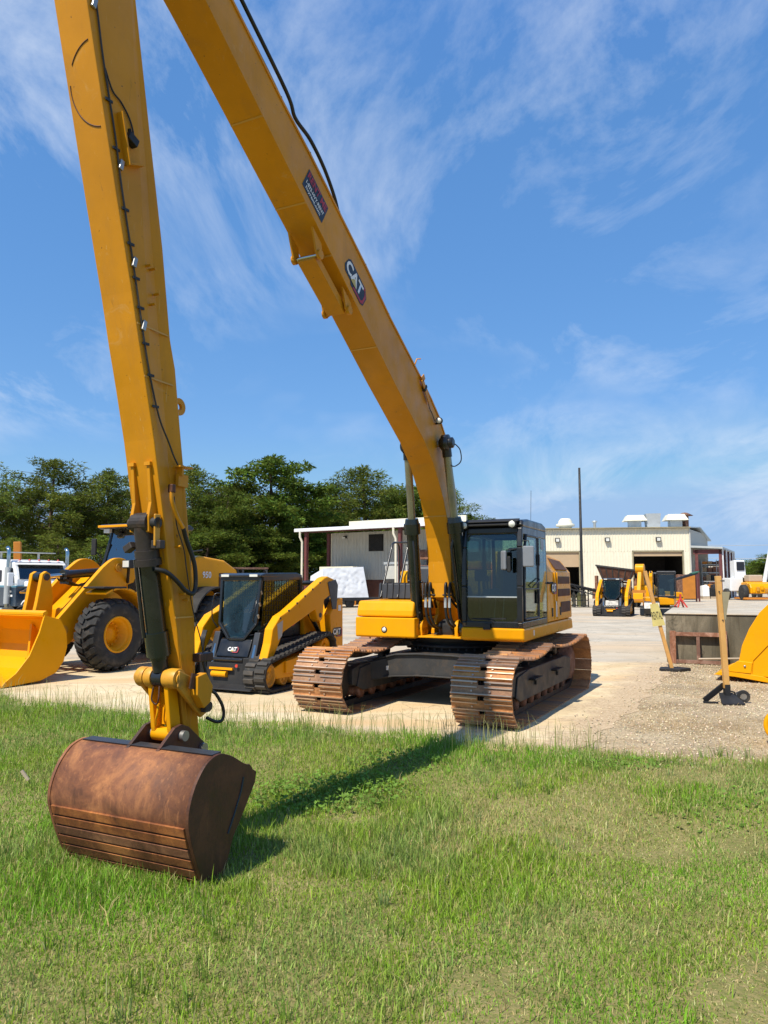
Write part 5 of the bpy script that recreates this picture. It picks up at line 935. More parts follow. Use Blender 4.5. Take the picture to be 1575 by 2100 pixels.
# local x along the wall to the right, local -y out of the wall towards the camera
EZ = 6.25
def ribbed(parent, x0, x1, z0, z1, y, mat, pitch_=0.915, dirn=1, axis='x', name='wall_panel', rib=0.045, base=Matrix.Identity(4)):
    n = max(1, round((x1-x0)/pitch_)); w_ = (x1-x0)/n
    prof_ = [(0,0)]
    for j in range(3):
        c = w_*(j+0.5)/3; prof_ += [(c-0.05,0),(c-0.025,-rib),(c+0.025,-rib),(c+0.05,0)]
    prof_ += [(w_-0.004,0),(w_-0.004,0.03),(0,0.03)]
    me_ = MB().ext(prof_, lambda p: (p[0], p[1], z0), lambda p: (p[0], p[1], z1)).mesh(name) if axis == 'x' else MB().ext(prof_, lambda p: (-p[1], p[0], z0), lambda p: (-p[1], p[0], z1)).mesh(name)
    for k in range(n):
        inst(me_, name, mat, parent, Matrix.Translation((x0 + k*w_, y, 0)) if axis == 'x' else base @ Matrix.Translation((y, x0 + k*w_, 0)))
ribbed(SH, 0.0, 12.6, 2.1, EZ, 0.0, 'pale_grey', 0.96)
bw_ = MB().box(-0.05,12.6,0.02,0.3,0.0,2.08).build('brick_base', 'brick_wall', SH)
bm_ = MB().box(0,0.30,-0.02,0.018,0,0.115).mesh('brick_course')
for r_ in range(15):
    for k in range(18): inst(bm_, 'brick', 'brick_wall', bw_, Matrix.Translation((6.0 + k*0.318 + (0.159 if r_ % 2 else 0), 0, 0.02 + r_*0.137)))
MB().box(-0.05,0.03,-0.06,0.06,0,EZ).build('corner_trim', 'cream', SH)
MB().box(0.03,12.6,0.32,9,0,EZ).build('shed_core', 'pale_grey', SH)
MB().add([(-1.2,-3.6,EZ+0.10),(12.7,-3.6,EZ+0.10),(12.7,6,EZ+0.75),(-1.2,6,EZ+0.75),(-1.2,-3.6,EZ+0.18),(12.7,-3.6,EZ+0.18),(12.7,6,EZ+0.83),(-1.2,6,EZ+0.83)], [(3,2,1,0),(4,5,6,7),(0,1,5,4),(1,2,6,5),(2,3,7,6),(3,0,4,7)]).build('porch_roof', 'roof_metal', SH)
MB().box(-1.25,12.7,-3.78,-3.6,EZ-0.05,EZ+0.24).build('gutter', 'white_paint', SH, 0.04)
MB().box(0.6,12.6,1.8,2.0,EZ+0.55,EZ+1.18).build('parapet', 'cream', SH)
MB().box(-1.0,12.6,-3.35,-3.15,EZ-0.12,EZ+0.02).build('eave_beam', 'maroon', SH)
for x in (0.0, 9.6):
    MB().box(x-0.35,x-0.10,-3.45,-3.15,0,EZ).build('porch_post', 'maroon', SH)
    MB().tube([(x-0.62,-3.7,EZ-0.05),(x-0.62,-3.7,EZ-0.5),(x-0.50,-3.55,EZ-0.9),(x-0.50,-3.55,0.1)],0.10,8).build('downspout', 'cream', SH)
MB().box(-0.45,-0.15,-0.15,0.15,0,EZ).build('porch_post', 'maroon', SH)
lv = MB().box(4.1,5.6,-0.10,-0.04,4.55,6.0).build('louver', 'dark_inside', SH)
for k in range(18): MB().box(4.15,5.55,-0.16,-0.09,4.60+k*0.077,4.63+k*0.077).build('louver_slat', 'steel_dark', lv)
wl_ = MB().box(1.5,1.75,-0.30,-0.04,5.75,5.95).build('wall_light', 'black_matt', SH); MB().box(1.40,1.72,-0.36,-0.28,5.72,5.86).build('light_lens', 'lens', wl_)
MB().box(10.2,12.2,-0.10,-0.03,0.0,4.3).build('shed_door', 'dark_inside', SH)
MB().box(10.0,10.2,-0.16,-0.03,0,4.5).box(12.2,12.4,-0.16,-0.03,0,4.5).box(10.0,12.4,-0.16,-0.03,4.3,4.5).build('door_frame', 'maroon', SH)
MB().lathe([(0.3,0),(0.3,0.5),(0.36,0.5),(0.36,0.62),(0.1,0.75)],(8.6,4.0,EZ+0.6),(0,0,1),18).build('roof_vent', 'galvanized', SH)
def onwall(x, y, z=0.0): return SH.matrix_basis @ Vector((x, y, z)) if False else Vector((-4.7,66.0,0.006)) + Vector((0.83,-0.55,0)).normalized()*x + Vector((0.55,0.83,0)).normalized()*y + Vector((0,0,z))
RS = math.atan2(-0.55,0.83)
gen = empty('generator_cabinet', onwall(0.5,-1.7), RS, 'cream generator cabinet with vents against the grey shed', 'cabinet')
MB().box(0,3.6,-0.7,0.7,0.4,3.2).build('body', 'cream', gen, 0.03)
for x0 in (0.4, 1.7):
    v_ = MB().box(x0,x0+1.05,-0.715,-0.69,2.75,2.95).build('vent', 'sign_back', gen)
MB().box(0.0,3.6,-0.6,0.6,0.0,0.4).build('skid', 'black_matt', gen)
lettering('CTA', 'sticker_black', gen, (0.75,-0.70,2.25), (1,0,0), (0,0,1), width=0.75, bold=0.01, off=0.006)
for z in (1.6, 2.6): MB().box(3.60,3.64,-0.4,-0.25,z,z+0.15).build('hinge', 'black_matt', gen)
wr = empty('wrapped_load', (-3.45,56.0,0.008), R(-62), 'tall load wrapped in crinkled white plastic on a black flatbed trailer', 'wrapped load')
def crumple(pts_fn, nu, nv, amp, seed):               # creased plastic sheet
    vs_ = []
    for i in range(nu+1):
        for j in range(nv+1):
            p, nrm = pts_fn(i/nu, j/nv); u_, v2 = i/nu*4 + seed*3.7, j/nv*3
            rdg = 1 - abs(2*float(fnoise(u_, v2, 1.2)) - 1)*2.2; fin = float(fnoise(u_*2.3, v2*2.1 + seed, 2.6)) - 0.5
            edge_ = min(1, 6*min(i/nu, 1-i/nu, j/nv, 1-j/nv) + 0.15); vs_.append(Vector(p) + Vector(nrm)*amp*edge_*(rdg*0.8 + fin*1.6))
    return vs_, [(i*(nv+1)+j, (i+1)*(nv+1)+j, (i+1)*(nv+1)+j+1, i*(nv+1)+j+1) for i in range(nu) for j in range(nv)]
lp = lambda a, b, s: Vector(a)*(1-s) + Vector(b)*s
wm = MB()
A0, A1, A2, A3 = (-1.3,-1.9,0.75), (1.3,-1.9,0.75), (1.3,1.9,0.75), (-1.3,1.9,0.75)
B0, B1, B2, B3 = (-1.2,-1.8,2.35), (1.2,-1.8,2.9), (1.2,1.5,3.05), (-1.2,1.7,2.5)
for q0, q1, r0, r1, nrm, sd_ in ((A0,A1,B0,B1,(0,-1,0),1),(A1,A2,B1,B2,(1,0,0),2),(A2,A3,B2,B3,(0,1,0),3),(A3,A0,B3,B0,(-1,0,0),4),(B0,B1,B3,B2,(0,0,1),5)):
    vs_, fs_ = crumple(lambda u, v_: (lp(lp(q0,q1,u), lp(r0,r1,u), v_), nrm), 34, 26, 0.045, sd_); wm.add(vs_, fs_, True)
wm.build('plastic_wrap', 'tarp', wr)
fb_ = empty('flatbed_trailer', (-3.45,56.0,0.008), R(-62), 'black flatbed trailer carrying the white wrapped load', 'trailer')
MB().box(-1.35,1.35,-3.6,3.6,0.50,0.72).build('deck', 'black_matt', fb_, 0.02)
for y in (-0.8, 0.4):
    for s in (1, -1): MB().lathe([(0.2,-0.1),(0.34,-0.11),(0.38,-0.08),(0.38,0.08),(0.34,0.11),(0.2,0.1)], (s*1.15,y,0.38), (1,0,0), 20).build('wheel', 'rubber', fb_)
bol = MB().lathe([(0.11,0),(0.11,1.45),(0.07,1.52),(0,1.54)], onwall(4.6,-2.8), (0,0,1), 14).build('bollard', 'orange_steel'); tag(bol, 'thin orange pipe bollard in front of the brick base of the shed', 'bollard')
tf = empty('electrical_cabinet', onwall(8.6,-2.2), RS, 'pale grey electrical cabinet beside the shed downspout', 'cabinet')
MB().box(-1.0,1.1,-0.6,0.6,0.2,3.3).build('body', 'pale_grey', tf, 0.03); MB().box(-0.95,-0.1,-0.66,-0.6,1.75,2.15).build('meter_panel', 'steel_dark', tf, 0.01); MB().box(-1.2,1.3,-0.7,0.7,0,0.2).build('plinth', 'dock_concrete', tf)
MB().box(-1.1,1.2,-0.68,0.68,3.3,3.5).build('lid', 'galvanized', tf, 0.02); MB().box(0.05,0.09,-0.62,-0.598,0.3,3.2).build('door_gap', 'steel_dark', tf)
rk = empty('pallet_rack', onwall(9.8,-2.2), RS, 'rust red pallet rack under the shed roof behind the boom', 'rack')
for x in (0, 2.6):
    for y in (0, 1.0): MB().box(x,x+0.1,y,y+0.1,0,4.6).build('upright', 'maroon', rk)
for z in (1.2, 2.5, 3.7, 4.3): MB().box(0,2.7,-0.03,0.07,z,z+0.16).box(0,2.7,1.0,1.1,z,z+0.16).build('beam', 'rust_frame', rk)
for z, w_ in ((1.37,1.2),(2.67,1.6),(3.87,1.4)): MB().box(0.4,0.4+w_,0,1.0,z,z+0.55).build('stored_pallet', 'rust_frame', rk, 0.02)

# ================================================================ RIGHT WORKSHOP
WX1, WY, WT = 34.6, 83.0, 7.95
WS = empty('workshop', (0.43,88.4,0.006), R(-9), 'large cream ribbed metal workshop with dark open bays and roof vents', 'building')
d0, d1, e0, e1, OT = 28.4, 33.85, 17.6, 22.45, 5.35      # bay openings (local x), head height
ribbed(WS, 6.0, WX1, OT, WT, 0, 'cream', 0.96); ribbed(WS, e1, d0, 0, OT-0.005, 0, 'cream', 0.98); ribbed(WS, d1, WX1, 0, OT-0.005, 0, 'cream', 0.75); ribbed(WS, 6.0, e0, 0, OT-0.005, 0, 'cream', 0.96)
SW_ = Matrix.Translation((WX1,0.0,0)) @ Matrix.Rotation(R(-23),4,'Z')
ribbed(WS, 0.03, 13, 0, WT-0.1, 0, 'pale_grey', 1.0, axis='y', base=SW_)  # end wall faces away from the sun: shade put in as a greyer colour
for a_, b_, hz in ((d0,d1,0.55),(e0,e1,1.75)):
    MB().box(a_,b_,0.10,0.18,OT-hz,OT).build('roller_door', 'tan_wall', WS)
    MB().box(a_-0.08,a_+0.06,-0.06,0.2,0,OT+0.1).box(b_-0.06,b_+0.08,-0.06,0.2,0,OT+0.1).box(a_-0.08,b_+0.08,-0.06,0.09,OT-0.06,OT+0.10).build('bay_frame', 'sign_back', WS)
MB().box(6,WX1+4.6,12,12.2,0,WT-0.95).box(6,6.1,0.1,12,0,WT-0.95).box(24.9,25.1,0.2,12,0,WT-0.95).box(WX1-0.2,WX1-0.1,0.2,12,0,WT-0.95).build('inner_wall', 'steel_dark', WS)  # coloured dark to stand in for the shade inside the bays
MB().add([(5.9,-0.35,WT+0.02),(WX1+0.1,-0.35,WT+0.02),(WX1+2.8,6,WT+0.42),(5.9,6,WT+0.42),(5.9,-0.35,WT+0.14),(WX1+0.1,-0.35,WT+0.14),(WX1+2.8,6,WT+0.54),(5.9,6,WT+0.54)], [(3,2,1,0),(4,5,6,7),(0,1,5,4),(1,2,6,5),(2,3,7,6),(3,0,4,7)]).build('roof', 'roof_metal', WS)
MB().add([(5.9,6.01,WT+0.42),(WX1+2.8,6.01,WT+0.42),(WX1+5.6,12.1,WT-0.9),(5.9,12.1,WT-0.9),(5.9,6.01,WT+0.54),(WX1+2.8,6.01,WT+0.54),(WX1+5.6,12.1,WT-0.78),(5.9,12.1,WT-0.78)], [(3,2,1,0),(4,5,6,7),(0,1,5,4),(1,2,6,5),(2,3,7,6),(3,0,4,7)]).build('rear_roof', 'roof_metal', WS)
MB().box(5.9,WX1+0.1,-0.42,-0.36,WT+0.02,WT+0.15).build('eave_trim', 'sign_back', WS)
MB().box(WX1-0.02,WX1+0.10,-0.10,0.0,0,WT).build('corner_trim', 'pale_grey', WS)
for x in (20.0, 25.6, 31.2):
    l_ = MB().box(x-0.28,x+0.28,-0.42,-0.05,6.45,6.95).build('wall_light', 'steel_dark', WS, 0.05); MB().box(x-0.18,x+0.18,-0.44,-0.41,6.52,6.85).build('light_lens', 'lens', l_)
def mush(x, y, w_, h, tp, nm='roof_vent'):
    v_ = MB().box(x-w_*0.32,x+w_*0.32,y-w_*0.32,y+w_*0.32,WT+0.1,WT+h*0.62).build(nm, 'galvanized', WS)
    MB().add([(x-w_*0.6,y-w_*0.6,WT+h*0.62),(x+w_*0.6,y-w_*0.6,WT+h*0.62),(x+w_*0.6,y+w_*0.6,WT+h*0.62),(x-w_*0.6,y+w_*0.6,WT+h*0.62),(x-w_*0.42,y-w_*0.42,WT+h),(x+w_*0.42,y-w_*0.42,WT+h),(x+w_*0.42,y+w_*0.42,WT+h),(x-w_*0.42,y+w_*0.42,WT+h)], [(3,2,1,0),(4,5,6,7),(0,1,5,4),(1,2,6,5),(2,3,7,6),(3,0,4,7)]).build('vent_hood', 'cream', v_)
mush(29.2, 3.0, 2.1, 1.75, 0); mush(33.9, 3.5, 2.1, 1.85, 0)
bx_ = MB().add([(30.5,2,WT+0.1),(31.9,2,WT+0.1),(31.9,3.4,WT+0.1),(30.5,3.4,WT+0.1),(30.35,1.9,WT+1.9),(32.0,1.9,WT+1.9),(32.0,3.5,WT+1.9),(30.35,3.5,WT+1.9)], [(3,2,1,0),(4,5,6,7),(0,1,5,4),(1,2,6,5),(2,3,7,6),(3,0,4,7)]).build('exhaust_duct', 'galvanized', WS)
MB().lathe([(0.42,0),(0.42,1.75),(0.95,1.80),(0.3,2.15),(0,2.2)],(35.3,4.6,WT),(0,0,1),16).build('rusty_flue', 'rust_frame', WS)
MB().lathe([(0.75,0.2),(0.75,0.5),(1.1,0.55),(1.1,0.8),(0.8,0.95),(0.8,1.2),(0.55,1.5),(0,1.55)],(21.2,3.0,WT),(0,0,1),20).build('turbine_vent', 'cream', WS)
MB().lathe([(0.16,0),(0.16,0.9),(0.3,0.95),(0.3,1.1),(0,1.15)],(24.5,2.0,WT),(0,0,1),12).build('flue_pipe', 'galvanized', WS)
# stains at the base come from the wall paint; clutter inside the bay
for k in range(9): o = MB().box(28.7+k*0.55,29.1+k*0.55,6+(k*37 % 5),6.6+(k*37 % 5),0,0.8+0.35*((k*53) % 4)).build('workshop_bench', 'steel_dark', WS)
# lean-to canopy on the right of the workshop
CN = empty('storage_canopy', (34.95,83.2,0.006), R(-30), 'open sided maroon post canopy with loaded shelves beside the workshop', 'canopy')
MB().add([(-0.1,-0.4,5.75),(3.2,-0.4,5.55),(3.2,15,5.55),(-0.1,15,5.75),(-0.1,-0.4,5.98),(3.2,-0.4,5.76),(3.2,15,5.76),(-0.1,15,5.98)], [(3,2,1,0),(4,5,6,7),(0,1,5,4),(1,2,6,5),(2,3,7,6),(3,0,4,7)]).build('canopy_roof', 'roof_metal', CN)
MB().box(0.1,3.05,0.0,0.3,5.0,5.5).build('front_beam', 'maroon', CN)
for y in (0.0, 4.2, 8.4, 12.2, 14.6):
    MB().box(2.75,3.05,y,y+0.3,0,5.5).build('canopy_post', 'maroon', CN)
    MB().tube([(3.15,y+0.15,5.55),(3.15,y+0.15,0)],0.08,8).build('downspout', 'white_paint', CN)
MB().box(0.3,0.6,0.0,0.3,0,5.5).build('canopy_post', 'maroon', CN)
shm = MB().box(0.7,2.3,0,2.6,0,0.08).mesh('shelf')
for y0 in (2.0, 5.0, 8.0):
    for z in (0.9, 1.9, 2.9, 3.8): inst(shm, 'shelf', 'galvanized', CN, Matrix.Translation((0,y0,z)))
    for x in (0.7, 2.25):
        for dy in (0, 2.55): MB().box(x,x+0.06,y0+dy,y0+dy+0.06,0,4.4).build('shelf_upright', 'galvanized', CN)
rr = random.Random(5)
for y0 in (2.0, 5.0, 8.0):
    for z in (0.98, 1.98, 2.98, 3.88):
        x = 0.75
        while x < 1.9:
            w_ = rr.uniform(0.3,0.6); h = rr.uniform(0.3,0.75); MB().box(x,x+w_,y0+0.1,y0+0.9,z,z+h).build('stored_box', rr.choice(['cardboard','rust_frame','pale_grey','black_matt','orange_steel','timber_grey']), CN, 0.02); x += w_ + 0.06
for k, (x, y, hx, hz, mt) in enumerate(((1.0,-0.6,0.75,1.5,'white_sticker'),(2.0,-0.3,0.8,1.25,'black_matt'),(2.6,0.6,0.6,1.6,'charcoal'))):
    o = empty('covered_pallet', CN.location + Vector((x,y,0)), 0, ['pallet of goods under a white sheet in the canopy entrance','pallet of goods under a black sheet in the canopy entrance','tall dark wrapped pallet by the outer canopy post'][k], 'pallet', 'covered pallets')
    MB().add([(-hx/2,-0.4,0.25),(hx/2,-0.4,0.25),(hx/2,0.4,0.25),(-hx/2,0.4,0.25),(-hx*0.45,-0.3,hz),(hx*0.5,-0.36,hz*0.9),(hx*0.4,0.3,hz*1.05),(-hx*0.5,0.36,hz*0.95)], [(3,2,1,0),(4,5,6,7),(0,1,5,4),(1,2,6,5),(2,3,7,6),(3,0,4,7)]).build('cover', mt, o, 0.06)
    for j in range(3): MB().box(-hx/2,hx/2,-0.4+j*0.32,-0.26+j*0.32,0.0,0.14).build('pallet_plank', 'timber_grey', o)
    MB().box(-hx/2,hx/2,-0.4,0.4,0.14,0.25).build('pallet_deck', 'timber_grey', o)

# ================================================================ POLE, WIRES, MACHINES IN THE FAR YARD
po = MB().lathe([(0.22,0),(0.22,0.06),(0.12,0.08),(0.115,3),(0.085,10.9),(0.0,10.92)], G(1195,1244,0.006), (0,0,1), 14).build('light_pole', 'black_matt'); tag(po, 'tall thin black steel pole standing in the yard', 'pole')
# mini excavator
ME = empty('mini_excavator', G(1352,1262,0.008), R(-112), 'small yellow excavator with black cab behind the leaning rental sign', 'excavator')
for s in (1, -1):
    o_, _ = loop_path([(0.75,0.26,0.26),(-0.75,0.26,0.26)], 40); MB().prism([(x,z) for x, z, a in o_], s*0.78-0.2, s*0.78+0.2).build('track', 'rubber', ME, 0.02)
MB().box(-0.55,0.55,-0.6,0.6,0.45,0.62).build('turntable', 'black_matt', ME)
MB().prismz([(0.75,-0.7),(0.85,0.0),(0.75,0.85),(-0.6,0.95),(-1.0,0.5),(-1.0,-0.5),(-0.6,-0.9)], 0.62, 1.05).build('body', 'yellow', ME, 0.05)
mc = MB()
for x in (0.75, -0.45):
    for y in (0.0, 0.92): mc.bar((x,y,1.0),(x-0.05*(x > 0),y,2.45),0.07,0.07,up=(1,0,0))
mc.box(-0.48,0.78,-0.02,0.95,1.0,1.15).box(-0.48,0.78,-0.02,0.95,2.36,2.46); mcab = mc.build('cab', 'black_paint', ME, 0.015)
MB().box(-0.52,0.80,-0.05,0.98,2.46,2.55).build('roof', 'charcoal', mcab, 0.03)
sheet([(0.74,0.05,1.2),(0.74,0.88,1.2),(0.70,0.88,2.35),(0.70,0.05,2.35)], 'windscreen', 'glass_green', mcab); sheet([(0.70,0.95,1.2),(-0.4,0.95,1.2),(-0.4,0.95,2.35),(0.68,0.95,2.35)], 'side_window', 'glass_dark', mcab)
MB().prism([(0.7,0.75),(1.0,0.75),(1.35,1.7),(1.75,2.35),(1.62,2.5),(1.2,2.0),(0.75,1.1)], -0.42, -0.22).build('boom', 'yellow', ME, 0.02)
MB().prism([(1.55,2.2),(1.75,2.55),(2.3,2.25),(2.2,2.0),(1.95,0.8),(1.80,0.8)], -0.40, -0.24).build('arm', 'yellow', ME, 0.02)
MB().cyl((0.95,-0.32,0.95),(1.35,-0.32,1.85),0.05).cyl((1.35,-0.32,2.3),(2.0,-0.32,2.5),0.05).cyl((2.1,-0.22,1.9),(2.0,-0.22,1.0),0.045).build('cylinder', 'cylinder_black', ME)
MB().prism([(1.75,0.85),(2.05,0.80),(2.25,0.45),(2.15,0.15),(1.85,0.08),(1.7,0.3)], -0.72, 0.1).build('bucket', 'black_paint', ME, 0.02)
MB().prism([(1.35,0.05),(1.45,0.05),(1.42,0.45),(1.34,0.45)], -0.98, 0.98).bar((0.6,-0.5,0.35),(1.36,-0.5,0.25),0.1,0.12).bar((0.6,0.5,0.35),(1.36,0.5,0.25),0.1,0.12).build('dozer_blade', 'black_paint', ME, 0.01)
# backhoe behind
BH = empty('backhoe', Vector((20.3,57.0,0.008)), R(-120), 'yellow digger with folded arm parked in front of the dark bay', 'digger')
MB().prism([(-1.6,0.6),(-1.6,1.5),(-0.4,1.7),(1.9,1.6),(1.9,0.6)], -0.55, 0.55).build('body', 'yellow', BH, 0.05)
for s in (1, -1):
    MB().lathe([(0.3,-0.2),(0.62,-0.22),(0.7,-0.15),(0.7,0.15),(0.62,0.22),(0.3,0.2)], (-0.9,s*0.9,0.7), n=24).build('wheel', 'rubber', BH); MB().lathe([(0.2,-0.15),(0.4,-0.16),(0.46,-0.1),(0.46,0.1),(0.4,0.16),(0.2,0.15)], (1.4,s*0.85,0.46), n=24).build('wheel', 'rubber', BH)
MB().box(-1.0,0.3,-0.6,0.6,2.55,2.65).box(-0.95,-0.88,-0.58,-0.5,1.5,2.6).box(-0.95,-0.88,0.5,0.58,1.5,2.6).box(0.2,0.27,-0.58,-0.5,1.5,2.6).box(0.2,0.27,0.5,0.58,1.5,2.6).build('canopy', 'black_paint', BH)
MB().bar((1.4,0.0,1.2),(2.3,0.0,3.0),0.25,0.35,up=(0,1,0)).build('boom', 'yellow', BH, 0.03); MB().bar((2.2,0.0,3.1),(3.1,0.0,1.0),0.2,0.28,up=(0,1,0)).build('arm', 'yellow', BH, 0.03)
MB().prism([(2.8,1.2),(3.3,1.1),(3.4,0.6),(3.1,0.4),(2.8,0.6)],-0.35,0.35).build('bucket','yellow',BH,0.02)
MB().lathe([(0.35,-0.3),(0.35,0.3)],(2.25,0,2.9),n=18).build('pivot', 'yellow', BH)
# screening plant with conveyors
SCN = empty('screening_plant', Vector((18.0,58,0.008)), R(-20), 'dark screening machine with a raised hopper behind the distant track loader', 'screener')
hp_ = MB().add([(-0.7,-0.9,2.05),(1.2,-0.9,1.75),(1.2,0.9,1.75),(-0.7,0.9,2.05),(-1.15,-1.0,3.15),(1.75,-1.0,2.75),(1.75,1.0,2.75),(-1.15,1.0,3.15)], [(3,2,1,0),(0,1,5,4),(1,2,6,5),(2,3,7,6),(3,0,4,7)]).build('hopper', 'rust_dark', SCN)
for k in range(6): MB().bar((-0.95+k*0.5,-1.02,3.12-k*0.07),(-0.6+k*0.36,-0.93,2.03-k*0.055),0.06,0.06).build('hopper_rib', 'steel_dark', hp_)
MB().bar((-1.2,-1.03,3.2),(1.8,-1.03,2.8),0.10,0.12).bar((-1.2,1.03,3.2),(1.8,1.03,2.8),0.10,0.12).build('hopper_rim', 'steel_dark', hp_)
MB().bar((1.6,0.0,2.7),(2.7,0.0,1.6),0.9,0.2).build('feed_chute', 'steel_dark', SCN)
MB().box(-1.5,2.2,-0.8,0.8,0.6,1.4).box(-1.3,-1.1,-0.7,0.7,1.4,2.4).box(1.6,1.8,-0.7,0.7,1.4,2.2).build('frame', 'rust_frame', SCN); MB().box(0.6,1.2,-0.5,0.3,1.4,1.72).build('engine_box', 'pale_grey', SCN)
for s in (1,-1): MB().prism(rrect(-1.4,1.9,0.0,0.6,0.28),s*0.9-0.2,s*0.9+0.2).build('track', 'rubber', SCN)
cv = empty('conveyor', Vector((14.6,55.5,0.008)), R(-8), 'black inclined conveyor boom lying left of the distant track loader', 'conveyor')
MB().bar((-3.5,0,2.35),(2.2,0,1.0),0.7,0.12).build('belt', 'rubber', cv)
for s in (1,-1):
    MB().bar((-3.5,s*0.42,2.45),(2.2,s*0.42,1.1),0.06,0.10).bar((-3.5,s*0.42,2.1),(2.2,s*0.42,0.7),0.06,0.08).build('rail', 'black_matt', cv)
    for k in range(12): a = k/11; MB().bar((-3.5+5.7*a,s*0.42,2.45-1.35*a),(-3.5+5.7*min(1,a+0.08),s*0.42,2.1-1.4*min(1,a+0.08)),0.04,0.05).build('brace', 'black_matt', cv)
MB().bar((-1.5,0,0),(-1.2,0,1.7),0.8,0.1).bar((1.6,0,0),(1.6,0,1.0),0.8,0.1).build('leg', 'black_matt', cv)
c2 = empty('conveyor', Vector((24.5,60,0.008)), R(4), 'dark conveyor boom with green tip rising right of the small excavator', 'conveyor')
MB().bar((-1.3,0,1.95),(1.0,0,2.62),0.5,0.16).build('belt', 'black_matt', c2); MB().bar((0.55,0,2.56),(1.15,0,2.74),0.54,0.10).build('tip_guard', 'green_paint', c2, 0.02); MB().bar((-1.1,0,0),(-1.1,0,1.95),0.4,0.12).build('leg', 'black_matt', c2)
tr_ = empty('barrier', Vector((16.7,51.5,0.008)), 0, 'orange yellow steel trestle barrier left of the distant track loader', 'barrier')
MB().box(-1.6,1.6,-0.06,0.06,1.15,1.35).box(-1.6,1.6,-0.05,0.05,0.6,0.72).build('rail', 'orange_steel', tr_)
for x in (-1.5, 0.2, 1.5): MB().bar((x,-0.35,0),(x,0,1.2),0.09,0.09).bar((x,0.35,0),(x,0,1.2),0.09,0.09).build('leg', 'orange_steel', tr_)
cg = empty('wire_cage', G(1186,1243,0.008) + Vector((-0.6,-2.5,0)), R(4), 'dark steel storage cage standing in front of the tall black pole', 'cage')
for x in (-0.55, 0.55):
    for y in (-0.5, 0.5): MB().box(x-0.04,x+0.04,y-0.04,y+0.04,0,1.35).build('post', 'steel_dark', cg)
for z in (0.1, 0.5, 0.9, 1.3): MB().box(-0.55,0.55,-0.53,-0.48,z,z+0.05).box(-0.55,0.55,0.48,0.53,z,z+0.05).box(0.53,0.58,-0.5,0.5,z,z+0.05).box(-0.58,-0.53,-0.5,0.5,z,z+0.05).build('rail', 'steel_dark', cg)
for x in (-0.4, 0.0, 0.4): MB().lathe([(0.16,0.05),(0.16,0.95),(0.1,1.05),(0.05,1.15),(0,1.15)],(x,0,0),(0,0,1),12).build('gas_bottle', 'sign_back' if x else 'sign_yellow', cg)
ob = empty('tool_cabinet', Vector((28.9,70.5,0.008)), R(10), 'tall rusty orange cabinet beside the workshop bay pillar', 'cabinet')
MB().box(-0.7,0.7,-0.5,0.5,0.2,2.6).build('body', 'rust_frame', ob, 0.03); MB().box(-0.66,0.66,-0.53,-0.5,0.3,2.5).build('door', 'orange_steel', ob, 0.01)
for x in (0.85, 1.15): MB().box(x,x+0.12,-0.3,-0.18,0,3.1).build('rail', 'maroon', ob)
yb_ = empty('attachment', Vector((24.9,64.3,0.008)), R(8), 'low yellow machine attachment on the ground beside the small excavator', 'attachment')
MB().prism([(-1.0,0.2),(-1.1,0.9),(-0.6,1.1),(0.9,1.0),(1.1,0.3)],-0.5,0.5).build('body', 'yellow', yb_, 0.06); MB().cyl((-0.9,-0.55,1.0),(-0.9,0.55,1.0),0.2).build('roller', 'yellow', yb_); MB().box(-0.9,0.95,-0.54,-0.5,0.55,0.62).build('groove', 'steel_dark', yb_)
js = empty('jack_stand', Vector((22.3,55.5,0.008)), 0, 'small red jack stand on the ground near the yellow attachment', 'jack stand')
for a in range(4): MB().bar((0.5*math.cos(R(a*90+45)),0.5*math.sin(R(a*90+45)),0),(0,0,0.7),0.09,0.09).build('leg', 'plastic_red', js)
MB().cyl((0,0,0.5),(0,0,1.0),0.08).build('column', 'plastic_red', js)
# machines at far right
RL = empty('road_roller', Vector((38.6,76.5,0.008)), R(-95), 'yellow machine with exposed front at the far right edge of the yard', 'machine')
MB().prism([(-1.5,0.6),(-1.5,1.8),(0.2,1.9),(1.3,1.7),(1.5,1.3),(1.5,0.7)],-1.1,1.1).build('body', 'yellow', RL, 0.08)
for k in range(5): MB().cbox((1.55,-0.8+k*0.4,1.0+0.15*((k*7) % 3)),(0.2,0.28,0.45)).build('front_unit', 'yellow_chip' if k % 2 else 'yellow_bright', RL, 0.05)
for s in (1,-1): MB().lathe([(0.3,-0.25),(0.7,-0.27),(0.8,-0.2),(0.8,0.2),(0.7,0.27),(0.3,0.25)],(0.6,s*1.45,0.8),n=24).build('wheel', 'rubber', RL)
MB().box(-1.4,1.4,-1.7,1.9,0.1,0.3).build('skid', 'orange_steel', RL)
MB().box(-1.2,0.2,-0.7,0.7,1.9,2.6).build('engine_cover', 'timber_grey', RL, 0.1)
WH = empty('utility_machine', Vector((37.3,78.5,0.008)), R(-92), 'white utility machine with square cab left of the yellow machine', 'machine')
MB().box(-1.0,1.0,-0.8,0.55,0.9,2.3).build('body', 'white_paint', WH, 0.08); MB().prism([(-0.6,2.3),(-0.6,4.1),(0.5,4.2),(0.75,2.3)],-0.1,1.0).build('cab', 'white_paint', WH, 0.06); MB().prismx([(0.05,3.1),(0.85,3.1),(0.85,4.0),(0.05,4.0)],0.70,0.74).build('cab_window', 'sticker_black', WH)
for s in (-0.9, 0.75): MB().lathe([(0.3,-0.2),(0.55,-0.22),(0.6,-0.15),(0.6,0.15),(0.55,0.22),(0.3,0.2)],(0.3,s,0.6),n=20).build('wheel', 'rubber', WH)
TB = empty('telescopic_lift', Vector((43.5,84,0.008)), R(-100), 'white boom lift with its arm raised behind the far right machines', 'lift')
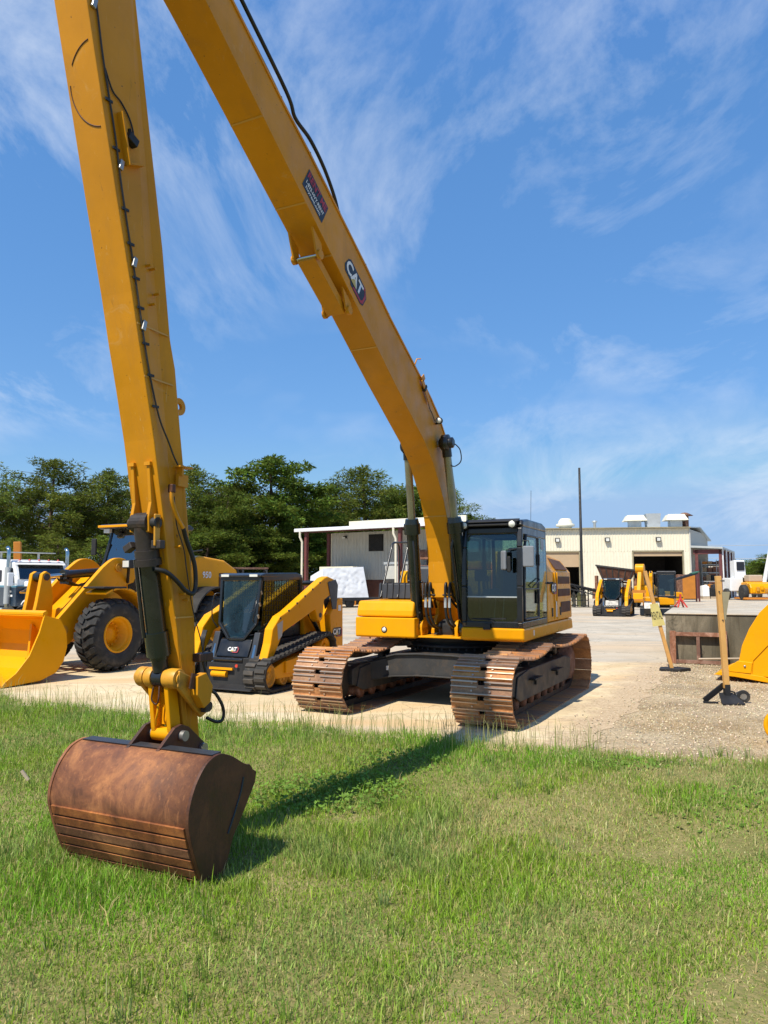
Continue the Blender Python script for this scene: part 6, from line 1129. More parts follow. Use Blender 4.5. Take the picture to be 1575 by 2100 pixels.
MB().box(-1.5,1.5,-0.9,0.9,0.7,1.7).build('base', 'white_paint', TB, 0.08); MB().bar((-0.3,0.0,1.8),(0.3,0.9,6.6),0.4,0.35,w2=0.55,h2=0.4).build('arm', 'white_paint', TB)
for x in (-1, 1):
    for s in (1,-1): MB().lathe([(0.2,-0.15),(0.45,-0.16),(0.5,-0.1),(0.5,0.1),(0.45,0.16),(0.2,0.15)],(x,s*0.95,0.5),n=18).build('wheel', 'rubber', TB)
fd = empty('far_roof', Vector((47,118,0)), R(-8), 'low distant building with red brown wall beyond the far yard', 'building')
MB().box(-9,9,0,8,0,3.6).build('wall', 'brick_wall', fd); MB().prismx([(-0.6,3.6),(8.6,3.6),(4,5.0)],-9.5,9.5).build('roof', 'timber_grey', fd)
for k in range(6): MB().box(-8+k*2.8,-6.6+k*2.8,-0.06,0.02,1.2,2.6).build('window', 'dark_inside', fd)
for z0, z1, sx in ((7.2,7.9,0),(5.4,5.7,0.4)):
    pts = [(36+8*k+sx, 104+1.2*k, z0+(z1-z0)*k/8 - 0.25*math.sin(math.pi*((k % 4)/4))) for k in range(9)]; wv = MB().tube(pts,0.03,5).build('power_line', 'pale_grey'); tag(wv, ['upper power line crossing the sky at far right','lower power line crossing the trees at far right'][int(z0 < 6)], 'power line', 'power lines')

# orange machine behind the truck
OE = empty('parked_excavator', Vector((-20.9,38.5,0.008)), R(200), 'orange yellow excavator arm showing above the white truck cab', 'excavator')
MB().prism([(-1.4,1.1),(-1.4,2.3),(1.2,2.3),(1.2,1.1)],-1.2,1.2).build('body', 'orange_steel', OE, 0.05); MB().bar((0.5,0,2.0),(3.2,0,3.0),0.35,0.5).build('boom', 'orange_steel', OE, 0.03); MB().bar((-1.6,0.2,2.0),(-1.5,0.2,4.05),0.5,0.35).build('arm', 'orange_steel', OE, 0.03)
for s in (1,-1): MB().prism(rrect(-1.8,1.8,0,0.9,0.42),s*1.2-0.3,s*1.2+0.3).build('track', 'rust_dark', OE)
# timber bundle and light wagon behind the loaders
tm_ = empty('timber_stack', Vector((-8.6,42,0.008)), R(15), 'stack of pale weathered timber behind the black caged loader', 'timber')
for k in range(5):
    for j in range(6): MB().box(-2.6+0.1*((k*j) % 3),2.6-0.1*((k+j) % 3),-0.7+j*0.24,-0.5+j*0.24,0.9+k*0.26,1.12+k*0.26).build('timber_beam', 'timber_grey' if (k+j) % 3 else 'cardboard', tm_)
for x in (-1.8, 1.8): MB().box(x-0.15,x+0.15,-0.8,0.8,0.0,0.88).build('support', 'rust_frame', tm_)
cgo = empty('site_cage', Vector((-9.3,44.5,0.008)), R(15), 'dark wire sided trailer behind the timber stack', 'trailer')
MB().box(-2.2,2.2,-0.8,0.8,0.7,0.9).build('deck', 'steel_dark', cgo)
for x in (-2.1,-0.7,0.7,2.1): MB().box(x-0.05,x+0.05,-0.8,-0.72,0.9,2.75).box(x-0.05,x+0.05,0.72,0.8,0.9,2.75).build('post', 'steel_dark', cgo)
MB().box(-2.2,2.2,-0.82,0.82,2.7,2.8).build('top_rail', 'rust_frame', cgo)
for s in (1,-1): MB().lathe([(0.2,-0.1),(0.36,-0.11),(0.4,-0.08),(0.4,0.08),(0.36,0.11),(0.2,0.1)],(0,s*0.9,0.4),n=18).build('wheel', 'rubber', cgo)

# ================================================================ RIGHT FOREGROUND: dock, frame, signs, bucket
dk = MB(Matrix.Translation((6.98,18.35,0)) @ Matrix.Rotation(R(-24),4,'Z')).box(0,9.5,0,4.2,-0.1,1.18).build('loading_dock', 'dock_concrete', None, 0.03); tag(dk, 'stained grey concrete loading dock behind the big yellow bucket', 'dock')
MB(Matrix.Translation((6.98,18.35,0)) @ Matrix.Rotation(R(-24),4,'Z')).box(-0.02,9.5,-0.03,4.25,1.181,1.205).build('dock_slab', 'yard_paving', dk, 0.008)
rf = empty('rusty_frame', (6.98,18.08,0.0), R(-24), 'rusty steel frame leaning against the concrete dock', 'frame')
def fb2(x0, x1, z0, z1, nm): MB().add([(x0,-0.02+0.18*z0,z0),(x1,-0.02+0.18*z0,z0),(x1,0.05+0.18*z0,z0),(x0,0.05+0.18*z0,z0),(x0,-0.02+0.18*z1,z1),(x1,-0.02+0.18*z1,z1),(x1,0.05+0.18*z1,z1),(x0,0.05+0.18*z1,z1)], [(3,2,1,0),(4,5,6,7),(0,1,5,4),(1,2,6,5),(2,3,7,6),(3,0,4,7)]).build(nm, 'rust_frame', rf, 0.006)
fb2(-0.02,0.12,0.0,0.78,'upright'); fb2(1.12,1.26,0.0,0.80,'upright'); fb2(0.122,1.118,0.66,0.755,'crossbar'); fb2(0.58,0.66,0.102,0.655,'divider'); fb2(0.122,1.118,0.02,0.10,'crossbar')
# RENTAL sign on a leaning stake
s1 = empty('rental_sign', (6.42,16.6,0.02), R(0), 'yellow RENTAL sign on a leaning wooden stake beside the dock', 'sign', 'stake signs')
MB().bar((0.0,0,0.03),(-0.52,0.03,2.2),0.075,0.055,up=(0,1,0)).build('stake', 'wood', s1, 0.004)
sd1 = Vector((0.26,0,-0.965)).normalized()
sg = MB(); base_ = Vector((-0.30,-0.035,1.24)); rx = Vector((1,0,0.10)).normalized(); rz_ = Vector((-0.17,0,0.98)).normalized()
pl = [(-0.15,-0.27),(0.13,-0.26),(0.07,0.24),(-0.11,0.23)]
sg.ext(pl, lambda p: base_ + rx*p[0] + rz_*p[1], lambda p: base_ + rx*p[0] + rz_*p[1] + Vector((0,0.012,0)))
sgo = sg.build('sign_board', 'sign_yellow', s1)
lettering('RENTAL', 'sticker_black', s1, base_ - rz_*0.03 + rx*(-0.012), rx, rz_, width=0.225, hgt=0.17, bold=0.0, off=0.006, name='sign_lettering')
MB().prismz([(-0.32,-0.10),(0.10,-0.22),(0.42,-0.02),(0.20,0.24),(-0.18,0.20)],-0.02,0.05).build('stake_base', 'black_matt', s1, 0.01)
# upright stake with its sign turned away, on a black wheeled foot
s2 = empty('stake_stand', (5.62,12.30,0.0), R(0), 'upright wooden stake on a black wheeled foot with its sign turned sideways', 'sign', 'stake signs')
MB().bar((0.03,0,0.16),(-0.03,0.02,2.08),0.085,0.075,up=(0,1,0)).build('stake', 'wood', s2, 0.005)
MB().cyl((-0.06,0,2.0),(0.06,-0.02,2.0),0.012,6).cyl((-0.04,-0.04,1.82),(-0.04,0.06,1.82),0.012,6).cyl((0.0,-0.04,1.35),(0.0,0.06,1.35),0.012,6).build('peg', 'steel_dark', s2)
MB().add([(0.02,-0.05,1.36),(0.04,-0.05,1.36),(0.125,-0.06,1.82),(0.0,-0.05,1.82),(0.06,0.30,1.40),(0.08,0.30,1.40),(0.165,0.28,1.80),(0.04,0.28,1.80)], [(0,1,2,3),(7,6,5,4),(0,4,5,1),(1,5,6,2),(2,6,7,3),(3,7,4,0)]).build('sign_board', 'sign_back', s2)
MB().bar((0.03,0,0.02),(0.03,0,0.30),0.09,0.08,up=(0,1,0)).build('socket', 'black_matt', s2)
MB().add([(-0.17,-0.26,0.01),(0.20,-0.26,0.01),(0.14,0.05,0.12),(-0.08,0.05,0.12),(-0.17,-0.26,0.03),(0.20,-0.26,0.03),(0.14,0.05,0.16),(-0.08,0.05,0.16)], [(3,2,1,0),(4,5,6,7),(0,1,5,4),(1,2,6,5),(2,3,7,6),(3,0,4,7)]).build('foot_plate', 'black_matt', s2)
MB().bar((0.0,0.05,0.28),(-0.36,-0.02,0.04),0.10,0.02,up=(0,1,0.3)).bar((-0.38,-0.03,0.02),(-0.16,-0.08,0.02),0.06,0.02).build('brace', 'black_matt', s2)
MB().tube([(0.06,0.02,0.20),(0.16,0.02,0.17),(0.19,0.02,0.08)],0.014,6).build('wheel_arm', 'black_matt', s2)
w2_ = MB().ring((0.30,0.0,0.105),(0.35,1,0.1),0.055,0.10,0.05,20).build('wheel', 'rubber', s2); MB().lathe([(0.05,-0.02),(0.05,0.02)],(0.30,0,0.105),(0.35,1,0.1),14,smooth=False).build('hub', 'steel', w2_)
pp = MB().tube([(7.28,17.2,0.20),(8.6,16.95,0.24)],0.022,8).build('pipe', 'timber_grey'); tag(pp, 'pale wooden pole lying against the dock behind the yellow bucket', 'pole')
# big yellow bucket attachment at the right edge
YB = empty('loader_bucket', (6.75,15.0,0.0), R(-32), 'big rounded yellow excavator bucket standing on the gravel at the right edge', 'bucket')
yp = [(0.42,0.12),(0.37,0.40),(0.44,0.72),(0.58,1.05),(0.78,1.38),(1.05,1.66),(1.40,1.86),(1.85,1.95),(2.3,1.85),(2.6,1.5),(2.6,0.14),(1.2,0.10)]
yi = [(0.50,0.16),(0.46,0.40),(0.52,0.70),(0.65,1.0),(0.84,1.32),(1.09,1.58),(1.42,1.78),(1.85,1.86)]
for y in (-0.02, 1.45): MB().prism(yp, y, y+0.05).build('side_plate', 'yellow_bright', YB, 0.01)
MB().prism(yp[:8] + yi[::-1], 0.03, 1.45).build('shell', 'yellow_bright', YB)
MB().prism([(-0.10,0.12),(0.10,0.22),(0.80,0.14),(1.0,0.06),(0.92,0.02),(0.3,0.10)], -0.05, 1.5).build('cutting_edge', 'yellow_bright', YB, 0.01)
MB().prism([(0.14,0.26),(0.36,0.42),(0.62,0.40),(0.58,0.18),(0.2,0.20)], -0.06, 0.0).build('corner_guard', 'yellow_bright', YB, 0.01)
for z, q in ((0.30,0.0),): MB().lathe([(0.025,0),(0.02,0.02),(0,0.022)],(0.48,-0.06,0.32),(0,-1,0),10).build('bolt', 'steel', YB)
MB().bar((0.62,-0.03,0.45),(0.98,-0.03,0.86),0.03,0.02,up=(0,1,0)).bar((0.62,-0.03,0.45),(0.58,-0.03,0.16),0.03,0.02,up=(0,1,0)).bar((0.58,-0.03,0.16),(2.5,-0.03,0.12),0.03,0.025,up=(0,1,0)).bar((0.94,-0.03,0.78),(1.6,-0.03,0.75),0.03,0.02,up=(0,1,0)).build('weld_rib', 'yellow_bright', YB)
MB().ring((1.14,-0.06,0.95),(0,1,0),0.10,0.175,0.10,28).ring((1.24,-0.05,1.18),(0,1,0),0.12,0.19,0.08,28).build('boss', 'yellow_bright', YB)
MB().cyl((1.12,-0.13,0.95),(1.12,0.1,0.95),0.095,20).build('pin', 'yellow', YB); MB().cyl((1.24,-0.07,1.18),(1.24,0.1,1.18),0.09,20).build('pin_hole', 'steel', YB)
MB().cyl((1.02,-0.03,1.25),(1.02,0.02,1.25),0.028,12).build('hole', 'dark_inside', YB)
rd = empty('yellow_roller', (4.80,9.35,0.0), R(0), 'round yellow steel roller end at the right edge of the grass', 'roller')
MB().lathe([(0.0,-0.02),(0.04,-0.02),(0.07,0.0),(0.15,0.0),(0.16,-0.03),(0.20,-0.02),(0.21,0.03),(0.20,0.09),(0.18,0.10),(0.18,0.4),(0.0,0.4)],(0.06,-0.2,0.225),(0.62,1,0),28).build('drum', 'yellow_bright', rd)
MB().lathe([(0.035,-0.05),(0.035,0.0)],(0.06,-0.2,0.225),(0.62,1,0),12).build('axle', 'steel_dark', rd)
ws_ = MB().cbox((-3.95,8.30,-0.13),(0.03,0.02,0.13),Matrix.Rotation(R(-38),3,'Y')).build('wood_scrap', 'timber_grey'); tag(ws_, 'small pale wood scrap poking out of the grass left of the bucket', 'wood scrap')

# ================================================================ VEGETATION
def np_mesh(name, V, T, mat, tint=None):              # triangles from numpy arrays
    me = bpy.data.meshes.new(name); nv, ntri = len(V), len(T)
    me.vertices.add(nv); me.vertices.foreach_set('co', V.astype(np.float32).ravel())
    me.loops.add(ntri*3); me.loops.foreach_set('vertex_index', T.astype(np.int32).ravel())
    me.polygons.add(ntri); me.polygons.foreach_set('loop_start', np.arange(0, ntri*3, 3, dtype=np.int32)); me.polygons.foreach_set('loop_total', np.full(ntri, 3, np.int32))
    if tint is not None:
        a = me.attributes.new('tint', 'FLOAT_COLOR', 'POINT'); c = np.ones((nv, 4), np.float32); c[:, :3] = tint; a.data.foreach_set('color', c.ravel())
    me.update(calc_edges=True); me.materials.append(M[mat]); return me
def leafy(name, transl=0.35, rough=0.6, gain=1.0, obj_var=False):
    m, t, b = new_mat(name); o = t.nodes['Material Output']; at = N(t, 'ShaderNodeAttribute', attribute_name='tint')
    c = at.outputs['Color']
    if obj_var:
        oi = N(t, 'ShaderNodeObjectInfo'); hv = N(t, 'ShaderNodeHueSaturation'); L(t, c, hv.inputs['Color'])
        L(t, rng(t, oi.outputs['Random'], 0, 1, 0.485, 0.515), hv.inputs['Hue']); L(t, rng(t, oi.outputs['Random'], 0, 1, 0.8, 1.25), hv.inputs['Value']); c = hv.outputs[0]
    L(t, c, b.inputs['Base Color']); b.inputs['Roughness'].default_value = rough; b.inputs['Specular IOR Level'].default_value = 0.08 if obj_var else 0.25
    tr = N(t, 'ShaderNodeBsdfTranslucent'); L(t, mixc(t, 0.4, c, (0.30, 0.34, 0.05)), tr.inputs[0]); mxs = N(t, 'ShaderNodeMixShader'); mxs.inputs[0].default_value = transl
    L(t, b.outputs[0], mxs.inputs[1]); L(t, tr.outputs[0], mxs.inputs[2]); L(t, mxs.outputs[0], o.inputs[0])
leafy('grass_blade', 0.30); leafy('foliage', 0.22, 0.55, 1.0, True); leafy('weed_leaf', 0.3)
paint('bark', (0.11, 0.075, 0.05), 0.9, var=0.25, dirt=(0.05, 0.035, 0.025), dirt_amt=0.6, dirt_scale=6, bumps=0.5)

# ---- lawn
def blades(n_try, seed, ymax_fn, hfn, tintfn, wfn, keep=None, xr=(-9.5, 8.5), yr=(2.3, 15.0), stiff=0.35):
    g = np.random.default_rng(seed); x = g.uniform(*xr, n_try); y = g.uniform(*yr, n_try)
    k = (y < ymax_fn(x, g)) & (np.abs(x) < 0.58*y + 1.4) & (g.random(n_try) < np.clip(5.0/y, 0.40, 1.0))
    if keep is not None: k &= keep(x, y, g)
    x, y = x[k], y[k]; n = len(x); z = ground_z(x, y) - 0.008
    h = hfn(x, y, g, n); az = g.uniform(0, 2*np.pi, n); w_ = wfn(h, g, n); lean = np.abs(g.normal(0, stiff, n)) * h + 0.01; la = g.uniform(0, 2*np.pi, n)
    sx, sy = np.cos(az)*w_/2, np.sin(az)*w_/2; lx, ly = np.cos(la)*lean, np.sin(la)*lean
    P0 = np.stack([x - sx, y - sy, z], -1); P1 = np.stack([x + sx, y + sy, z], -1)
    mx_, my_, mz_ = x + lx*0.32, y + ly*0.32, z + h*0.58
    P2 = np.stack([mx_ - sx*0.75, my_ - sy*0.75, mz_], -1); P3 = np.stack([mx_ + sx*0.75, my_ + sy*0.75, mz_], -1)
    P4 = np.stack([x + lx, y + ly, z + h*np.sqrt(np.clip(1 - (lean/np.maximum(h, 1e-3))**2*0.45, 0.15, 1))], -1)
    V = np.stack([P0, P1, P2, P3, P4], 1).reshape(-1, 3); b = np.arange(n)[:, None]*5
    T = np.concatenate([b + np.array([[0,1,3]]), b + np.array([[0,3,2]]), b + np.array([[2,3,4]])], 1).reshape(-1, 3)
    return V, T, np.repeat(tintfn(x, y, g, n), 5, 0), n
def bare(x, y): return np.clip((fnoise(x + 13, y, 1.3) - 0.545 + 0.05*np.clip(x/3, -0.6, 1))*6, 0, 1) * np.clip((x + 0.6)/1.5, 0.15, 1)
def edge_dist(x, y): return edge_y(x) - y
def tint_lawn(x, y, g, n):
    green = np.array([0.255, 0.395, 0.032]); lush = np.array([0.195, 0.400, 0.024]); pale = np.array([0.46, 0.54, 0.14]); dry = np.array([0.62, 0.48, 0.21]); blue = np.array([0.25, 0.345, 0.10])
    r = g.random(n); nz1 = fnoise(x, y, 0.6); nz2 = fnoise(x + 40, y + 9, 1.6)
    c = green[None]*np.ones((n, 1)); m_ = np.clip((nz1-0.48)*5, 0, 1)[:, None]; c = c*(1-m_) + lush*m_
    m_ = np.clip((nz2-0.5)*4 + 0.2*np.clip(x/3, 0, 1), 0, 1)[:, None]*0.7; c = c*(1-m_) + blue*m_
    c = np.where((r < 0.12)[:, None], pale, c); pd = 0.08 + 0.42*bare(x, y) + 0.10*np.clip(x/4, 0, 1) + 0.10*np.clip((5-y)/2, 0, 1)*np.clip(-x/2, 0, 1)
    c = np.where(((r > 1 - pd))[:, None], dry, c)
    return np.clip(c*g.uniform(0.55, 1.35, n)[:, None]*(0.92 + 0.16*g.random((n, 3))), 0.005, 0.6)
def h_lawn(x, y, g, n):
    tall = np.clip((fnoise(x + 5, y + 21, 0.8) - 0.42)*4, 0, 1); e = edge_dist(x, y)
    base = 0.034 + 0.034*tall + 0.06*np.clip(1 - np.hypot(x + 0.6, y - 6.0)/2.6, 0, 1)*tall
    base += np.where(x < 1.2, 0.055, 0.02)*np.clip(1 - e/1.6, 0, 1)
    return base*g.uniform(0.55, 1.5, n)*(1 - 0.45*bare(x, y)) + np.where(g.random(n) < 0.03, g.uniform(0.03, 0.12, n), 0)
lim = lambda x, g: edge_y(x) + g.normal(-0.10, 0.12, len(x))
keepl = lambda x, y, g: g.random(len(x)) > 0.38*bare(x, y) + 0.10*np.clip((fnoise(x, y, 2.3) - 0.55)*4, 0, 1)
V1, T1, C1, n1_ = blades(1350000, 3, lim, h_lawn, tint_lawn, lambda h, g, n: g.uniform(0.0045, 0.0085, n), keepl)
# tall coarse tufts and seed stalks, clustered
gt = np.random.default_rng(9)
tx = gt.uniform(-8, 7.5, 1300); ty = gt.uniform(2.8, 13.5, 1300)
kt = (ty < edge_y(tx) + 0.05) & (np.abs(tx) < 0.58*ty + 1.2) & ((edge_y(tx) - ty < 1.1) | (gt.random(1300) < 0.30 + 0.22*(np.hypot(tx + 1.2, ty - 5.6) < 1.8)))
tx, ty = tx[kt], ty[kt]; V2 = []; T2 = []; C2 = []; off = 0
for cx_, cy_ in zip(tx, ty):
    nb = gt.integers(9, 26); r_ = gt.uniform(0.03, 0.09); a = gt.uniform(0, 6.28, nb); rr_ = r_*np.sqrt(gt.random(nb)); x = cx_ + rr_*np.cos(a); y = cy_ + rr_*np.sin(a); z = ground_z(x, y) - 0.01
    near_edge = np.exp(-(edge_y(cx_) - cy_)/0.8); h = gt.uniform(0.07, 0.16 + 0.12*near_edge, nb)*(1 if cx_ < 2 else 0.7); az = gt.uniform(0, 6.28, nb); w_ = gt.uniform(0.004, 0.009, nb); lean = h*np.abs(gt.normal(0.25, 0.35, nb))
    sx, sy = np.cos(az)*w_/2, np.sin(az)*w_/2; lx, ly = np.cos(a)*lean, np.sin(a)*lean
    q = [np.stack([x-sx, y-sy, z], -1), np.stack([x+sx, y+sy, z], -1), np.stack([x+lx*0.3-sx*0.8, y+ly*0.3-sy*0.8, z+h*0.6], -1), np.stack([x+lx*0.3+sx*0.8, y+ly*0.3+sy*0.8, z+h*0.6], -1), np.stack([x+lx, y+ly, z+h*np.clip(1-0.25*(lean/h)**2, 0.4, 1)], -1)]
    V2.append(np.stack(q, 1).reshape(-1, 3)); b = off + np.arange(nb)[:, None]*5
    T2.append(np.concatenate([b + np.array([[0,1,3]]), b + np.array([[0,3,2]]), b + np.array([[2,3,4]])], 1).reshape(-1, 3)); off += nb*5
    base = np.array([0.17, 0.27, 0.04]) if gt.random() < 0.7 else np.array([0.23, 0.31, 0.10]); C2.append(np.repeat(base*gt.uniform(0.8, 1.25, (nb, 1)), 5, 0))
# fine seed stalks near the pad edge
ns = 900; sx_ = gt.uniform(-8, 2.6, ns); sy_ = edge_y(sx_) - np.abs(gt.normal(0, 0.45, ns)) + 0.12; sz_ = ground_z(sx_, sy_); hh = gt.uniform(0.18, 0.46, ns); la = gt.uniform(0, 6.28, ns); ln_ = hh*np.abs(gt.normal(0.15, 0.15, ns)); w_ = 0.0022
q = [np.stack([sx_-w_, sy_, sz_], -1), np.stack([sx_+w_, sy_, sz_], -1), np.stack([sx_+np.cos(la)*ln_*0.4-w_, sy_+np.sin(la)*ln_*0.4, sz_+hh*0.7], -1), np.stack([sx_+np.cos(la)*ln_*0.4+w_, sy_+np.sin(la)*ln_*0.4, sz_+hh*0.7], -1), np.stack([sx_+np.cos(la)*ln_*1.3, sy_+np.sin(la)*ln_*1.3, sz_+hh], -1)]
V2.append(np.stack(q, 1).reshape(-1, 3)); b = off + np.arange(ns)[:, None]*5; T2.append(np.concatenate([b + np.array([[0,1,3]]), b + np.array([[0,3,2]]), b + np.array([[2,3,4]])], 1).reshape(-1, 3)); C2.append(np.repeat(np.array([[0.30, 0.30, 0.11]])*gt.uniform(0.7, 1.4, (ns, 1)), 5, 0))
V = np.concatenate([V1] + V2); T = np.concatenate([T1, np.concatenate(T2) + len(V1)]); C = np.concatenate([C1] + C2)
o = inst(np_mesh('grass', V, T, 'grass_blade', C), 'grass'); tag(o, 'patchy green lawn grass with dry spots in the foreground', 'grass', kind='stuff')
# ---- dry straw over the gravel
def pad_right(y): return np.interp(y, [8.0, 9.3, 10.55, 11.35, 13.1, 14.25, 15.9, 17.05, 18.3], [2.0, 2.55, 3.2, 3.75, 4.6, 5.25, 6.05, 6.75, 7.0])
kd = lambda x, y, g: (x > pad_right(y) + g.normal(0.0, 0.32, len(x))) & (y > edge_y(x) - 0.3) & (g.random(len(x)) < np.clip((fnoise(x, y, 0.9) - 0.36)*4, 0.05, 1))
V3, T3, C3, n3_ = blades(260000, 21, lambda x, g: np.full(len(x), 17.6), lambda x, y, g, n: g.uniform(0.012, 0.05, n) + np.where(g.random(n) < 0.02, 0.10, 0), lambda x, y, g, n: np.array([[0.55, 0.40, 0.21]])*g.uniform(0.5, 1.25, (n, 1)), lambda h, g, n: g.uniform(0.003, 0.006, n), kd, xr=(1.8, 10.5), yr=(7.8, 17.8), stiff=1.4)
o = inst(np_mesh('dry_straw', V3, T3, 'grass_blade', C3), 'dry_straw'); tag(o, 'dead brown straw scattered over the gravel', 'straw', kind='stuff')
# ---- gravel stones
gp = np.random.default_rng(31); npb = 26000; x = gp.uniform(1.8, 10.5, npb); y = gp.uniform(7.8, 18.2, npb); k = (x > pad_right(y) + gp.normal(0, 0.42, npb)) & (y > edge_y(x) - 0.5) & (gp.random(npb) < np.clip((fnoise(x + 7, y, 0.7) - 0.30)*3, 0.1, 1)); x, y = x[k], y[k]; n = len(x)
r_ = gp.uniform(0.006, 0.020, n); oct_ = np.array([[1,0,0],[-1,0,0],[0,1,0],[0,-1,0],[0,0,0.7],[0,0,-0.7]]); VV = np.stack([x, y, ground_z(x, y) + r_*0.3 + 0.012*(x < pad_right(y))], -1)[:, None] + (oct_[None]*r_[:, None, None]*gp.uniform(0.6, 1.3, (n, 6, 1)) + gp.normal(0, 0.15, (n, 6, 3))*r_[:, None, None])
TT = (np.arange(n)[:, None, None]*6 + np.array([[0,2,4],[2,1,4],[1,3,4],[3,0,4],[2,0,5],[1,2,5],[3,1,5],[0,3,5]])[None]).reshape(-1, 3)
cc = np.repeat(np.array([[0.58, 0.48, 0.33]])*gp.uniform(0.45, 1.35, (n, 1))*gp.uniform(0.92, 1.08, (n, 3)), 6, 0)
m, t, b = new_mat('stone'); at = N(t, 'ShaderNodeAttribute', attribute_name='tint'); L(t, at.outputs['Color'], b.inputs['Base Color']); b.inputs['Roughness'].default_value = 0.9
o = inst(np_mesh('gravel', VV.reshape(-1, 3), TT, 'stone', np.clip(cc, 0, 0.8)), 'gravel'); tag(o, 'loose pale gravel stones beside the concrete pad', 'gravel', kind='stuff')
# ---- broad-leaved weeds in patches
gw = np.random.default_rng(41); WV = []; WC = []
for (cx_, cy_, rx_, ry_, nn, hh) in ((-0.55,7.75,0.9,0.6,1500,0.15),(0.15,8.6,0.6,0.4,400,0.12),(3.4,7.0,1.1,0.6,300,0.05),(-1.9,7.2,0.5,0.4,260,0.13),(-3.4,9.4,0.8,0.4,350,0.13),(2.6,8.3,0.6,0.25,220,0.08)):
    a = gw.uniform(0, 6.28, nn); q = np.sqrt(gw.random(nn))*gw.uniform(0.7, 1.1, nn); x = cx_ + q*np.cos(a)*rx_; y = cy_ + q*np.sin(a)*ry_; z = ground_z(x, y) + gw.uniform(0.02, 1, nn)**0.7*hh*(1.1 - 0.6*q); s = gw.uniform(0.011, 0.024, nn)
    d1 = gw.normal(0, 1, (nn, 3)); d1[:, 2] *= 0.4; d1 /= np.linalg.norm(d1, axis=1)[:, None]; d2 = np.cross(d1, gw.normal(0, 0.5, (nn, 3)) + np.array([0, 0, 1])); d2 /= np.linalg.norm(d2, axis=1)[:, None]
    c0 = np.stack([x, y, z], -1); WV.append(np.stack([c0 - d1*s[:, None]*1.3, c0 + d2*s[:, None]*0.8, c0 + d1*s[:, None]*1.3, c0 - d2*s[:, None]*0.8], 1)); WC.append(np.repeat(np.array([[0.15, 0.265, 0.035]])*gw.uniform(0.7, 1.4, (nn, 1)), 4, 0))
WV = np.concatenate(WV); n = len(WV); TT = (np.arange(n)[:, None, None]*4 + np.array([[0,1,2],[0,2,3]])[None]).reshape(-1, 3)
o = inst(np_mesh('weeds', WV.reshape(-1, 3), TT, 'weed_leaf', np.concatenate(WC)), 'weeds'); tag(o, 'low broad leaved weeds growing among the grass', 'weeds', kind='stuff')

# ---- trees
def tree_parts(kind, seed):
    g = np.random.default_rng(seed); H = 10.0; tm = MB(); bend = g.normal(0, 0.25, 2)
    tp = lambda s: Vector((bend[0]*s*s*1.3, bend[1]*s*s*1.3, H*s))
    tm.tube([tp(s) for s in np.linspace(0, 0.96, 9)], [0.19*(1 - 0.82*s) for s in np.linspace(0, 0.96, 9)], 8)
    cl = []; lo = 0.30 if kind == 'pine' else (0.08 if kind == 'bush' else 0.22)
    nb = 46 if kind == 'pine' else 52
    for k in range(nb):
        s = lo + (0.97 - lo)*((k + g.random())/nb); f = (s - lo)/(1 - lo)
        if kind == 'pine': rad = (0.55 + 2.2*math.sin(math.pi*min(1, 0.20 + 0.80*f)**0.9))*g.uniform(0.55, 1.15)*(1 if f > 0.25 else g.uniform(0.5, 1.2))
        elif kind == 'bush': rad = 2.7*(1 - f*0.86)**0.8*g.uniform(0.65, 1.1)
        else: rad = (0.8 + 2.5*math.sin(math.pi*min(1, 0.15 + 0.8*f)))*g.uniform(0.6, 1.1)
        a = k*2.4 + g.normal(0, 0.35); p0 = tp(s); rise = g.uniform(-0.05, 0.38) if kind != 'bush' else g.uniform(-0.15, 0.25); p1 = p0 + Vector((math.cos(a)*rad, math.sin(a)*rad, rad*rise))
        tm.tube([p0, p0.lerp(p1, 0.5) + Vector((0, 0, 0.06*rad)), p1], [0.055*(1.1-s)+0.012, 0.035*(1.1-s)+0.01, 0.01], 5)
        for q in (np.linspace(0.38, 1.0, max(2, int(rad*1.9))) if kind == 'pine' else np.linspace(0.42, 1.0, max(2, int(rad*2.2)))): cl.append((*(p0.lerp(p1, q) + Vector(g.normal(0, 0.12, 3))), g.uniform(0.38, 0.62)*(1.0 if kind == 'pine' else 0.95)))
    cl.append((*tp(0.97), 0.4)); cl.append((*tp(1.0), 0.28)); cl = np.array(cl); m_ = 120 if kind == 'pine' else 84
    n = len(cl)*m_; ci = np.repeat(np.arange(len(cl)), m_); d = g.normal(0, 1, (n, 3)); d /= np.linalg.norm(d, axis=1)[:, None]; r = cl[ci, 3]*g.random(n)**0.45
    c = cl[ci, :3] + d*r[:, None]*np.array([1.15, 1.15, 0.72]); s = g.uniform(0.055, 0.12, n)*(1 if kind != 'leafy' else 1.1)
    e1 = d*0.8 + g.normal(0, 0.55, (n, 3)); e1 /= np.linalg.norm(e1, axis=1)[:, None]; e2 = np.cross(e1, g.normal(0, 1, (n, 3))); e2 /= np.linalg.norm(e2, axis=1)[:, None]
    asp = 0.38 if kind != 'leafy' else 0.6
    Vt = np.stack([c - e2*s[:, None]*asp, c + e2*s[:, None]*asp, c + e1*s[:, None]*2.1], 1).reshape(-1, 3); Tt = np.arange(n*3).reshape(-1, 3)
    base = {'pine': np.array([0.095, 0.130, 0.020]), 'bush': np.array([0.115, 0.150, 0.020]), 'leafy': np.array([0.078, 0.125, 0.017])}[kind]
    cv = g.uniform(0.60, 1.45, len(cl))[ci]*g.uniform(0.8, 1.2, n); col_ = base[None]*cv[:, None]; col_[:, 0] *= g.uniform(0.85, 1.25, n)
    return tm.mesh('trunk'), np_mesh('crown', Vt, Tt, 'foliage', np.repeat(np.clip(col_, 0.004, 0.4), 3, 0))
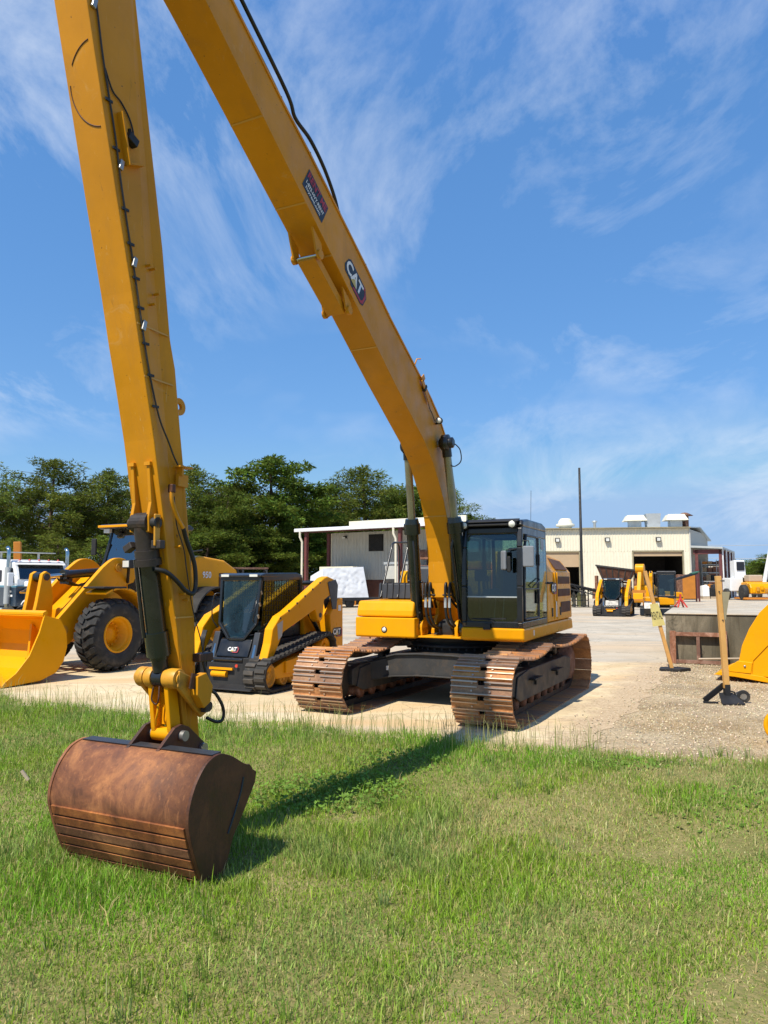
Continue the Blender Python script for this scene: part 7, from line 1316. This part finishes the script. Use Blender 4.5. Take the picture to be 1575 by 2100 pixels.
KINDS = {'pine': [tree_parts('pine', s) for s in (1, 2, 3)], 'bush': [tree_parts('bush', s) for s in (5, 6)], 'leafy': [tree_parts('leafy', s) for s in (8, 9)]}
tcount = 0
yt_lo = lambda y: y < 1060
def tree(kind, px, ytop, d, label, wide=1.0, group='trees behind the yard'):
    global tcount
    tcount += 1; tm, cm = KINDS[kind][tcount % len(KINDS[kind])]; p = P(px, ytop, d); h = p.z; k = h/10.6
    o = empty({'pine': 'pine_tree', 'bush': 'bushy_pine', 'leafy': 'broadleaf_tree'}[kind], (p.x, p.y, -0.05), tcount*2.17, label, 'tree', group)
    wide *= 0.95 if yt_lo(ytop) else 1.0
    o.scale = (k*wide, k*wide, k); inst(tm, 'trunk', 'bark', o); inst(cm, 'crown', None, o)
A_ = 'trees behind the yard'
for kind, px, yt, d, wd, lb in (
    ('pine',-45,930,60,1.2,'pine cut by the left edge of the photograph above the truck'), ('bush',18,1020,64,1.3,'short bushy pine above the white truck roof'), ('pine',62,990,70,1.2,'dark pine just left of the tallest left hand pine'),
    ('pine',108,928,66,1.55,'tallest conical pine at the left above the truck'), ('bush',172,1012,72,1.3,'low pine in the dip between the left hand pines'), ('pine',222,948,70,1.35,'pine immediately left of the excavator arm'),
    ('bush',262,1000,76,1.3,'pine half hidden by the left side of the arm'), ('pine',330,955,82,1.3,'pine hidden behind the excavator arm'), ('pine',398,940,74,1.35,'pine immediately right of the excavator arm'), ('leafy',452,990,70,1.35,'yellow green tree right of the arm and hose'),
    ('pine',505,985,80,1.4,'dark pine above the small loader cab'), ('leafy',560,930,82,1.6,'broad tallest tree above the small loader'), ('pine',612,990,86,1.4,'pine left of the shed roof corner'), 
    ('pine',700,985,92,1.4,'pine over the left end of the shed roof'), ('pine',752,942,90,1.6,'round topped pine over the middle of the shed roof'), ('pine',806,990,96,1.4,'pine left of the boom foot above the shed'), ('leafy',858,985,94,1.4,'tree behind the boom above the shed'),
    ('pine',912,985,98,1.4,'pine showing right of the boom cylinder'), ('leafy',958,1046,96,1.1,'low leafy branch tip above the cab roof'),
    ('bush',40,1095,52,1.9,'low light green thicket behind the white truck'), ('bush',130,1085,50,2.1,'low light green thicket right of the truck stacks'), ('bush',205,1090,54,2.0,'low thicket beside the wheel loader cab'),
    ('bush',300,1085,58,2.0,'low thicket behind the excavator arm cylinder'), ('leafy',420,1078,66,1.9,'dark understorey tree right of the wheel loader'), ('leafy',490,1075,72,2.0,'dark understorey tree above the caged loader'), ('leafy',560,1070,76,2.0,'dark understorey tree left of the shed post'), ('leafy',620,1080,84,2.0,'dark understorey tree behind the shed post'), ('leafy',690,1050,100,2.0,'dark understorey tree behind the shed roof'),
    ('pine',150,1005,90,1.5,'far pine in the second row left of the wheel loader'), ('pine',430,1010,96,1.6,'far pine in the second row right of the arm'), ('pine',670,1015,106,1.6,'far pine in the second row behind the shed'), ('pine',785,1010,110,1.6,'far pine in the second row left of the boom')):
    tree(kind, px, yt, d, lb, wd)
for k, (px, yt, d) in enumerate(((1490,1150,150),(1512,1143,140),(1532,1146,150),(1552,1150,145),(1576,1132,120),(1600,1125,118),(1455,1155,155))):
    tree('leafy' if k % 2 else 'pine', px, yt, d, ['far tree left of the canopy gap at the right','distant tree right of the storage canopy','distant round tree above the far right machines','distant tree under the power lines','taller distant tree at the right edge','distant tree cut by the right edge of the photograph','far tree seen through the canopy shelves'][k], 2.0, 'distant trees at the right')
